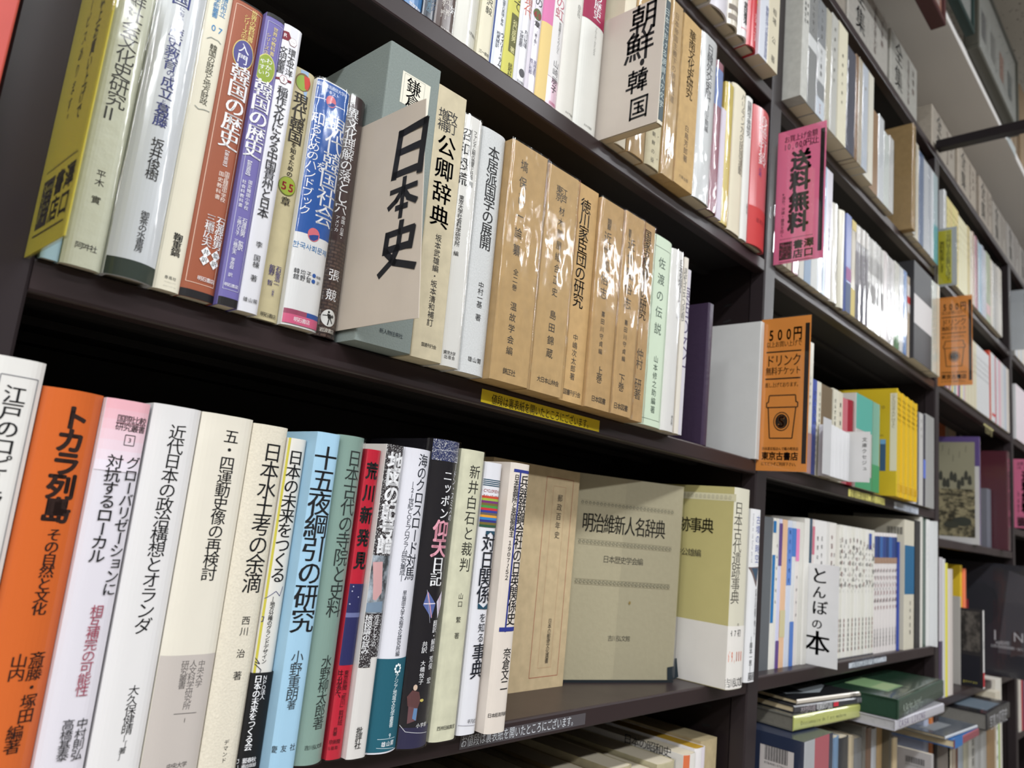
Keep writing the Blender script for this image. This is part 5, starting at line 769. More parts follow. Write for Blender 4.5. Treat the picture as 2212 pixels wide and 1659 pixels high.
book((1.3195,-.028,1.99),.0299,.207,.14,(208,216,228),'pale blue-white book, tenth from left, second bay high shelf',draw=[('t','蓮',.0149,.1697,.0149,.1532,.006,.0072,(190,160,60),.01,'v')],mt='gloss',style='flat',film=.22)
book((1.3496,-.02,1.99),.0552,.223,.14,(206,202,188),'cream-grey book, eleventh from left, second bay high shelf',mt='paper',style='flat')
leafbook((1.405,-.012,1.99),.0543,.1722,.14,(150,120,92),'thin brown book, twelfth from left, second bay high shelf',mt='gloss')
book((1.4595,-.012,1.99),.0343,.1781,.14,(222,226,230),'white plastic-wrapped book, thirteenth from left, second bay high shelf',mt='gloss',style='flat',film=.55)
book((1.4941,-.012,1.99),.0327,.1574,.14,(220,226,222),'white-green plastic-wrapped book, fourteenth from left, second bay high shelf',mt='gloss',style='flat',film=.55)
book((1.527,-.012,1.99),.0293,.1629,.14,(212,212,210),'thin white book in plastic, fifteenth from left, second bay high shelf',mt='gloss',style='flat',film=.44)
book((1.643,-.024,1.99),.021,.243,.2,(168,140,96),'big tan slipcase standing taller than its row, second bay high shelf',mt='kraft',style='box',film=.22)
book((1.6642,-.018,1.99),.0218,.2462,.14,(218,216,210),'white book, seventeenth from left, second bay high shelf',mt='gloss',style='flat',film=.44)
leafbook((1.69,-.014,1.99),.0351,.2279,.14,(206,198,180),'beige thin book, eighteenth from left, second bay high shelf',mt='gloss')
book((1.7253,-.014,1.99),.0394,.2192,.14,(110,128,160),'steel blue book, nineteenth from left, second bay high shelf',mt='gloss',style='flat',film=.44)
book((1.765,-.013,1.99),.041,.2176,.14,(210,214,220),'white book, twentieth from left, second bay high shelf',mt='gloss',style='flat',film=.44)
book((1.8062,-.013,1.99),.019,.2182,.14,(190,196,206),'pale grey-blue book, twenty-first from left, second bay high shelf',mt='gloss',style='flat',film=.28)
leafbook((1.8253,-.012,1.99),.0272,.2194,.14,(212,216,222),'white book, twenty-second from left, second bay high shelf',mt='gloss')
book((1.8528,-.011,1.99),.04,.2218,.14,(186,206,212),'book with a turquoise lower half, twenty-third from left, second bay high shelf',draw=[('R',.0,.04,.0,.0932,(60,150,156))],mt='gloss',style='flat',film=.33)
row('books on the upper shelf, second bay')
leafbook((1.0427,-.012,1.715),.0144,.2,.14,(196,190,172),'cream book, first from left, second bay upper shelf',mt='paper')
leafbook((1.0573,-.012,1.715),.018,.2,.14,(186,176,150),'beige book, second from left, second bay upper shelf',mt='paper')
book((1.0755,-.012,1.715),.0236,.2,.14,(150,96,110),'maroon plastic-wrapped book, third from left, second bay upper shelf',mt='paper',style='flat',film=.22)
leafbook((1.0993,-.012,1.715),.0226,.2,.14,(208,206,198),'white book, fourth from left, second bay upper shelf',mt='paper')
leafbook((1.1221,-.012,1.715),.0269,.2,.14,(140,160,184),'blue-grey book, fifth from left, second bay upper shelf',mt='paper')
leafbook((1.1492,-.012,1.715),.026,.2,.14,(204,206,204),'white book, sixth from left, second bay upper shelf',mt='paper')
book((1.1754,-.012,1.715),.0196,.228,.14,(218,222,228),'tall white book, seventh from left, second bay upper shelf',mt='gloss',style='flat',film=.28)
leafbook((1.1952,-.012,1.715),.0116,.226,.14,(190,206,226),'tall pale blue book, eighth from left, second bay upper shelf',mt='gloss')
leafbook((1.207,-.012,1.715),.025,.226,.14,(212,208,218),'tall white book with grey lettering, ninth from left, second bay upper shelf',mt='gloss',draw=[('t','シリーズ現代世界',.0125,.1695,.0125,.0791,.007,.0084,(150,150,170),.01,'v')])
book((1.2321,-.012,1.715),.0396,.1779,.14,(212,208,198),'cream book with bold black author name, tenth from left, second bay upper shelf',draw=[('t','［谷川健一］',.0237,.1032,.0237,.0534,.009,.0083,DIM,.01,'v'),('t','選集',.0277,.153,.0277,.1281,.009,.0108,DIM,.01,'v')],mt='gloss',style='round',film=.17)
book((1.2719,-.012,1.715),.0291,.179,.14,(210,206,190),'cream-grey book, eleventh from left, second bay upper shelf',mt='gloss',style='round')
leafbook((1.3012,-.012,1.715),.0244,.1814,.14,(104,118,176),'blue-violet book with a navy foot, twelfth from left, second bay upper shelf',mt='gloss',draw=[('R',.0,.0244,.0,.0544,(70,86,120)),('R',.0,.0244,.0581,.0816,(150,90,140))])
leafbook((1.3258,-.012,1.715),.0216,.1788,.14,(170,160,140),'grey photo book with tan foot, thirteenth from left, second bay upper shelf',mt='gloss',draw=[('R',.0,.0216,.0,.0501,(196,178,104)),('R',.0,.0216,.1609,.1788,(200,180,110))])
leafbook((1.3477,-.012,1.715),.0127,.1775,.14,(150,148,150),'thin book with part of a grey skyline, fourteenth from left, second bay upper shelf',mt='gloss',draw=[('R',.0,.0127,.0,.0639,(84,82,92)),('R',.0,.0127,.0639,.1278,(120,116,122)),('R',.0,.0127,.1455,.1775,(204,200,196))])
book((1.3606,-.012,1.715),.0141,.1787,.14,(150,148,150),'thin book with part of a grey skyline, fifteenth from left, second bay upper shelf',draw=[('R',.0,.0141,.0,.0643,(84,82,92)),('R',.0,.0141,.0643,.1287,(120,116,122)),('R',.0,.0141,.1465,.1787,(204,200,196))],mt='gloss',style='flat',film=.28)
leafbook((1.3748,-.012,1.715),.0119,.1787,.14,(150,148,150),'thin book with part of a grey skyline, sixteenth from left, second bay upper shelf',mt='gloss',draw=[('R',.0,.0119,.0,.0643,(84,82,92)),('R',.0,.0119,.0643,.1286,(120,116,122)),('R',.0,.0119,.1465,.1787,(204,200,196))])
book((1.3869,-.012,1.715),.012,.1799,.14,(150,148,150),'thin book with part of a grey skyline, seventeenth from left, second bay upper shelf',draw=[('R',.0,.012,.0,.0648,(84,82,92)),('R',.0,.012,.0648,.1295,(120,116,122)),('R',.0,.012,.1475,.1799,(204,200,196))],mt='gloss',style='flat',film=.28)
leafbook((1.3992,-.012,1.715),.0122,.1799,.14,(150,148,150),'thin book with part of a grey skyline, eighteenth from left, second bay upper shelf',mt='gloss',draw=[('R',.0,.0122,.0,.0648,(84,82,92)),('R',.0,.0122,.0648,.1295,(120,116,122)),('R',.0,.0122,.1475,.1799,(204,200,196))])
book((1.4116,-.012,1.715),.02,.1772,.14,(200,198,194),'thin white book with grey picture, first right of the skyline spines, second bay upper shelf',draw=[('R',.0,.02,.0532,.0886,(150,148,146)),('R',.0,.02,.1098,.1417,(170,168,166))],mt='gloss',style='flat',film=.44)
leafbook((1.4318,-.012,1.715),.0178,.1784,.14,(200,198,194),'thin white book with grey picture, second right of the skyline spines, second bay upper shelf',mt='gloss',draw=[('R',.0,.0178,.0535,.0892,(150,148,146)),('R',.0,.0178,.1106,.1428,(170,168,166))])
book((1.4498,-.012,1.715),.0182,.1784,.14,(200,198,194),'thin white book with grey picture, third right of the skyline spines, second bay upper shelf',draw=[('R',.0,.0182,.0535,.0892,(150,148,146)),('R',.0,.0182,.1106,.1427,(170,168,166))],mt='gloss',style='flat',film=.44)
book((1.4682,-.012,1.715),.0186,.1783,.14,(200,198,194),'thin white book with grey picture, fourth right of the skyline spines, second bay upper shelf',draw=[('R',.0,.0186,.0535,.0892,(150,148,146)),('R',.0,.0186,.1106,.1427,(170,168,166))],mt='gloss',style='flat',film=.44)
leafbook((1.487,-.012,1.715),.0162,.1769,.14,(200,198,194),'thin white book with grey picture, fifth right of the skyline spines, second bay upper shelf',mt='gloss',draw=[('R',.0,.0162,.0531,.0885,(150,148,146)),('R',.0,.0162,.1097,.1415,(170,168,166))])
leafbook((1.5033,-.012,1.715),.0221,.1796,.14,(196,188,186),'grey-white glossy book, sixth right of the skyline spines, second bay upper shelf',mt='gloss')
book((1.5256,-.012,1.715),.0197,.1767,.14,(186,182,180),'grey-white glossy book, seventh right of the skyline spines, second bay upper shelf',mt='gloss',style='flat',film=.5)
book((1.5455,-.012,1.715),.0231,.1766,.14,(206,202,200),'grey-white glossy book, eighth right of the skyline spines, second bay upper shelf',mt='gloss',style='flat',film=.5)
book((1.5688,-.012,1.715),.0327,.1801,.14,(206,204,192),'white book with green foot, ninth right of the skyline spines, second bay upper shelf',draw=[('R',.0,.0327,.0,.045,(70,120,66)),('t','山中',.0163,.1531,.0163,.1261,.008,.0096,DIM,.01,'v')],mt='gloss',style='flat',film=.39)
book((1.6017,-.012,1.715),.0275,.1793,.14,(206,208,208),'white plastic-wrapped book, tenth right of the skyline spines, second bay upper shelf',mt='gloss',style='flat',film=.55)
book((1.6294,-.012,1.715),.0235,.18,.14,(90,130,190),'blue book, eleventh right of the skyline spines, second bay upper shelf',mt='gloss',style='flat',film=.22)
leafbook((1.6531,-.012,1.715),.0208,.1748,.14,(206,190,170),'beige book with price slip, twelfth right of the skyline spines, second bay upper shelf',mt='gloss',draw=[('R',.0,.0208,.0961,.1573,(214,208,204)),('R',.0,.0208,.1154,.1311,(190,60,60))])
book((1.6741,-.02,1.715),.1334,.2151,.14,(46,46,50),'black book with a broad white band, near the middle post',draw=[('R',.0,.1334,.0774,.142,(200,196,196))],mt='paper',style='flat')
book((1.8077,-.02,1.715),.0417,.2124,.14,(196,202,190),'pale green-white book, fourteenth right of the skyline spines, second bay upper shelf',mt='gloss',style='flat',film=.22)
leafbook((1.8496,-.02,1.715),.0232,.2145,.14,(206,198,176),'cream book with grey title, fifteenth right of the skyline spines, second bay upper shelf',mt='gloss')
row('books on the middle shelf, second bay')
leafbook((1.0427,-.008,1.417),.1169,.19,.14,(210,206,196),'white book hidden by the orange sign, first from left, second bay middle shelf',mt='gloss')
leafbook((1.1598,-.008,1.417),.0217,.2098,.14,(222,218,206),'tall white book with a rosy foot, second from left, second bay middle shelf',mt='gloss',draw=[('R',.0,.0217,.0,.0629,(196,160,160)),('t','人間と歴史',.0108,.1573,.0108,.1049,.004,.0048,GRY,.01,'v')])
leafbook((1.1816,-.008,1.417),.0177,.1523,.14,(66,84,160),'blue book, third from left, second bay middle shelf',mt='gloss',draw=[('t','白水社の本',.0089,.1371,.0089,.0762,.006,.0072,(180,190,225),.01,'v')])
leafbook((1.1996,-.008,1.417),.0177,.1524,.14,(220,216,200),'cream book with grey lettering, fourth from left, second bay middle shelf',mt='gloss',draw=[('t','ローマ字日本語',.0106,.1372,.0106,.0762,.006,.0072,GRY,.01,'v')])
book((1.2175,-.008,1.417),.0475,.1515,.14,(128,110,86),'brown glossy book catching a warm lamp glint, fifth from left, second bay middle shelf',mt='gloss',style='flat',film=.5)
leafbook((1.2652,-.008,1.417),.0247,.154,.14,(216,212,194),'cream book with black title, sixth from left, second bay middle shelf',mt='gloss',draw=[('t','ガルガの海に舞う',.0123,.1386,.0123,.0616,.007,.0084,GRY,.01,'v')])
leafbook((1.29,-.008,1.417),.0233,.1536,.14,(214,208,190),'cream book with dark title, seventh from left, second bay middle shelf',mt='gloss',draw=[('t','夏目漱石',.0116,.1383,.0116,.0768,.007,.0084,GRY,.01,'v')])
leafbook((1.3135,-.008,1.417),.0239,.1467,.14,(196,110,120),'pink-red book, eighth from left, second bay middle shelf',mt='gloss')
book((1.3376,-.008,1.417),.0407,.1492,.14,(160,40,56),'dark red glossy book, ninth from left, second bay middle shelf',mt='gloss',style='round',film=.5)
book((1.3785,-.008,1.417),.0842,.1677,.15,(212,208,204),'white book with a green-blue head, tenth from left, second bay middle shelf',draw=[('R',.0,.0842,.104,.1677,(84,176,160)),('R',.0,.0842,.0,.0235,(70,160,110)),('t','セカンドライフ',.0421,.0923,.0421,.0335,.008,.0084,GRY,.01,'v')],mt='gloss',style='flat',film=.17)
leafbook((1.4629,-.008,1.417),.0422,.1675,.13,(120,170,150),'book with teal spine and green corner cover, eleventh from left, second bay middle shelf',mt='gloss',draw=[('R',.0,.0422,.0,.0502,(60,140,90))])
leafbook((1.549,-.026,1.417),.0055,.2085,.175,(206,178,44),'yellow-covered magazine with its front turned to the left, second bay middle shelf',mt='gloss',side=[('R',.1623,.1746,.0477,.199,(222,216,190)),('t','ＧＥＯＧＲＡＰＨＩＣ',.1681,.1974,.1681,.1302,.0082,.0076,(120,110,70),.0,'v'),('R',.1444,.1549,.047,.108,(60,90,120)),('R',.1444,.1543,.0989,.108,(110,160,200)),('t','ＩＯ',.1392,.1715,.1528,.1715,.0076,.0076,DIM,.0,'h'),('t','ＮＧ',.1437,.1159,.151,.1159,.0041,.0041,DIM,.0,'h')])
leafbook((1.555,-.024,1.417),.0101,.2065,.14,(224,184,44),'thin yellow-spined magazine, first right of the yellow cover, second bay',mt='gloss',draw=[('R',.0,.0101,.0103,.0248,(200,160,40)),('t','世界の動き',.005,.1962,.005,.1445,.005,.006,(150,120,20),.01,'v')])
leafbook((1.5653,-.023,1.417),.0101,.2061,.14,(220,181,44),'thin yellow-spined magazine, second right of the yellow cover, second bay',mt='gloss',draw=[('R',.0,.0101,.0103,.0247,(200,160,40)),('t','世界の動き',.005,.1958,.005,.1443,.005,.006,(150,120,20),.01,'v')])
leafbook((1.5756,-.022,1.417),.0101,.2057,.14,(216,184,44),'thin yellow-spined magazine, third right of the yellow cover, second bay',mt='gloss',draw=[('R',.0,.0101,.0103,.0247,(200,160,40)),('t','世界の動き',.005,.1954,.005,.144,.005,.006,(150,120,20),.01,'v')])
leafbook((1.5859,-.024,1.417),.0101,.2053,.14,(224,181,44),'thin yellow-spined magazine, fourth right of the yellow cover, second bay',mt='gloss',draw=[('R',.0,.0101,.0103,.0246,(200,160,40)),('t','世界の動き',.005,.195,.005,.1437,.005,.006,(150,120,20),.01,'v')])
leafbook((1.5962,-.023,1.417),.0101,.2049,.14,(220,184,44),'thin yellow-spined magazine, fifth right of the yellow cover, second bay',mt='gloss',draw=[('R',.0,.0101,.0102,.0246,(200,160,40)),('t','世界の動き',.0051,.1947,.0051,.1434,.005,.006,(150,120,20),.01,'v')])
leafbook((1.6065,-.022,1.417),.0101,.2045,.14,(216,181,44),'thin yellow-spined magazine, sixth right of the yellow cover, second bay',mt='gloss',draw=[('R',.0,.0101,.0102,.0245,(200,160,40)),('t','世界の動き',.005,.1943,.005,.1431,.005,.006,(150,120,20),.01,'v')])
leafbook((1.6168,-.024,1.417),.0101,.2041,.14,(224,184,44),'thin yellow-spined magazine, seventh right of the yellow cover, second bay',mt='gloss',draw=[('R',.0,.0101,.0102,.0245,(200,160,40)),('t','世界の動き',.005,.1939,.005,.1429,.005,.006,(150,120,20),.01,'v')])
leafbook((1.6271,-.023,1.417),.0101,.2037,.14,(220,181,44),'thin yellow-spined magazine, eighth right of the yellow cover, second bay',mt='gloss',draw=[('R',.0,.0101,.0102,.0244,(200,160,40)),('t','世界の動き',.005,.1935,.005,.1426,.005,.006,(150,120,20),.01,'v')])
leafbook((1.6374,-.022,1.417),.0101,.2033,.14,(216,184,44),'thin yellow-spined magazine, ninth right of the yellow cover, second bay',mt='gloss',draw=[('R',.0,.0101,.0102,.0244,(200,160,40)),('t','世界の動き',.005,.1931,.005,.1423,.005,.006,(150,120,20),.01,'v')])
leafbook((1.6477,-.024,1.417),.0101,.2029,.14,(224,181,44),'thin yellow-spined magazine, tenth right of the yellow cover, second bay',mt='gloss',draw=[('R',.0,.0101,.0101,.0243,(200,160,40)),('t','世界の動き',.005,.1928,.005,.142,.005,.006,(150,120,20),.01,'v')])
leafbook((1.658,-.023,1.417),.0101,.2025,.14,(220,184,44),'thin yellow-spined magazine, eleventh right of the yellow cover, second bay',mt='gloss',draw=[('R',.0,.0101,.0101,.0243,(200,160,40)),('t','世界の動き',.005,.1924,.005,.1417,.005,.006,(150,120,20),.01,'v')])
leafbook((1.6683,-.022,1.417),.0101,.2021,.14,(216,181,44),'thin yellow-spined magazine, twelfth right of the yellow cover, second bay',mt='gloss',draw=[('R',.0,.0101,.0101,.0243,(200,160,40)),('t','世界の動き',.005,.192,.005,.1415,.005,.006,(150,120,20),.01,'v')])
leafbook((1.6786,-.024,1.417),.0101,.2017,.14,(224,184,44),'thin yellow-spined magazine, thirteenth right of the yellow cover, second bay',mt='gloss',draw=[('R',.0,.0101,.0101,.0242,(200,160,40)),('t','世界の動き',.005,.1916,.005,.1412,.005,.006,(150,120,20),.01,'v')])
leafbook((1.6889,-.008,1.417),.052,.2109,.14,(218,216,222),'white book, first right of the yellow magazines',mt='gloss',draw=[('t','Ｇ',.026,.1055,.026,.097,.006,.0072,DIM,.01,'v')])
leafbook((1.7411,-.008,1.417),.0201,.1984,.14,(90,96,104),'dark thin magazine, second right of the yellow magazines',mt='gloss')
leafbook((1.7614,-.008,1.417),.0295,.1983,.14,(200,198,196),'thin white magazine with black lettering, third right of the yellow magazines',mt='gloss',draw=[('t','アジア',.0148,.1884,.0148,.1388,.008,.0096,DIM,.01,'v')])
leafbook((1.7911,-.008,1.417),.0189,.2006,.14,(60,60,70),'thin black magazine with a blue patch, fourth right of the yellow magazines',mt='gloss',draw=[('R',.0,.0189,.0602,.1003,(90,110,190))])
book((1.8102,-.008,1.417),.0658,.2036,.14,(180,180,178),'pale grey book in plastic beside the middle post, fifth right of the yellow magazines',mt='gloss',style='flat',film=.33)
leafbook((1.205,-.03,1.417),.0155,.082,.02,(216,216,218),'small white booklet, first of the five in front of the brown glossy book',mt='paper')
leafbook((1.2215,-.03,1.417),.0155,.0812,.02,(216,216,218),'small white booklet, second of the five in front of the brown glossy book',mt='paper')
leafbook((1.238,-.03,1.417),.0155,.0804,.02,(216,216,218),'small white booklet, third of the five in front of the brown glossy book',mt='paper')
leafbook((1.2545,-.03,1.417),.0155,.0796,.02,(216,216,218),'small white booklet, fourth of the five in front of the brown glossy book',mt='paper')
leafbook((1.271,-.03,1.417),.0155,.0788,.02,(216,216,218),'small white booklet, fifth of the five in front of the brown glossy book',mt='paper')
card((1.295,.003,1.4175),.062,.0835,(212,212,212),'white card hand-lettered 文庫クセジュ in the second bay',[('t','文庫クセジュ',.0535,.075,.0535,.0175,.0083,.0077,INK,.005,'v')])
card((1.170,-.0305,1.4175),.033,.088,(190,190,192),'narrow grey card hand-lettered 白水Ｕブックス in the second bay',[('t','白水Uブックス',-.029,.0765,-.029,.0076,.008,.0074,INK,.005,'v')],face="front")
row('books on the lower shelf, second bay')
leafbook((1.0427,.02,1.123),.0752,.2197,.14,(96,100,104),'slim dark grey book, first from left, second bay lower shelf',mt='paper')
leafbook((1.1181,.02,1.123),.01,.2197,.14,(226,224,216),'thin white book with blue strip, second from left, second bay lower shelf',mt='paper',draw=[('R',.0,.01,.0659,.1648,(30,110,170)),('R',.0,.01,.1978,.2153,(30,110,170))])
leafbook((1.1283,.02,1.123),.0111,.2197,.14,(222,220,212),'thin white book, third from left, second bay lower shelf',mt='paper',draw=[('t','日本古寺巡礼',.0055,.1868,.0055,.0879,.004,.0048,GRY,.01,'v')])
leafbook((1.1395,.02,1.123),.0117,.2197,.14,(206,206,230),'lilac-white thin book with violet head, fourth from left, second bay lower shelf',mt='paper',draw=[('R',.0,.0117,.1494,.2131,(96,70,130)),('R',.0,.0117,.0,.0396,(96,70,130))])
leafbook((1.1514,.02,1.123),.0192,.2197,.14,(226,186,150),'peach-striped thin book, fifth from left, second bay lower shelf',mt='paper',draw=[('R',.0,.0192,.0439,.0835,(200,190,150))])
leafbook((1.1709,.02,1.123),.0172,.2197,.14,(206,212,226),'slim white book with blue lettering, sixth from left, second bay lower shelf',mt='paper',draw=[('R',.0,.0172,.1208,.2087,(90,130,200)),('t','現代の世界史',.0086,.2087,.0086,.1208,.006,.0072,(60,90,160),.01,'v')])
leafbook((1.1882,.02,1.123),.015,.2197,.14,(214,216,218),'slim white book with blue head and foot, seventh from left, second bay lower shelf',mt='paper',draw=[('R',.0,.015,.1648,.2087,(70,120,190)),('R',.0,.015,.0,.0659,(80,120,190))])
leafbook((1.2034,.02,1.123),.0132,.2197,.14,(222,216,212),'slim white book with pink head, eighth from left, second bay lower shelf',mt='paper',draw=[('R',.0,.0132,.1582,.2087,(220,130,180)),('t','芸術の旅',.0066,.1428,.0066,.0659,.004,.0048,GRY,.01,'v')])
leafbook((1.2168,.02,1.123),.0163,.2197,.14,(216,214,206),'slim white book with a black edge, ninth from left, second bay lower shelf',mt='paper')
leafbook((1.2333,.018,1.123),.0189,.2277,.14,(224,222,216),'white book, tenth from left, second bay lower shelf',mt='paper')
leafbook((1.2525,.018,1.123),.0107,.2277,.14,(60,84,104),'dark teal thin book, eleventh from left, second bay lower shelf',mt='paper')
leafbook((1.2634,.018,1.123),.0095,.2277,.14,(222,210,206),'white book with red head, twelfth from left, second bay lower shelf',mt='paper',draw=[('R',.0,.0095,.1708,.2163,(200,110,130))])
leafbook((1.2731,.018,1.123),.0513,.2277,.14,(226,224,222),'wide white book with a blue edge line, thirteenth from left, second bay lower shelf',mt='paper',draw=[('t','世界の美術館',.0128,.2049,.0128,.1139,.007,.0084,DIM,.01,'v'),('t','名作を読む',.0308,.2049,.0308,.1366,.007,.0084,GRY,.01,'v')])
leafbook((1.3246,.018,1.123),.0147,.2277,.14,(214,212,208),'white book, fourteenth from left, second bay lower shelf',mt='paper')
leafbook((1.3394,.018,1.123),.0303,.2277,.14,(224,220,214),'white book with red and black title, fifteenth from left, second bay lower shelf',mt='paper',draw=[('t','中国の美術',.0091,.2095,.0091,.1366,.008,.0096,(190,70,80),.01,'v'),('t','日本の染織',.0212,.1822,.0212,.0911,.006,.0072,GRY,.01,'v')])
leafbook((1.3699,.012,1.123),.003,.2261,.14,(224,222,214),'thin white paperback, first right of the とんぼの本 card',mt='paper',draw=[('R',.0,.003,.0,.0023,GRY),('t','京都の庭',.0019,.2103,.0019,.1131,.0078,.0094,DIM,.01,'v'),('t','日本の美と心を歩く',.0007,.1945,.0007,.1085,.005,.006,GRY,.01,'v'),('t','新潮社編集部編',.0015,.0678,.0015,.0113,.0062,.0074,(190,90,90),.01,'v')])
leafbook((1.3731,.012,1.123),.0126,.2261,.14,(220,218,208),'thin white paperback, second right of the とんぼの本 card',mt='paper',draw=[('R',.0,.0126,.0,.0023,GRY),('t','日本の絵巻',.0078,.2103,.0078,.1131,.0078,.0094,(180,60,76),.01,'v'),('t','日本の美と心を歩く',.0028,.1945,.0028,.1085,.005,.006,GRY,.01,'v'),('t','新潮社編集部編',.0063,.0678,.0063,.0113,.0062,.0074,GRY,.01,'v')])
leafbook((1.3859,.012,1.123),.0206,.2261,.14,(226,224,218),'thin white paperback, third right of the とんぼの本 card',mt='paper',draw=[('R',.0,.0206,.0,.0023,GRY),('t','民家の旅',.0128,.2103,.0128,.1131,.0078,.0094,DIM,.01,'v'),('t','日本の美と心を歩く',.0045,.1945,.0045,.1085,.005,.006,GRY,.01,'v'),('t','新潮社編集部編',.0103,.0678,.0103,.0113,.0062,.0074,(190,90,90),.01,'v')])
leafbook((1.4067,.012,1.123),.0211,.2261,.14,(224,222,214),'thin white paperback, fourth right of the とんぼの本 card',mt='paper',draw=[('R',.0,.0211,.0,.0023,GRY),('t','浮世絵入門',.0131,.2103,.0131,.1131,.0078,.0094,(180,60,76),.01,'v'),('t','日本の美と心を歩く',.0046,.1945,.0046,.1085,.005,.006,GRY,.01,'v'),('t','新潮社編集部編',.0105,.0678,.0105,.0113,.0062,.0074,GRY,.01,'v')])
leafbook((1.428,.012,1.123),.0165,.2261,.14,(220,218,208),'thin white paperback, fifth right of the とんぼの本 card',mt='paper',draw=[('R',.0,.0165,.0,.0023,GRY),('t','仏像をたずねて',.0102,.2103,.0102,.1131,.0078,.0094,DIM,.01,'v'),('t','日本の美と心を歩く',.0036,.1945,.0036,.1085,.005,.006,GRY,.01,'v'),('t','新潮社編集部編',.0082,.0678,.0082,.0113,.0062,.0074,(190,90,90),.01,'v')])
leafbook((1.4447,.012,1.123),.0168,.2261,.14,(226,224,218),'thin white paperback, sixth right of the とんぼの本 card',mt='paper',draw=[('R',.0,.0168,.0,.0023,GRY),('t','骨董の楽しみ',.0104,.2103,.0104,.1131,.0078,.0094,(180,60,76),.01,'v'),('t','日本の美と心を歩く',.0037,.1944,.0037,.1085,.005,.006,GRY,.01,'v'),('t','新潮社編集部編',.0084,.0678,.0084,.0113,.0062,.0074,GRY,.01,'v')])
leafbook((1.4617,.012,1.123),.0188,.2261,.14,(224,222,214),'thin white paperback, seventh right of the とんぼの本 card',mt='paper',draw=[('R',.0,.0188,.0,.0023,GRY),('t','奈良の四季',.0117,.2103,.0117,.113,.0078,.0094,DIM,.01,'v'),('t','日本の美と心を歩く',.0041,.1944,.0041,.1085,.005,.006,GRY,.01,'v'),('t','新潮社編集部編',.0094,.0678,.0094,.0113,.0062,.0074,(190,90,90),.01,'v')])
leafbook((1.4807,.012,1.123),.0192,.2261,.14,(220,218,208),'thin white paperback, eighth right of the とんぼの本 card',mt='paper',draw=[('R',.0,.0192,.0,.0023,GRY),('t','江戸の町',.0119,.2103,.0119,.113,.0078,.0094,(180,60,76),.01,'v'),('t','日本の美と心を歩く',.0042,.1944,.0042,.1085,.005,.006,GRY,.01,'v'),('t','新潮社編集部編',.0096,.0678,.0096,.0113,.0062,.0074,GRY,.01,'v')])
leafbook((1.5001,.012,1.123),.016,.2261,.14,(226,224,218),'thin white paperback, ninth right of the とんぼの本 card',mt='paper',draw=[('R',.0,.016,.0,.0023,GRY),('t','茶の湯',.0099,.2103,.0099,.113,.0078,.0094,DIM,.01,'v'),('t','日本の美と心を歩く',.0035,.1944,.0035,.1085,.005,.006,GRY,.01,'v'),('t','新潮社編集部編',.008,.0678,.008,.0113,.0062,.0074,(190,90,90),.01,'v')])
leafbook((1.5163,.012,1.123),.0163,.2261,.14,(224,222,214),'thin white paperback, tenth right of the とんぼの本 card',mt='paper',draw=[('R',.0,.0163,.0,.0023,GRY),('R',.0,.0163,.1899,.2193,(70,90,160)),('t','禅の寺',.0101,.2102,.0101,.113,.0078,.0094,(180,60,76),.01,'v'),('t','日本の美と心を歩く',.0036,.1944,.0036,.1085,.005,.006,GRY,.01,'v'),('t','新潮社編集部編',.0081,.0678,.0081,.0113,.0062,.0074,GRY,.01,'v')])
leafbook((1.5328,.012,1.123),.0165,.2261,.14,(220,218,208),'thin white paperback, eleventh right of the とんぼの本 card',mt='paper',draw=[('R',.0,.0165,.0,.0023,GRY),('t','古都散歩',.0103,.2102,.0103,.113,.0078,.0094,DIM,.01,'v'),('t','日本の美と心を歩く',.0036,.1944,.0036,.1085,.005,.006,GRY,.01,'v'),('t','新潮社編集部編',.0083,.0678,.0083,.0113,.0062,.0074,(190,90,90),.01,'v')])
leafbook((1.5495,.012,1.123),.013,.223,.14,(222,216,214),'thin white paperback with dark blue head and red title, first of the dark-blue-headed group',mt='paper',draw=[('R',.0,.013,.1762,.2163,(50,70,130)),('R',.0,.013,.165,.1762,(160,130,110)),('t','平凡の旅案内',.0078,.1583,.0078,.0758,.0072,.0086,(186,60,84),.01,'v'),('t','歴史を歩く旅',.0029,.1561,.0029,.0892,.005,.006,GRY,.01,'v'),('t','文化編集部',.0065,.0446,.0065,.0111,.006,.0067,DIM,.01,'v')])
leafbook((1.5627,.012,1.123),.017,.2236,.14,(222,216,214),'thin white paperback with dark blue head and red title, second of the dark-blue-headed group',mt='paper',draw=[('R',.0,.017,.1766,.2169,(40,60,110)),('R',.0,.017,.1655,.1766,(160,130,110)),('t','平凡の旅案内',.0102,.1587,.0102,.076,.0072,.0086,(186,60,84),.01,'v'),('t','歴史を歩く旅',.0037,.1565,.0037,.0894,.005,.006,GRY,.01,'v'),('t','文化編集部',.0085,.0447,.0085,.0112,.006,.0067,DIM,.01,'v')])
leafbook((1.5799,.012,1.123),.0173,.2242,.14,(222,216,214),'thin white paperback with dark blue head and red title, third of the dark-blue-headed group',mt='paper',draw=[('R',.0,.0173,.1771,.2175,(60,100,160)),('R',.0,.0173,.1659,.1771,(160,130,110)),('t','平凡の旅案内',.0104,.1592,.0104,.0762,.0072,.0086,(186,60,84),.01,'v'),('t','歴史を歩く旅',.0038,.1569,.0038,.0897,.005,.006,GRY,.01,'v'),('t','文化編集部',.0087,.0448,.0087,.0112,.006,.0067,DIM,.01,'v')])
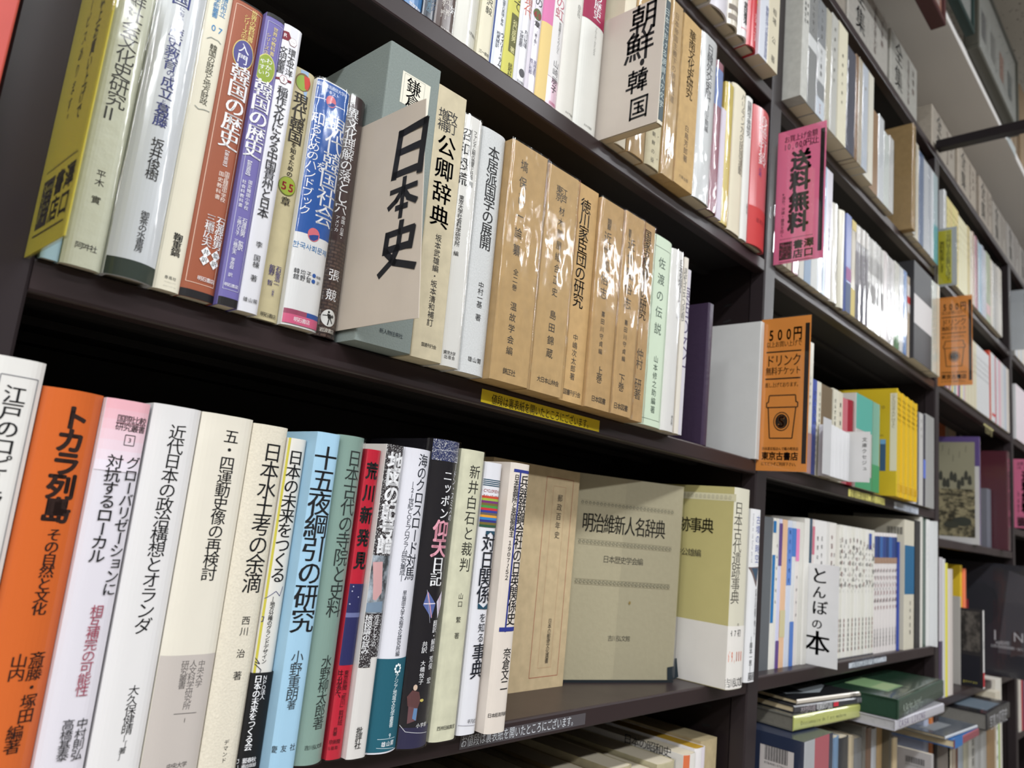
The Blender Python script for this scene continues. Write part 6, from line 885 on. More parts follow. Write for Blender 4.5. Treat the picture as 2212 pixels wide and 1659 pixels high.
leafbook((1.5975,.012,1.123),.0176,.2248,.14,(222,216,214),'thin white paperback with dark blue head and red title, fourth of the dark-blue-headed group',mt='paper',draw=[('R',.0,.0176,.1776,.2181,(50,70,130)),('R',.0,.0176,.1664,.1776,(160,130,110)),('t','平凡の旅案内',.0106,.1596,.0106,.0764,.0072,.0086,(186,60,84),.01,'v'),('t','歴史を歩く旅',.0039,.1574,.0039,.0899,.005,.006,GRY,.01,'v'),('t','文化編集部',.0088,.045,.0088,.0112,.006,.0067,DIM,.01,'v')])
leafbook((1.6153,.012,1.123),.018,.2254,.14,(222,216,214),'thin white paperback with dark blue head and red title, fifth of the dark-blue-headed group',mt='paper',draw=[('R',.0,.018,.1781,.2187,(40,60,110)),('R',.0,.018,.1668,.1781,(160,130,110)),('t','平凡の旅案内',.0108,.1601,.0108,.0767,.0072,.0086,(186,60,84),.01,'v'),('t','歴史を歩く旅',.004,.1578,.004,.0902,.005,.006,GRY,.01,'v'),('t','文化編集部',.009,.0451,.009,.0113,.006,.0068,DIM,.01,'v')])
leafbook((1.6335,.012,1.123),.0204,.2261,.14,(222,216,214),'thin white paperback with dark blue head and red title, sixth of the dark-blue-headed group',mt='paper',draw=[('R',.0,.0204,.1786,.2193,(60,100,160)),('R',.0,.0204,.1673,.1786,(160,130,110)),('t','平凡の旅案内',.0122,.1605,.0122,.0769,.0072,.0086,(186,60,84),.01,'v'),('t','歴史を歩く旅',.0045,.1583,.0045,.0904,.005,.006,GRY,.01,'v'),('t','文化編集部',.0102,.0452,.0102,.0113,.006,.0068,DIM,.01,'v')])
leafbook((1.654,.012,1.123),.0165,.2267,.14,(222,216,214),'thin white paperback with dark blue head and red title, seventh of the dark-blue-headed group',mt='paper',draw=[('R',.0,.0165,.1791,.2199,(50,70,130)),('R',.0,.0165,.1678,.1791,(160,130,110)),('t','平凡の旅案内',.0099,.161,.0099,.0771,.0072,.0086,(186,60,84),.01,'v'),('t','歴史を歩く旅',.0036,.1587,.0036,.0907,.005,.006,GRY,.01,'v'),('t','文化編集部',.0083,.0453,.0083,.0113,.006,.0068,DIM,.01,'v')])
leafbook((1.6708,.012,1.123),.0147,.2274,.14,(222,216,214),'thin white paperback with dark blue head and red title, eighth of the dark-blue-headed group',mt='paper',draw=[('R',.0,.0147,.1797,.2206,(40,60,110)),('R',.0,.0147,.1683,.1797,(160,130,110)),('t','平凡の旅案内',.0088,.1615,.0088,.0773,.0072,.0086,(186,60,84),.01,'v'),('t','歴史を歩く旅',.0032,.1592,.0032,.091,.005,.006,GRY,.01,'v'),('t','文化編集部',.0073,.0455,.0073,.0114,.006,.0068,DIM,.01,'v')])
leafbook((1.6857,.008,1.123),.0065,.212,.14,(60,80,160),'thin blue book, first right of the dark-blue-headed group',mt='gloss')
book((1.709,.004,1.123),.0653,.259,.2,(216,210,192),'tall cream book with a barcode on its left cover, second bay lower shelf',draw=[('R',.0,.0653,.1088,.2072,(40,100,140)),('t','日本の民藝',.0392,.0984,.0392,.0259,.008,.0096,DIM,.01,'v')],mt='gloss',style='flat',side=[('R',.165,.1656,.228,.243,(60,60,60)),('R',.167,.1682,.228,.243,(60,60,60)),('R',.169,.1702,.228,.243,(60,60,60)),('R',.171,.1716,.228,.243,(60,60,60)),('R',.173,.1742,.228,.243,(60,60,60)),('R',.175,.1762,.228,.243,(60,60,60)),('R',.177,.1776,.228,.243,(60,60,60)),('R',.179,.1802,.228,.243,(60,60,60)),('R',.181,.1822,.228,.243,(60,60,60)),('R',.183,.1836,.228,.243,(60,60,60)),('R',.185,.1862,.228,.243,(60,60,60)),('R',.187,.1882,.228,.243,(60,60,60)),('R',.189,.1896,.228,.243,(60,60,60)),('R',.191,.1922,.228,.243,(60,60,60)),('R',.193,.1942,.228,.243,(60,60,60)),('R',.195,.1956,.228,.243,(60,60,60))])
leafbook((1.7745,.003,1.123),.0406,.262,.14,(26,26,30),'black book, third right of the dark-blue-headed group',mt='gloss')
leafbook((1.8153,.003,1.123),.0185,.272,.14,(216,214,206),'thin white book, fourth right of the dark-blue-headed group',mt='gloss')
leafbook((1.8339,.003,1.123),.024,.27,.14,(40,70,56),'dark green book, fifth right of the dark-blue-headed group',mt='gloss')
leafbook((1.8581,.003,1.123),.0281,.27,.14,(222,222,220),'white book with blue lettering, sixth right of the dark-blue-headed group',mt='gloss',draw=[('t','LETTERS',.014,.2565,.014,.162,.006,.0072,(80,110,160),.01,'v')])
leafbook((1.8864,-.012,1.123),.003,.268,.14,(224,226,228),'white book beside the middle post, seventh right of the dark-blue-headed group',mt='gloss')
card((1.2525,.026,1.1235),.056,.1563,(222,222,222),'white card hand-lettered とんぼの本 standing before the thin paperbacks',[('t','と',.0254,.1502,.0254,.1252,.0295,.0281,INK,.018,'v'),('t','ん',.0256,.1218,.0256,.1025,.0227,.0216,INK,.018,'v'),('t','ぼ',.0271,.0991,.0271,.0775,.0255,.0243,INK,.018,'v'),('t','の',.0235,.0705,.0235,.0552,.018,.0171,INK,.018,'v'),('t','本',.0244,.0514,.0244,.0162,.0413,.0394,INK,.018,'v')])
row('books on the shelf with lying books, second bay')
book((1.108,-.04,.825),.1075,.215,.18,(44,52,74),'navy and red slipcase in crinkled plastic with a barcode sticker on its side',style='box',mt='gloss',film=1.2,draw=[('R',.0376,.0914,.0,.215,(176,90,100)),('R',.0,.0376,.0,.215,(176,178,182))],side=[('R',.1174,.1663,.1488,.1976,(206,198,194)),('R',.1241,.1245,.1784,.1984,(40,40,44)),('R',.1254,.1262,.1784,.1984,(40,40,44)),('R',.1267,.1275,.1784,.1984,(40,40,44)),('R',.128,.1284,.1784,.1984,(40,40,44)),('R',.1294,.1302,.1784,.1984,(40,40,44)),('R',.1307,.1315,.1784,.1984,(40,40,44)),('R',.132,.1324,.1784,.1984,(40,40,44)),('R',.1333,.1341,.1784,.1984,(40,40,44)),('R',.1346,.1355,.1784,.1984,(40,40,44)),('R',.136,.1364,.1784,.1984,(40,40,44)),('R',.1373,.1381,.1784,.1984,(40,40,44)),('R',.1386,.1394,.1784,.1984,(40,40,44)),('R',.1399,.1403,.1784,.1984,(40,40,44)),('R',.1412,.1421,.1784,.1984,(40,40,44)),('R',.1426,.1434,.1784,.1984,(40,40,44)),('R',.1439,.1443,.1784,.1984,(40,40,44)),('R',.1452,.146,.1784,.1984,(40,40,44)),('R',.1465,.1473,.1784,.1984,(40,40,44)),('R',.1478,.1482,.1784,.1984,(40,40,44)),('R',.1492,.15,.1784,.1984,(40,40,44)),('R',.1505,.1513,.1784,.1984,(40,40,44)),('R',.1518,.1522,.1784,.1984,(40,40,44)),('R',.1531,.1539,.1784,.1984,(40,40,44)),('R',.1544,.1553,.1784,.1984,(40,40,44)),('R',.1558,.1562,.1784,.1984,(40,40,44)),('R',.1571,.1579,.1784,.1984,(40,40,44)),('t','9784081570614',.1241,.1749,.1584,.1749,.0042,.0042,DIM,.0,'h')])
book((1.2168,-.02,.825),.0863,.1936,.17,(120,160,200),'light blue book under the stacked books, second bay',film=.6,mt='gloss',style='soft')
book((1.3034,-.02,.825),.0411,.1892,.17,(56,58,62),'black book in crumpled plastic under the stacked books, second bay',film=1.2,mt='gloss',style='soft')
book((1.3449,-.02,.825),.0227,.1854,.17,(206,190,160),'thin cream book with small lettering under the stacked books, second bay',film=.4,mt='gloss',style='soft')
book((1.3679,-.02,.825),.0394,.18,.17,(130,132,134),'grey plastic-wrapped book under the stacked books, second bay',film=1.0,mt='gloss',style='soft')
book((1.4076,-.02,.825),.0139,.1944,.17,(120,118,112),'grey-green tall book under the stacked books, second bay',film=.6,mt='gloss',style='soft')
book((1.4218,-.02,.825),.0316,.1901,.17,(120,92,74),'brown tall book under the stacked books, second bay',mt='gloss',style='soft')
book((1.4538,-.02,.825),.024,.1853,.17,(196,200,206),'white tall book with grey lettering under the stacked books, second bay',film=.3,mt='gloss',style='soft')
book((1.478,-.015,.825),.0423,.187,.14,(196,166,122),'kraft brown slipcase right of the white tall book, second bay',style='box',mt='kraft')
book((1.5207,-.03,.825),.0005,.2014,.18,(104,100,88),'large drab book in crumpled plastic left of the green gift-box book',film=1.3,mt='gloss',style='soft')
book((1.5215,-.035,.825),.0195,.165,.18,(190,170,134),'thin beige book in wrinkled plastic beside the second barcode book',film=1.2,style='soft')
book((1.6986,-.05,.825),.01,.1171,.2,(190,186,186),'grey book in plastic showing a barcode on its left cover',mt='gloss',film=.8,side=[('R',.153,.1535,.093,.1045,(60,60,64)),('R',.1544,.1553,.093,.1045,(60,60,64)),('R',.1559,.1568,.093,.1045,(60,60,64)),('R',.1573,.1577,.093,.1045,(60,60,64)),('R',.1587,.1596,.093,.1045,(60,60,64)),('R',.1601,.161,.093,.1045,(60,60,64)),('R',.1616,.162,.093,.1045,(60,60,64)),('R',.163,.1639,.093,.1045,(60,60,64)),('R',.1644,.1653,.093,.1045,(60,60,64)),('R',.1658,.1663,.093,.1045,(60,60,64)),('R',.1673,.1681,.093,.1045,(60,60,64)),('R',.1687,.1696,.093,.1045,(60,60,64)),('R',.1701,.1705,.093,.1045,(60,60,64)),('R',.1715,.1724,.093,.1045,(60,60,64)),('R',.173,.1738,.093,.1045,(60,60,64)),('R',.1744,.1748,.093,.1045,(60,60,64)),('R',.1758,.1767,.093,.1045,(60,60,64)),('R',.1772,.1781,.093,.1045,(60,60,64)),('R',.1787,.1791,.093,.1045,(60,60,64)),('R',.1801,.181,.093,.1045,(60,60,64)),('R',.1815,.1824,.093,.1045,(60,60,64)),('R',.1829,.1834,.093,.1045,(60,60,64)),('R',.1844,.1852,.093,.1045,(60,60,64)),('R',.1858,.1867,.093,.1045,(60,60,64)),('t','9784040487016',.153,.0895,.1872,.0895,.004,.004,(80,80,84),.0,'h')])
book((1.545,.035,.825),.041,.0998,.15,(196,150,104),'tan book in wrinkled plastic behind the second barcode book',film=1.0,mt='kraft',style='soft')
book((1.8459,.0,.825),.03,.1518,.16,(170,176,196),'pale blue-grey thin book, second bay shelf with lying books',mt='gloss',style='soft')
book((1.8844,.0,.825),.026,.15,.16,(190,110,50),'orange book, second bay shelf with lying books',mt='gloss',style='soft')
book((1.917,.0,.825),.018,.1499,.16,(176,166,200),'lilac book beside the middle post, second bay shelf with lying books',mt='gloss',style='soft')
lying_book((1.1452,-.0098,1.0415),.2867,.021,.2,-.089,(196,200,120),(110,108,100),'yellow-green book in plastic, lowest of the three lying flat','book',draw=[('t','Dictionnaire de l’art moderne',.0199,.01,.1674,.01,.0081,.0081,(90,96,60),.0,'h')],top=[],film=.9,mt='gloss',pages=(120,116,106))
lying_book((1.1596,-.0036,1.0631),.2232,.0108,.15,-.1343,(64,64,68),DIM,'dark grey book with white and red lettering, middle of the lying stack','book',draw=[('t','昭和の写真',.0639,.005,.11,.005,.0111,.0111,WHT,.02,'h'),('R',.1139,.1288,.0023,.0083,(196,50,66)),('t','木村伊兵衛',.0172,.0042,.0601,.0042,.0096,.0096,(170,160,164),.0,'h'),('t','新潮社',.189,.0065,.2115,.0065,.0084,.0084,(150,150,154),.0,'h')],top=[],film=0,mt='gloss',pages=(214,196,160))
lying_book((1.1693,-.0041,1.0746),.219,.0073,.15,-.1323,(196,188,176),(34,34,36),'art book with black brushstroke cover on top of the lying stack','book',draw=[('t','記憶の',.1591,.0021,.1857,.0021,.0107,.0107,INK,.0,'h'),('t','写真集',.1902,.0029,.2131,.0029,.0085,.0085,(120,116,110),.0,'h')],top=[('P',[(.02,.03),(.1,.02),(.17,.05),(.19,.1),(.12,.12),(.05,.09)],(130,136,140)),('P',[(.03,.035),(.07,.03),(.08,.06),(.04,.07)],(26,26,28)),('P',[(.1,.06),(.16,.07),(.15,.1),(.11,.09)],(30,30,32)),('P',[(.13,.11),(.19,.115),(.195,.135),(.14,.135)],(70,74,78))],film=0,mt='gloss',pages=(214,196,160))
lying_book((1.3627,-.0868,1.052),.338,.03,.19,.0532,(52,76,62),(36,62,46),'dark green gift-box book in plastic lying on the standing books','book',draw=[('t','A Garden Journal',.0291,.0151,.1551,.0151,.0134,.0134,(190,200,190),.0,'h'),('t','THE BOTANIST',.0338,.0053,.1654,.0053,.0154,.0154,(150,165,155),.0,'h')],top=[('P',[(.06,.03),(.16,.03),(.16,.1),(.06,.1)],(126,158,112)),('P',[(.07,.035),(.15,.035),(.15,.06),(.07,.06)],(158,178,132))],film=.8,mt='gloss',pages=(40,64,50))
lying_book((1.3581,-.0844,1.0345),.2694,.0165,.19,-.0113,(206,204,212),(176,174,180),'pale plastic-wrapped magazine lying under the green gift-box book','book',draw=[('t','ＣＡＳＡ\u3000ＬＩＶＩＮＧ', 0.0127, 0.0091, 0.1549, 0.0091, 0.0142, 0.0142, (110, 90, 130), 0.0, 'h')], top=[], film=1.4, mt='gloss',pages=(176,174,176))
leafbook((2.0281,.16,1.083),.3384,-.0663,.01,(120,124,124),'grey printed sleeve standing behind the green gift-box book',draw=[('t','SLUMBER ART',.02,.028,.11,.028,.012,.012,(190,194,190),.01,'h')])
row('books on the high shelf, third bay')
book((1.9462,-.012,1.99),.0198,.215,.14,(222,224,226),'white book, first from left, third bay high shelf',mt='gloss',style='flat',film=.28)
leafbook((1.9662,-.012,1.99),.0193,.206,.14,(226,214,146),'pale yellow spine, second from left, third bay high shelf',mt='gloss',draw=[('t','岩波文庫の世界',.0097,.1854,.0097,.0618,.007,.0084,(150,140,90),.01,'v')])
leafbook((1.9857,-.012,1.99),.0193,.206,.14,(223,210,146),'pale yellow spine, third from left, third bay high shelf',mt='gloss',draw=[('t','岩波文庫の世界',.0096,.1854,.0096,.0618,.007,.0084,(150,140,90),.01,'v')])
leafbook((2.0052,-.012,1.99),.0193,.206,.14,(226,206,146),'pale yellow spine, fourth from left, third bay high shelf',mt='gloss',draw=[('t','岩波文庫の世界',.0096,.1854,.0096,.0618,.007,.0084,(150,140,90),.01,'v')])
leafbook((2.0247,-.012,1.99),.0193,.206,.14,(223,214,146),'pale yellow spine, fifth from left, third bay high shelf',mt='gloss',draw=[('t','岩波文庫の世界',.0097,.1854,.0097,.0618,.007,.0084,(150,140,90),.01,'v')])
leafbook((2.0442,-.012,1.99),.0193,.206,.14,(226,210,146),'pale yellow spine, sixth from left, third bay high shelf',mt='gloss',draw=[('t','岩波文庫の世界',.0096,.1854,.0096,.0618,.007,.0084,(150,140,90),.01,'v')])
leafbook((2.0637,-.012,1.99),.0193,.206,.14,(223,206,146),'pale yellow spine, seventh from left, third bay high shelf',mt='gloss',draw=[('t','岩波文庫の世界',.0097,.1854,.0097,.0618,.007,.0084,(150,140,90),.01,'v')])
leafbook((2.0832,-.012,1.99),.0178,.2,.14,(228,222,190),'cream-yellow spine, eighth from left, third bay high shelf',mt='gloss',draw=[('t','日本文学',.0089,.18,.0089,.1,.006,.0072,(150,140,100),.01,'v')])
leafbook((2.1012,-.012,1.99),.0178,.2,.14,(228,222,184),'cream-yellow spine, ninth from left, third bay high shelf',mt='gloss',draw=[('t','日本文学',.0089,.18,.0089,.1,.006,.0072,(150,140,100),.01,'v')])
leafbook((2.1192,-.012,1.99),.0178,.2,.14,(228,222,190),'cream-yellow spine, tenth from left, third bay high shelf',mt='gloss',draw=[('t','日本文学',.0089,.18,.0089,.1,.006,.0072,(150,140,100),.01,'v')])
leafbook((2.1372,-.012,1.99),.0178,.2,.14,(228,222,184),'cream-yellow spine, eleventh from left, third bay high shelf',mt='gloss',draw=[('t','日本文学',.0089,.18,.0089,.1,.006,.0072,(150,140,100),.01,'v')])
leafbook((2.1552,-.012,1.99),.0178,.2,.14,(228,222,190),'cream-yellow spine, twelfth from left, third bay high shelf',mt='gloss',draw=[('t','日本文学',.0089,.18,.0089,.1,.006,.0072,(150,140,100),.01,'v')])
leafbook((2.1732,-.012,1.99),.0298,.2039,.14,(206,190,140),'tan book, thirteenth from left, third bay high shelf',mt='gloss',draw=[('t','文化史研究',.0149,.1835,.0149,.0917,.008,.0096,GRY,.01,'v')])
leafbook((2.2032,-.012,1.99),.0278,.2018,.14,(220,214,196),'cream book with grey title, fourteenth from left, third bay high shelf',mt='gloss',draw=[('t','文化史研究',.0139,.1816,.0139,.0908,.008,.0096,GRY,.01,'v')])
book((2.2312,-.012,1.99),.0158,.2078,.14,(200,170,150),'beige book, fifteenth from left, third bay high shelf',mt='gloss',style='flat',film=.22)
leafbook((2.2472,-.012,1.99),.0138,.2009,.14,(214,206,196),'white book, sixteenth from left, third bay high shelf',mt='gloss',draw=[('t','文化史研究',.0069,.1808,.0069,.0904,.007,.0084,GRY,.01,'v')])
book((2.2612,-.012,1.99),.0218,.2064,.14,(190,120,140),'pink-headed book, seventeenth from left, third bay high shelf',mt='gloss',style='flat',film=.28)
leafbook((2.2832,-.012,1.99),.0198,.2044,.14,(170,172,174),'grey book, eighteenth from left, third bay high shelf',mt='gloss',draw=[('t','文化史研究',.0099,.1839,.0099,.092,.008,.0096,GRY,.01,'v')])
book((2.3032,-.012,1.99),.0358,.2007,.14,(176,206,226),'light blue book, nineteenth from left, third bay high shelf',mt='gloss',style='flat',film=.17)
book((2.3392,-.012,1.99),.0218,.2061,.14,(200,206,222),'pale blue-white book, twentieth from left, third bay high shelf',mt='gloss',style='flat',film=.17)
book((2.3612,-.012,1.99),.0298,.2004,.14,(212,216,226),'white book with violet title, twenty-first from left, third bay high shelf',mt='gloss',style='flat',film=.22)
book((2.3912,-.012,1.99),.0498,.2052,.14,(196,206,176),'pale green book in plastic, twenty-second from left, third bay high shelf',draw=[('R',.0,.0498,.0205,.0513,(226,190,190))],mt='gloss',style='flat',film=.44)
leafbook((2.4412,-.012,1.99),.0298,.2008,.14,(214,206,190),'cream book, twenty-third from left, third bay high shelf',mt='gloss',draw=[('t','文化史研究',.0149,.1808,.0149,.0904,.008,.0096,GRY,.01,'v')])
book((2.4712,-.012,1.99),.0398,.2011,.14,(206,204,200),'white book, twenty-fourth from left, third bay high shelf',mt='gloss',style='flat',film=.17)
leafbook((2.5112,-.012,1.99),.0398,.2051,.14,(190,186,180),'grey-white book, twenty-fifth from left, third bay high shelf',mt='gloss',draw=[('t','文化史研究',.0199,.1846,.0199,.0923,.008,.0096,GRY,.01,'v')])
leafbook((2.5512,-.012,1.99),.0498,.2099,.14,(206,200,190),'cream slipcase, twenty-sixth from left, third bay high shelf',mt='gloss',draw=[('t','文化史研究',.0249,.1889,.0249,.0945,.008,.0096,GRY,.01,'v')])
row('books on the upper shelf, third bay')
leafbook((1.9462,-.006,1.715),.0138,.175,.14,(190,206,226),'pale blue paperback, first from left, third bay upper shelf',mt='gloss',draw=[('R',.0,.0138,.0525,.1225,(206,206,210))])
leafbook((1.9602,-.006,1.715),.0098,.1725,.14,(222,222,226),'white paperback, second from left, third bay upper shelf',mt='gloss')
leafbook((1.9702,-.006,1.715),.0168,.1745,.14,(90,140,200),'blue paperback, third from left, third bay upper shelf',mt='gloss')
leafbook((1.9872,-.006,1.715),.0118,.1825,.14,(224,170,190),'pink paperback, fourth from left, third bay upper shelf',mt='gloss',draw=[('R',.0,.0118,.0548,.1278,(206,206,210))])
leafbook((1.9992,-.006,1.715),.0138,.189,.14,(226,222,214),'cream paperback, fifth from left, third bay upper shelf',mt='gloss')
leafbook((2.0132,-.006,1.715),.0098,.1815,.14,(170,60,80),'red paperback, sixth from left, third bay upper shelf',mt='gloss')
leafbook((2.0232,-.006,1.715),.0168,.1779,.14,(206,206,212),'grey-white paperback, seventh from left, third bay upper shelf',mt='gloss',draw=[('R',.0,.0168,.0534,.1246,(206,206,210))])
leafbook((2.0402,-.006,1.715),.0118,.1895,.14,(230,206,60),'bright yellow paperback, eighth from left, third bay upper shelf',mt='gloss')
leafbook((2.0522,-.006,1.715),.0138,.1709,.14,(214,220,226),'white-blue paperback, ninth from left, third bay upper shelf',mt='gloss')
leafbook((2.0662,-.006,1.715),.0098,.1872,.14,(120,160,130),'green paperback, tenth from left, third bay upper shelf',mt='gloss',draw=[('R',.0,.0098,.0562,.131,(206,206,210))])
leafbook((2.0762,-.006,1.715),.0168,.1758,.14,(226,226,228),'plain white paperback, eleventh from left, third bay upper shelf',mt='gloss')
leafbook((2.0932,-.006,1.715),.0118,.1729,.14,(226,150,170),'rose paperback, twelfth from left, third bay upper shelf',mt='gloss')
leafbook((2.1052,-.006,1.715),.0138,.1724,.14,(90,90,120),'navy paperback, thirteenth from left, third bay upper shelf',mt='gloss',draw=[('R',.0,.0138,.0517,.1206,(206,206,210))])
leafbook((2.1192,-.006,1.715),.0098,.1762,.14,(214,210,200),'beige paperback, fourteenth from left, third bay upper shelf',mt='gloss')
leafbook((2.1292,-.006,1.715),.0168,.1863,.14,(236,226,170),'pale yellow paperback, fifteenth from left, third bay upper shelf',mt='gloss')
leafbook((2.1462,-.006,1.715),.0118,.1736,.14,(206,214,226),'ice blue paperback, sixteenth from left, third bay upper shelf',mt='gloss',draw=[('R',.0,.0118,.0521,.1215,(206,206,210))])
leafbook((2.1582,-.006,1.715),.0138,.1816,.14,(220,190,190),'dusty pink paperback, seventeenth from left, third bay upper shelf',mt='gloss')
leafbook((2.1722,-.006,1.715),.0113,.182,.14,(220,212,186),'cream paperback, first of the cream and white run, third bay upper shelf',mt='gloss',draw=[('t','岩波新書',.0056,.1547,.0056,.091,.0045,.0054,GRY,.01,'v')])
leafbook((2.1837,-.006,1.715),.0113,.182,.14,(222,216,196),'cream paperback, second of the cream and white run, third bay upper shelf',mt='gloss',draw=[('t','岩波新書',.0056,.1547,.0056,.091,.0045,.0054,GRY,.01,'v')])
leafbook((2.1952,-.006,1.715),.0113,.182,.14,(216,208,180),'cream paperback, third of the cream and white run, third bay upper shelf',mt='gloss',draw=[('t','岩波新書',.0056,.1547,.0056,.091,.0045,.0054,GRY,.01,'v')])
leafbook((2.2067,-.006,1.715),.0113,.182,.14,(220,212,186),'cream paperback, fourth of the cream and white run, third bay upper shelf',mt='gloss',draw=[('t','岩波新書',.0056,.1547,.0056,.091,.0045,.0054,GRY,.01,'v')])
leafbook((2.2182,-.006,1.715),.0113,.182,.14,(222,216,196),'cream paperback, fifth of the cream and white run, third bay upper shelf',mt='gloss',draw=[('t','岩波新書',.0056,.1547,.0056,.091,.0045,.0054,GRY,.01,'v')])
leafbook((2.2297,-.006,1.715),.0113,.182,.14,(216,208,180),'cream paperback, sixth of the cream and white run, third bay upper shelf',mt='gloss',draw=[('t','岩波新書',.0056,.1547,.0056,.091,.0045,.0054,GRY,.01,'v')])
leafbook((2.2412,-.006,1.715),.0113,.182,.14,(220,212,186),'cream paperback, seventh of the cream and white run, third bay upper shelf',mt='gloss',draw=[('t','岩波新書',.0056,.1547,.0056,.091,.0045,.0054,GRY,.01,'v')])
leafbook((2.2527,-.006,1.715),.0113,.182,.14,(222,216,196),'cream paperback, eighth of the cream and white run, third bay upper shelf',mt='gloss',draw=[('t','岩波新書',.0056,.1547,.0056,.091,.0045,.0054,GRY,.01,'v')])
leafbook((2.2642,-.006,1.715),.0113,.182,.14,(216,208,180),'cream paperback, ninth of the cream and white run, third bay upper shelf',mt='gloss',draw=[('t','岩波新書',.0056,.1547,.0056,.091,.0045,.0054,GRY,.01,'v')])
leafbook((2.2757,-.006,1.715),.0113,.182,.14,(220,212,186),'cream paperback, tenth of the cream and white run, third bay upper shelf',mt='gloss',draw=[('t','岩波新書',.0056,.1547,.0056,.091,.0045,.0054,GRY,.01,'v')])
leafbook((2.2872,-.006,1.715),.0113,.182,.14,(222,216,196),'cream paperback, eleventh of the cream and white run, third bay upper shelf',mt='gloss',draw=[('t','岩波新書',.0056,.1547,.0056,.091,.0045,.0054,GRY,.01,'v')])
leafbook((2.2987,-.006,1.715),.0113,.182,.14,(216,218,222),'white paperback, twelfth of the cream and white run, third bay upper shelf',mt='gloss',draw=[('t','岩波新書',.0056,.1547,.0056,.091,.0045,.0054,GRY,.01,'v')])
leafbook((2.3102,-.006,1.715),.0113,.182,.14,(222,222,220),'white paperback, thirteenth of the cream and white run, third bay upper shelf',mt='gloss',draw=[('t','岩波新書',.0056,.1547,.0056,.091,.0045,.0054,GRY,.01,'v')])
leafbook((2.3217,-.006,1.715),.0113,.182,.14,(216,218,222),'white paperback, fourteenth of the cream and white run, third bay upper shelf',mt='gloss',draw=[('t','岩波新書',.0056,.1547,.0056,.091,.0045,.0054,GRY,.01,'v')])
leafbook((2.3332,-.006,1.715),.0113,.182,.14,(222,222,220),'white paperback, fifteenth of the cream and white run, third bay upper shelf',mt='gloss',draw=[('t','岩波新書',.0056,.1547,.0056,.091,.0045,.0054,GRY,.01,'v')])
leafbook((2.3447,-.006,1.715),.0113,.182,.14,(216,218,222),'white paperback, sixteenth of the cream and white run, third bay upper shelf',mt='gloss',draw=[('t','岩波新書',.0056,.1547,.0056,.091,.0045,.0054,GRY,.01,'v')])
leafbook((2.3562,-.006,1.715),.0113,.182,.14,(222,222,220),'white paperback, seventeenth of the cream and white run, third bay upper shelf',mt='gloss',draw=[('t','岩波新書',.0056,.1547,.0056,.091,.0045,.0054,GRY,.01,'v')])
leafbook((2.3677,-.006,1.715),.0113,.182,.14,(216,218,222),'white paperback, eighteenth of the cream and white run, third bay upper shelf',mt='gloss',draw=[('t','岩波新書',.0056,.1547,.0056,.091,.0045,.0054,GRY,.01,'v')])
leafbook((2.3792,-.006,1.715),.0113,.182,.14,(222,222,220),'white paperback, nineteenth of the cream and white run, third bay upper shelf',mt='gloss',draw=[('t','岩波新書',.0056,.1547,.0056,.091,.0045,.0054,GRY,.01,'v')])
leafbook((2.3907,-.006,1.715),.0113,.182,.14,(216,218,222),'white paperback, twentieth of the cream and white run, third bay upper shelf',mt='gloss',draw=[('t','岩波新書',.0056,.1547,.0056,.091,.0045,.0054,GRY,.01,'v')])
leafbook((2.4022,-.006,1.715),.0113,.182,.14,(222,222,220),'white paperback, twenty-first of the cream and white run, third bay upper shelf',mt='gloss',draw=[('t','岩波新書',.0056,.1547,.0056,.091,.0045,.0054,GRY,.01,'v')])
leafbook((2.4137,-.006,1.715),.0113,.182,.14,(216,218,222),'white paperback, twenty-second of the cream and white run, third bay upper shelf',mt='gloss',draw=[('t','岩波新書',.0056,.1547,.0056,.091,.0045,.0054,GRY,.01,'v')])
leafbook((2.4252,-.006,1.715),.0113,.182,.14,(222,222,220),'white paperback, twenty-third of the cream and white run, third bay upper shelf',mt='gloss',draw=[('t','岩波新書',.0056,.1547,.0056,.091,.0045,.0054,GRY,.01,'v')])
leafbook((2.4367,-.006,1.715),.0113,.182,.14,(216,218,222),'white paperback, twenty-fourth of the cream and white run, third bay upper shelf',mt='gloss',draw=[('t','岩波新書',.0056,.1547,.0056,.091,.0045,.0054,GRY,.01,'v')])
leafbook((2.4482,-.006,1.715),.0198,.2,.14,(200,80,60),'vermilion book, first right of the cream and white run, third bay',mt='gloss')
leafbook((2.4682,-.006,1.715),.0118,.2,.14,(220,214,206),'white book, second right of the cream and white run, third bay',mt='gloss')
leafbook((2.4802,-.006,1.715),.0448,.2,.14,(222,224,228),'wide white red-sealed book, third right of the cream and white run, third bay',mt='gloss',draw=[('R',.0,.0448,.016,.024,(190,50,50))])
leafbook((2.5252,-.006,1.715),.0118,.2,.14,(190,40,60),'thin crimson book, fourth right of the cream and white run, third bay',mt='gloss')
leafbook((2.5372,-.006,1.715),.0298,.2,.14,(220,224,228),'white book with gold edge, fifth right of the cream and white run, third bay',mt='gloss')
leafbook((2.5672,-.006,1.715),.0348,.2,.14,(230,190,200),'pink book, sixth right of the cream and white run, third bay',mt='gloss')
leafbook((2.6022,-.006,1.715),.0398,.2,.14,(222,220,220),'white book, seventh right of the cream and white run, third bay',mt='gloss')
leafbook((2.6422,-.006,1.715),.0398,.2,.14,(200,206,216),'grey-blue book, eighth right of the cream and white run, third bay',mt='gloss')
leafbook((2.6822,-.006,1.715),.0398,.2,.14,(224,216,206),'cream book, ninth right of the cream and white run, third bay',mt='gloss')
row('books on the middle shelf, third bay')
leafbook((2.4568,.13,1.357),.0942,.414,.14,(170,96,60),'russet book, first from left behind the purple-framed album',mt='gloss')
book((2.5512,.13,1.357),.0424,.4152,.14,(190,180,160),'beige plastic-wrapped book, second from left behind the purple-framed album',mt='gloss',style='flat',film=.44)
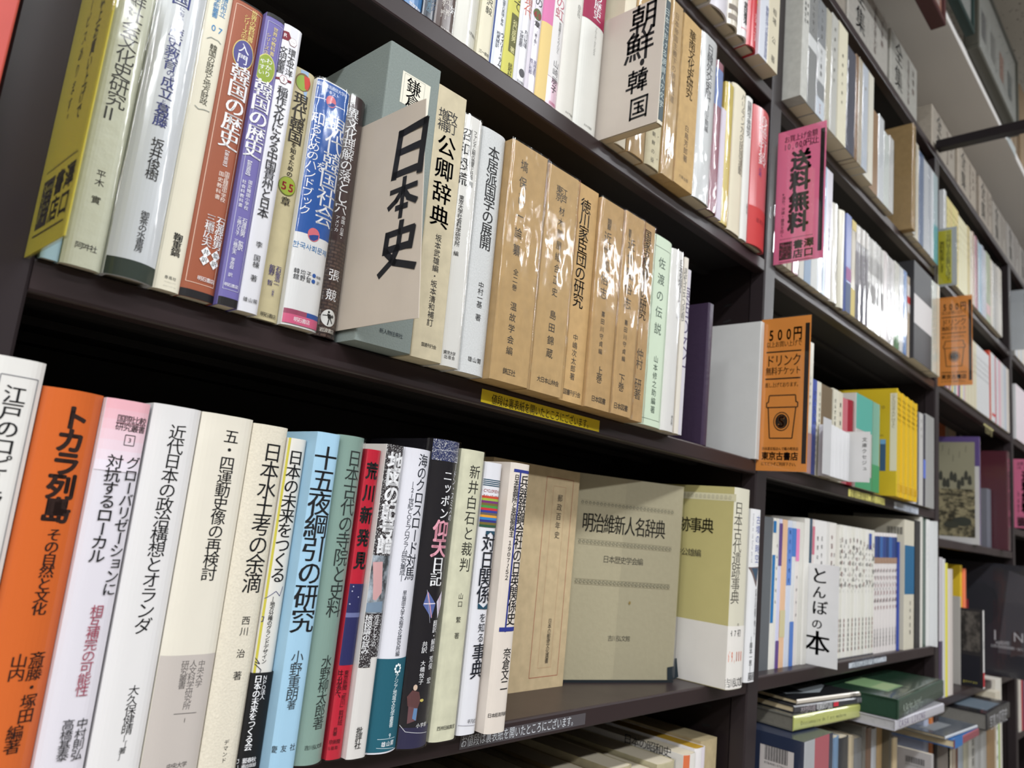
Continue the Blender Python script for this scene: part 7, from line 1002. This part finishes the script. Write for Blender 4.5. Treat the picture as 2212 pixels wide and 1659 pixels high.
book((2.5938,.13,1.357),.0802,.4187,.14,(214,190,160),'peach book in plastic, third from left behind the purple-framed album',mt='gloss',style='flat',film=.33)
book((2.6742,.13,1.357),.0497,.3855,.14,(90,88,92),'dark grey book, fourth from left behind the purple-framed album',mt='gloss',style='flat',film=.22)
leafbook((2.7241,.13,1.357),.0385,.389,.14,(190,186,200),'silver book, fifth from left behind the purple-framed album',mt='gloss')
book((2.7628,.13,1.357),.1029,.3936,.14,(196,90,120),'magenta glossy book, sixth from left behind the purple-framed album',mt='gloss',style='flat',film=.33)
book((2.27,-.0156,1.357),.012,.2808,.1456,(92,74,128),'album with purple-framed ink landscape on its cover, third bay middle shelf',mt='gloss',side=[('R',.0,.1456,.0,.2022,(206,204,202)),('R',.0,.1456,.2022,.2808,(92,74,128)),('R',.0274,.1354,.0166,.2662,(150,146,122)),('R',.0274,.1354,.0166,.1414,(158,148,116),'landscape'),('P',[(.1234,.1514),(.1284,.1554),(.1274,.1734),(.1234,.1794),(.1194,.1714),(.1184,.1564)],(66,66,58)),('P',[(.1149,.1638),(.1199,.1678),(.1189,.1858),(.1149,.1918),(.1109,.1838),(.1099,.1688)],(66,66,58)),('P',[(.1064,.1482),(.1114,.1522),(.1104,.1702),(.1064,.1762),(.1024,.1682),(.1014,.1532)],(66,66,58)),('P',[(.0979,.1399),(.1029,.1439),(.1019,.1619),(.0979,.1679),(.0939,.1599),(.0929,.1449)],(66,66,58)),('P',[(.0894,.1576),(.0944,.1616),(.0934,.1796),(.0894,.1856),(.0854,.1776),(.0844,.1626)],(66,66,58)),('P',[(.0809,.1614),(.0859,.1654),(.0849,.1834),(.0809,.1894),(.0769,.1814),(.0759,.1664)],(66,66,58)),('P',[(.0724,.1427),(.0774,.1467),(.0764,.1647),(.0724,.1707),(.0684,.1627),(.0674,.1477)],(66,66,58)),('P',[(.0639,.1437),(.0689,.1477),(.0679,.1657),(.0639,.1717),(.0599,.1637),(.0589,.1487)],(66,66,58)),('P',[(.0554,.1621),(.0604,.1661),(.0594,.1841),(.0554,.1901),(.0514,.1821),(.0504,.1671)],(66,66,58)),('L',[(.1154,.2563),(.1144,.2388)],.0012,(100,98,84)),('L',[(.1004,.2413),(.0994,.2238)],.0012,(100,98,84)),('L',[(.0754,.2488),(.0744,.2313)],.0012,(100,98,84)),('L',[(.0604,.2588),(.0594,.2413)],.0012,(100,98,84)),('L',[(.0854,.2313),(.0844,.2138)],.0012,(100,98,84)),('E',.1054,.0565,.022,.012,(60,62,54)),('E',.0804,.0466,.018,.009,(66,66,56))])
book((2.2825,-.0116,1.357),.02,.2768,.12,(222,206,166),'cream book directly right of the purple-framed album',mt='paper')
book((2.303,-.0036,1.357),.018,.2331,.12,(206,196,200),'lilac-white book second right of the purple-framed album',mt='gloss')
book((2.6,-.0198,1.357),.03,.2871,.16,(84,40,50),'tall maroon album in plastic left of the far pink sign',mt='gloss',film=.4)
leafbook((2.54,.02,1.357),.05,.17,.14,(110,112,122),'grey book in front of the tall maroon album')
row('books on the lower shelf, third bay')
book((1.9468,.0,1.007),.0407,.3073,.15,(70,56,84),'dark violet book with pale lettering beside the middle post',draw=[('R',.0,.0407,.1229,.3073,(190,186,190))],mt='gloss',style='soft')
book((1.9878,.0,1.007),.0183,.3047,.15,(206,206,206),'thin white-grey book, third bay lower shelf',mt='gloss',style='soft')
book((2.0064,.0,1.007),.0226,.2958,.15,(226,216,80),'thin bright yellow book, third bay lower shelf',mt='gloss',style='soft')
book((2.0293,.0,1.007),.0486,.283,.15,(216,206,200),'cream-white paperback with a rounded head, third bay lower shelf',mt='gloss',style='soft')
book((2.2593,.0273,1.007),.006,.2147,.12,(180,176,170),'grey pamphlet standing left of the black photo book',mt='gloss')
book((2.2617,-.0217,1.007),.014,.1882,.17,(40,38,40),'black photo book with white spine in front of the yellow book',mt='gloss',side=[('R',.0,.164,.0847,.1825,(92,86,80),'photo'),('R',.0,.164,.0038,.0753,(26,26,34)),('t','genron',.125,.012,.158,.012,.008,.008,(200,190,90),.0,'h')],draw=[('R',.0,.014,.0,.1882,(226,224,222)),('R',.0,.014,.0038,.0376,(196,50,56)),('t','NEW',.007,.1129,.007,.0941,.008,.008,DIM,.0,'v')])
book((2.34,.045,1.007),.02,.2946,.13,(226,190,50),'bright yellow book behind the black photo book',mt='gloss',side=[('R',.0,.105,.02,.274,(96,92,84))])
book((2.361,.04,1.007),.024,.2862,.12,(240,130,90),'orange-red thin book right of the bright yellow book',mt='gloss',style='soft')
book((2.386,.045,1.007),.024,.2595,.12,(60,70,66),'dark green book right of the orange-red thin book',mt='gloss',style='soft')
book((2.411,.05,1.007),.049,.2042,.12,(150,30,36),'deep red block book before the large dark poster book',mt='gloss',style='soft')
book((2.6,-.07,1.007),.012,.3095,.22,(52,52,58),'large dark poster book in plastic lettered I N, third bay lower shelf',mt='gloss',film=.5,side=[('E',.1,.1919,.045,.06,(40,40,46)),('P',[(.14,.0619),(.21,.0619),(.215,.2786),(.17,.2941)],(74,72,78)),('P',[(.17,.0557),(.2,.0681),(.19,.13),(.175,.1238)],(70,58,60)),('t','I',.1337,.1303,.1337,.0903,.034,.04,(190,190,194),.0,'v'),('t','N',.19,.1328,.19,.0928,.034,.036,(190,190,194),.0,'v'),('t','大崎治生',.1335,.0883,.1691,.0928,.012,.012,(190,190,194),.0,'h'),('t','日本将棋連盟推薦・協力',.1235,.0791,.2005,.0805,.009,.009,(180,180,184),.0,'h')])
leafbook((2.655,.02,1.007),.012,.27,.13,(222,224,222),'white spine, first of the small row behind the dark poster book')
leafbook((2.6675,.02,1.007),.012,.27,.13,(60,110,70),'green spine, second of the small row behind the dark poster book')
leafbook((2.68,.02,1.007),.012,.27,.13,(222,224,222),'white spine, third of the small row behind the dark poster book')
leafbook((2.6925,.02,1.007),.012,.27,.13,(60,110,70),'green spine, fourth of the small row behind the dark poster book')
leafbook((2.705,.02,1.007),.012,.27,.13,(222,224,222),'white spine, fifth of the small row behind the dark poster book')
leafbook((2.7175,.02,1.007),.012,.27,.13,(60,110,70),'green spine, sixth of the small row behind the dark poster book')
leafbook((2.73,.02,1.007),.012,.27,.13,(190,80,60),'white spine, seventh of the small row behind the dark poster book')
leafbook((2.7425,.02,1.007),.012,.27,.13,(190,80,60),'green spine, eighth of the small row behind the dark poster book')
row('books on the bottom shelf, third bay')
book((1.9468,-.02,.7),-.0173,.235,.16,(170,164,154),'grey plastic-wrapped book, first from left, third bay bottom shelf',film=1.2,mt='gloss',style='soft')
book((1.9298,-.02,.7),.0518,.235,.16,(190,184,174),'pale plastic-wrapped book, second from left, third bay bottom shelf',film=1.2,mt='gloss',style='soft')
book((1.9819,-.02,.7),.0281,.235,.16,(176,160,140),'tan plastic-wrapped book, third from left, third bay bottom shelf',film=1.0,mt='gloss',style='soft')
book((2.0103,-.02,.7),.017,.235,.16,(96,60,46),'dark brown book, fourth from left, third bay bottom shelf',mt='gloss',style='soft')
book((2.0276,-.02,.7),.0502,.235,.16,(160,170,180),'grey-blue plastic-wrapped book, fifth from left, third bay bottom shelf',film=1.2,mt='gloss',style='soft')
book((2.0781,-.02,.7),.0492,.235,.16,(176,172,150),'olive-grey plastic-wrapped book, sixth from left, third bay bottom shelf',film=1.0,mt='gloss',style='soft')
book((2.1276,-.02,.7),.0644,.24,.16,(196,194,186),'white book with black script, seventh from left, third bay bottom shelf',draw=[('t','日本書道史',.0322,.228,.0322,.12,.02,.02,DIM,.02,'v')],film=.6,mt='gloss',style='soft')
book((2.1923,-.02,.7),.0539,.24,.16,(176,176,174),'silver plastic-wrapped book, eighth from left, third bay bottom shelf',film=1.2,mt='gloss',style='soft')
book((2.2464,-.02,.7),.0634,.24,.16,(186,186,184),'silver-white plastic-wrapped book, ninth from left, third bay bottom shelf',film=1.2,mt='gloss',style='soft')
book((2.3101,-.02,.7),.0972,.24,.16,(150,120,84),'brown slipcase, tenth from left, third bay bottom shelf',mt='gloss',style='soft')
book((2.4076,-.02,.7),.0547,.285,.16,(206,198,180),'tall cream box with green panel and white title strip, third bay bottom shelf',draw=[('R',.0082,.041,.0,.2052,(150,176,90)),('R',.0011,.0219,.057,.2565,(222,222,220)),('t','図録美術史',.0115,.2508,.0115,.0712,.012,.012,DIM,.02,'v')],style='box',mt='paper')
book((2.4638,-.01,.7),.069,.31,.16,(214,210,200),'tall cream slipcase next to the box with the green panel',style='box',mt='paper')
lying_book((1.8115,-.0623,.9405),.197,.016,.16,-.0072,(150,80,90),(60,110,170),'blue and red book lying on the standing plastic-wrapped books','book',draw=[('R',.0,.06,.0,.02,(60,110,170))],top=[],film=0,mt='gloss',pages=(214,196,160))
lying_book((1.7891,-.051,.9575),.2136,.006,.16,-.0544,(196,200,206),(84,90,98),'grey slate-covered booklet lying on the blue and red book','book',draw=[],top=[('P',[(.03,.03),(.14,.03),(.14,.06),(.03,.06)],(120,124,128))],film=0,mt='gloss',pages=(214,196,160))
lying_book((2.0635,-.0681,.9445),.2612,.036,.2,.0134,(46,46,50),(30,30,34),'thick black book in a shiny jacket lying at the right','book',draw=[('t','写真の昭和史',.0291,.0116,.2321,.0116,.0338,.0338,(190,190,194),.0,'h')],top=[('P',[(.05,.01),(.2,.01),(.2,.09),(.05,.09)],(110,124,136))],film=.4,mt='gloss',pages=(120,118,114))
book((2.3,.06,.7),.08,.335,.15,(176,150,110),'tan wrapped box behind the thick black book',style='box',mt='kraft',film=.6)
book((2.43,.06,.7),.06,.35,.15,(170,140,86),'narrow tan box right of the tan wrapped box',style='box',mt='kraft',film=.6)
row('books in the fourth bay')
leafbook((2.835,-.005,1.715),.0125,.18,.13,(222,222,224),'white paperback, first right of the far post, upper shelf')
leafbook((2.848,-.005,1.715),.0125,.18,.13,(226,190,200),'pink paperback, second right of the far post, upper shelf')
leafbook((2.861,-.005,1.715),.0125,.18,.13,(214,216,222),'grey-white paperback, third right of the far post, upper shelf')
leafbook((2.874,-.005,1.715),.0125,.18,.13,(222,222,224),'white paperback, fourth right of the far post, upper shelf')
leafbook((2.887,-.005,1.715),.0125,.18,.13,(226,190,200),'pink paperback, fifth right of the far post, upper shelf')
leafbook((2.9,-.005,1.715),.0125,.18,.13,(214,216,222),'grey-white paperback, sixth right of the far post, upper shelf')
leafbook((2.913,-.005,1.715),.0125,.18,.13,(222,222,224),'white paperback, seventh right of the far post, upper shelf')
leafbook((2.926,-.005,1.715),.0125,.18,.13,(226,190,200),'pink paperback, eighth right of the far post, upper shelf')
leafbook((2.939,-.005,1.715),.0125,.18,.13,(214,216,222),'grey-white paperback, ninth right of the far post, upper shelf')
leafbook((2.952,-.005,1.715),.0125,.18,.13,(222,222,224),'white paperback, tenth right of the far post, upper shelf')
leafbook((2.965,-.005,1.715),.0125,.18,.13,(226,190,200),'pink paperback, eleventh right of the far post, upper shelf')
leafbook((2.978,-.005,1.715),.0125,.18,.13,(214,216,222),'grey-white paperback, twelfth right of the far post, upper shelf')
leafbook((2.991,-.005,1.715),.0125,.18,.13,(222,222,224),'white paperback, thirteenth right of the far post, upper shelf')
leafbook((3.004,-.005,1.715),.0125,.18,.13,(226,190,200),'pink paperback, fourteenth right of the far post, upper shelf')
leafbook((3.017,-.005,1.715),.0125,.18,.13,(214,216,222),'grey-white paperback, fifteenth right of the far post, upper shelf')
leafbook((3.03,-.005,1.715),.0125,.18,.13,(222,222,224),'white paperback, sixteenth right of the far post, upper shelf')
leafbook((2.835,-.005,1.99),.023,.2,.13,(206,204,200),'grey-white book, first right of the far post, high shelf')
leafbook((2.8585,-.005,1.99),.023,.2,.13,(190,196,206),'blue-grey book, second right of the far post, high shelf')
leafbook((2.882,-.005,1.99),.023,.2,.13,(214,206,190),'cream book, third right of the far post, high shelf')
leafbook((2.9055,-.005,1.99),.023,.2,.13,(206,204,200),'grey-white book, fourth right of the far post, high shelf')
leafbook((2.929,-.005,1.99),.023,.2,.13,(190,196,206),'blue-grey book, fifth right of the far post, high shelf')
leafbook((2.9525,-.005,1.99),.023,.2,.13,(214,206,190),'cream book, sixth right of the far post, high shelf')
leafbook((2.976,-.005,1.99),.023,.2,.13,(206,204,200),'grey-white book, seventh right of the far post, high shelf')
leafbook((2.9995,-.005,1.99),.023,.2,.13,(190,196,206),'blue-grey book, eighth right of the far post, high shelf')
leafbook((3.023,-.005,1.99),.023,.2,.13,(214,206,190),'cream book, ninth right of the far post, high shelf')
leafbook((3.0465,-.005,1.99),.023,.2,.13,(206,204,200),'grey-white book, tenth right of the far post, high shelf')
leafbook((2.835,.0,1.085),.0215,.23,.13,(222,224,226),'white book, first right of the far post, lower shelf')
leafbook((2.857,.0,1.085),.0215,.23,.13,(150,170,200),'blue-grey book, second right of the far post, lower shelf')
leafbook((2.879,.0,1.085),.0215,.23,.13,(206,206,206),'pale grey book, third right of the far post, lower shelf')
leafbook((2.901,.0,1.085),.0215,.23,.13,(222,224,226),'white book, fourth right of the far post, lower shelf')
leafbook((2.923,.0,1.085),.0215,.23,.13,(150,170,200),'blue-grey book, fifth right of the far post, lower shelf')
leafbook((2.945,.0,1.085),.0215,.23,.13,(206,206,206),'pale grey book, sixth right of the far post, lower shelf')
leafbook((2.967,.0,1.085),.0215,.23,.13,(222,224,226),'white book, seventh right of the far post, lower shelf')
leafbook((2.989,.0,1.085),.0215,.23,.13,(150,170,200),'blue-grey book, eighth right of the far post, lower shelf')
leafbook((3.011,.0,1.085),.0215,.23,.13,(206,206,206),'pale grey book, ninth right of the far post, lower shelf')
leafbook((2.835,.0,.83),.029,.2,.13,(206,200,190),'cream book, first right of the far post, bottom shelf')
leafbook((2.865,.0,.83),.029,.2,.13,(170,40,50),'red book, second right of the far post, bottom shelf')
leafbook((2.895,.0,.83),.029,.2,.13,(60,64,90),'navy book, third right of the far post, bottom shelf')
leafbook((2.925,.0,.83),.029,.2,.13,(206,200,190),'cream book, fourth right of the far post, bottom shelf')
leafbook((2.955,.0,.83),.029,.2,.13,(170,40,50),'red book, fifth right of the far post, bottom shelf')
leafbook((2.985,.0,.83),.029,.2,.13,(60,64,90),'navy book, sixth right of the far post, bottom shelf')
# strips on the shelf lips and signs on the uprights
lip_label(1,1.417,.4605,.637,-.0171,-.0052,(226,200,44),[('t','値段は裏表紙を開いたところにございます。',.0129,-.0121,.1625,-.0121,.0075,.0101,(40,36,20),.0,'h')],'yellow printed notice strip on the lip of the middle shelf')
lip_label(1,1.123,.4794,.6529,-.0162,-.0054,(78,74,78),[('t','お値段は裏表紙を開いたところにございます。',.0008,-.0104,.1581,-.0104,.0075,.0101,(196,200,206),.0,'h')],'faded dark notice strip with pale lettering on the lower shelf lip')
lip_label(2,1.417,1.37,1.5654,-.0178,-.0051,(222,214,120),[('t','お値段は裏表紙をご確認ください',.009,-.0115,.1852,-.0115,.0118,.0159,(80,76,40),.0,'h')],'pale yellow notice strip on the second bay middle shelf')
lip_label(2,1.417,1.6229,1.7854,-.0186,-.0057,(206,214,226),[('t','商品の写真撮影禁止',.015,-.0116,.1542,-.0116,.0155,.0209,(120,126,140),.0,'h')],'white notice strip right of the pale yellow one')
lip_label(2,1.123,1.3899,1.5853,-.0125,-.0043,(206,212,222),[('t','お値段は裏表紙を開いたところ',.013,-.0071,.1894,-.0071,.0126,.017,(110,114,126),.0,'h')],'white notice strip under the thin white paperbacks')
lip_label(3,1.715,2.4048,2.5226,-.0195,-.0246,(222,214,150),[('t','岩波新書',.0124,-.0304,.1045,-.0304,.023,.0311,(140,130,90),.0,'h')],'small pale yellow strip on the third bay upper shelf')
sign((1.012,-.0112,1.7035),.074,.212,(232,120,158),'pink 送料無料 sign jutting from the first right upright, near the red book',[('t','お買上げ金額',.01,.1965,.06,.1965,.0086,.0115,INK,.015,'h'),('t','10,000円以上',.009,.1845,.061,.1845,.0085,.0135,INK,.015,'h'),('t','で',.033,.1775,.041,.1775,.0055,.007,INK,.01,'h'),('t','送料無料',.0365,.174,.0345,.045,.031,.0335,INK,.045,'v'),('t','※海外、沖縄・離島を除く',.0125,.112,.0115,.042,.0054,.0062,INK,.01,'v'),('R',.0085,.0274,.0065,.0335,INK),('R',.0096,.0263,.0076,.0324,(40,34,36)),('t','澤',.018,.0317,.018,.0083,.0189,.0243,(232,120,158),.02,'v'),('t','書店',.0364,.0344,.0364,.0056,.0149,.014,INK,.03,'v'),('t','澤口',.0517,.0344,.0517,.0056,.0149,.014,INK,.03,'v'),('E',.0099,.0384,.0007,.0007,INK),('E',.0123,.0384,.0007,.0007,INK),('E',.0147,.0384,.0007,.0007,INK),('E',.0171,.0384,.0007,.0007,INK),('E',.0196,.0384,.0007,.0007,INK),('E',.022,.0384,.0007,.0007,INK),('E',.0244,.0384,.0007,.0007,INK),('E',.0269,.0384,.0007,.0007,INK),('E',.0293,.0384,.0007,.0007,INK),('E',.0317,.0384,.0007,.0007,INK),('E',.0341,.0384,.0007,.0007,INK),('E',.0366,.0384,.0007,.0007,INK),('E',.039,.0384,.0007,.0007,INK),('E',.0414,.0384,.0007,.0007,INK),('E',.0439,.0384,.0007,.0007,INK),('E',.0463,.0384,.0007,.0007,INK),('E',.0487,.0384,.0007,.0007,INK),('E',.0512,.0384,.0007,.0007,INK),('E',.0536,.0384,.0007,.0007,INK),('E',.056,.0384,.0007,.0007,INK),('R',.0085,.058,.0027,.0034,INK),('R',.0645,.0705,.012,.2,(26,24,26))])
sign((1.006,-.0005,1.401),.0735,.2205,(232,146,66),'orange drink-ticket sign with a paper cup on the first right upright',[('t','500円',.009,.195,.06,.195,.0135,.0215,(40,30,20),.025,'h'),('t','以上お買い上げで',.009,.181,.06,.181,.0068,.0095,(40,30,20),.012,'h'),('R',.009,.0595,.169,.171,(40,30,20)),('t','ドリンク',.009,.157,.06,.157,.0135,.019,(40,30,20),.012,'h'),('t','無料チケット',.009,.142,.06,.142,.0088,.0125,(40,30,20),.015,'h'),('R',.009,.0595,.13,.132,(40,30,20)),('t','差し上げております。',.009,.122,.06,.122,.0056,.0075,(40,30,20),.01,'h'),('L',[(.015,.0895),(.0185,.0465),(.0505,.0465),(.0545,.0895)],.0016,(40,30,20)),('L',[(.0125,.09),(.057,.09),(.057,.097),(.0545,.097),(.0535,.107),(.016,.107),(.015,.097),(.0125,.097),(.0125,.09)],.0016,(40,30,20)),('E',.0348,.07,.0115,.0135,(40,30,20)),('E',.0348,.07,.0102,.012,(232,146,66)),('E',.0348,.07,.0088,.0104,(40,30,20)),('t','S',.0348,.0765,.0348,.0637,.0205,.0215,(232,146,66),.03,'v'),('t','渋谷道玄坂ほんで暖の喫茶店',.008,.0318,.06,.0318,.0041,.005,(40,30,20),.015,'h'),('t','東京古書店',.008,.0216,.06,.0216,.0106,.012,(40,30,20),.025,'h'),('t','にてどうぞご利用下さい。',.008,.0108,.06,.0108,.0045,.0055,(40,30,20),.015,'h'),('R',.0645,.0705,.012,.2085,(36,28,22))])
sign((1.925,-.0025,1.7045),.0735,.2155,(232,146,66),'orange drink-ticket sign partly hidden, on the second upright',[('t','500円',.009,.19,.06,.19,.0135,.0215,(40,30,20),.025,'h'),('t','以上お買い上げで',.009,.176,.06,.176,.0068,.0095,(40,30,20),.012,'h'),('R',.009,.0595,.164,.166,(40,30,20)),('t','ドリンク',.009,.152,.06,.152,.0135,.019,(40,30,20),.012,'h'),('t','無料チケット',.009,.137,.06,.137,.0088,.0125,(40,30,20),.015,'h'),('R',.009,.0595,.125,.127,(40,30,20)),('t','差し上げております。',.009,.117,.06,.117,.0056,.0075,(40,30,20),.01,'h'),('L',[(.015,.0895),(.0185,.0465),(.0505,.0465),(.0545,.0895)],.0016,(40,30,20)),('L',[(.0125,.09),(.057,.09),(.057,.097),(.0545,.097),(.0535,.107),(.016,.107),(.015,.097),(.0125,.097),(.0125,.09)],.0016,(40,30,20)),('E',.0348,.07,.0115,.0135,(40,30,20)),('E',.0348,.07,.0102,.012,(232,146,66)),('E',.0348,.07,.0088,.0104,(40,30,20)),('t','S',.0348,.0765,.0348,.0637,.0205,.0215,(232,146,66),.03,'v'),('t','渋谷道玄坂ほんで暖の喫茶店',.008,.0318,.06,.0318,.0041,.005,(40,30,20),.015,'h'),('t','東京古書店',.008,.0216,.06,.0216,.0106,.012,(40,30,20),.025,'h'),('t','にてどうぞご利用下さい。',.008,.0108,.06,.0108,.0045,.0055,(40,30,20),.015,'h'),('R',.0645,.0705,.012,.2035,(36,28,22))])
sign((1.93,-.0025,1.949),.04,.147,(196,188,40),'yellow-green sign in a grey pocket on the second upright, high shelf',[('t','三万円以上のお買い上げで',.0225,.138,.0215,.012,.0105,.0115,(40,40,20),.02,'v'),('t','無料配送致します',.0085,.114,.008,.034,.0105,.011,(40,40,20),.02,'v')],paper=[.029,.135],back=(170,174,176))
sign((2.772,-.005,1.43),.074,.213,(232,120,158),'pink 送料無料 sign at the right edge on the far upright',[('t','お買上げ金額',.01,.1975,.06,.1975,.0086,.0115,INK,.015,'h'),('t','10,000円以上',.009,.1855,.061,.1855,.0085,.0135,INK,.015,'h'),('t','で',.033,.1785,.041,.1785,.0055,.007,INK,.01,'h'),('t','送料無料',.0365,.175,.0345,.046,.031,.0335,INK,.045,'v'),('t','※海外、沖縄・離島を除く',.0125,.113,.0115,.043,.0054,.0062,INK,.01,'v'),('R',.0085,.0274,.0065,.0335,INK),('R',.0096,.0263,.0076,.0324,(40,34,36)),('t','澤',.018,.0317,.018,.0083,.0189,.0243,(232,120,158),.02,'v'),('t','書店',.0364,.0344,.0364,.0056,.0149,.014,INK,.03,'v'),('t','澤口',.0517,.0344,.0517,.0056,.0149,.014,INK,.03,'v'),('E',.0099,.0384,.0007,.0007,INK),('E',.0123,.0384,.0007,.0007,INK),('E',.0147,.0384,.0007,.0007,INK),('E',.0171,.0384,.0007,.0007,INK),('E',.0196,.0384,.0007,.0007,INK),('E',.022,.0384,.0007,.0007,INK),('E',.0244,.0384,.0007,.0007,INK),('E',.0269,.0384,.0007,.0007,INK),('E',.0293,.0384,.0007,.0007,INK),('E',.0317,.0384,.0007,.0007,INK),('E',.0341,.0384,.0007,.0007,INK),('E',.0366,.0384,.0007,.0007,INK),('E',.039,.0384,.0007,.0007,INK),('E',.0414,.0384,.0007,.0007,INK),('E',.0439,.0384,.0007,.0007,INK),('E',.0463,.0384,.0007,.0007,INK),('E',.0487,.0384,.0007,.0007,INK),('E',.0512,.0384,.0007,.0007,INK),('E',.0536,.0384,.0007,.0007,INK),('E',.056,.0384,.0007,.0007,INK),('R',.0085,.058,.0027,.0034,INK),('R',.0645,.0705,.012,.201,(26,24,26))])
sign((2.772,-.005,1.99),.062,.2,(200,204,210),'white text sign at the right edge above the far pink sign',[('t','みすず書房',.042,.19,.042,.12,.014,.014,(60,60,64),.0,'v'),('t','岩波書店は只今出版',.042,.118,.042,.01,.0125,.0125,(60,60,64),.0,'v')])
sign((.1,-.0013,1.4135),.07,.215,(206,190,60),'yellow shop sign on the near left upright, blurred',[('t','１０，０００円以上お買い上げで',.047,.211,.045,.07,.0085,.0098,(40,36,24),.03,'v'),('t','送料無料サービスあります。',.026,.203,.024,.07,.008,.0095,(40,36,24),.02,'v'),('R',.009,.0289,.0145,.043,(30,28,22)),('R',.0101,.0278,.0156,.0419,(40,34,36)),('t','澤',.019,.0411,.019,.0164,.0199,.0256,(206,196,84),.02,'v'),('t','書店',.0384,.0439,.0384,.0136,.0157,.0147,(30,28,22),.03,'v'),('t','澤口',.0546,.0439,.0546,.0136,.0157,.0147,(30,28,22),.03,'v'),('E',.0104,.0482,.0007,.0007,(30,28,22)),('E',.013,.0482,.0007,.0007,(30,28,22)),('E',.0156,.0482,.0007,.0007,(30,28,22)),('E',.0181,.0482,.0007,.0007,(30,28,22)),('E',.0207,.0482,.0007,.0007,(30,28,22)),('E',.0232,.0482,.0007,.0007,(30,28,22)),('E',.0258,.0482,.0007,.0007,(30,28,22)),('E',.0284,.0482,.0007,.0007,(30,28,22)),('E',.0309,.0482,.0007,.0007,(30,28,22)),('E',.0335,.0482,.0007,.0007,(30,28,22)),('E',.0361,.0482,.0007,.0007,(30,28,22)),('E',.0386,.0482,.0007,.0007,(30,28,22)),('E',.0412,.0482,.0007,.0007,(30,28,22)),('E',.0438,.0482,.0007,.0007,(30,28,22)),('E',.0463,.0482,.0007,.0007,(30,28,22)),('E',.0489,.0482,.0007,.0007,(30,28,22)),('E',.0515,.0482,.0007,.0007,(30,28,22)),('E',.054,.0482,.0007,.0007,(30,28,22)),('E',.0566,.0482,.0007,.0007,(30,28,22)),('E',.0592,.0482,.0007,.0007,(30,28,22)),('R',.009,.0612,.0105,.0113,(30,28,22))])
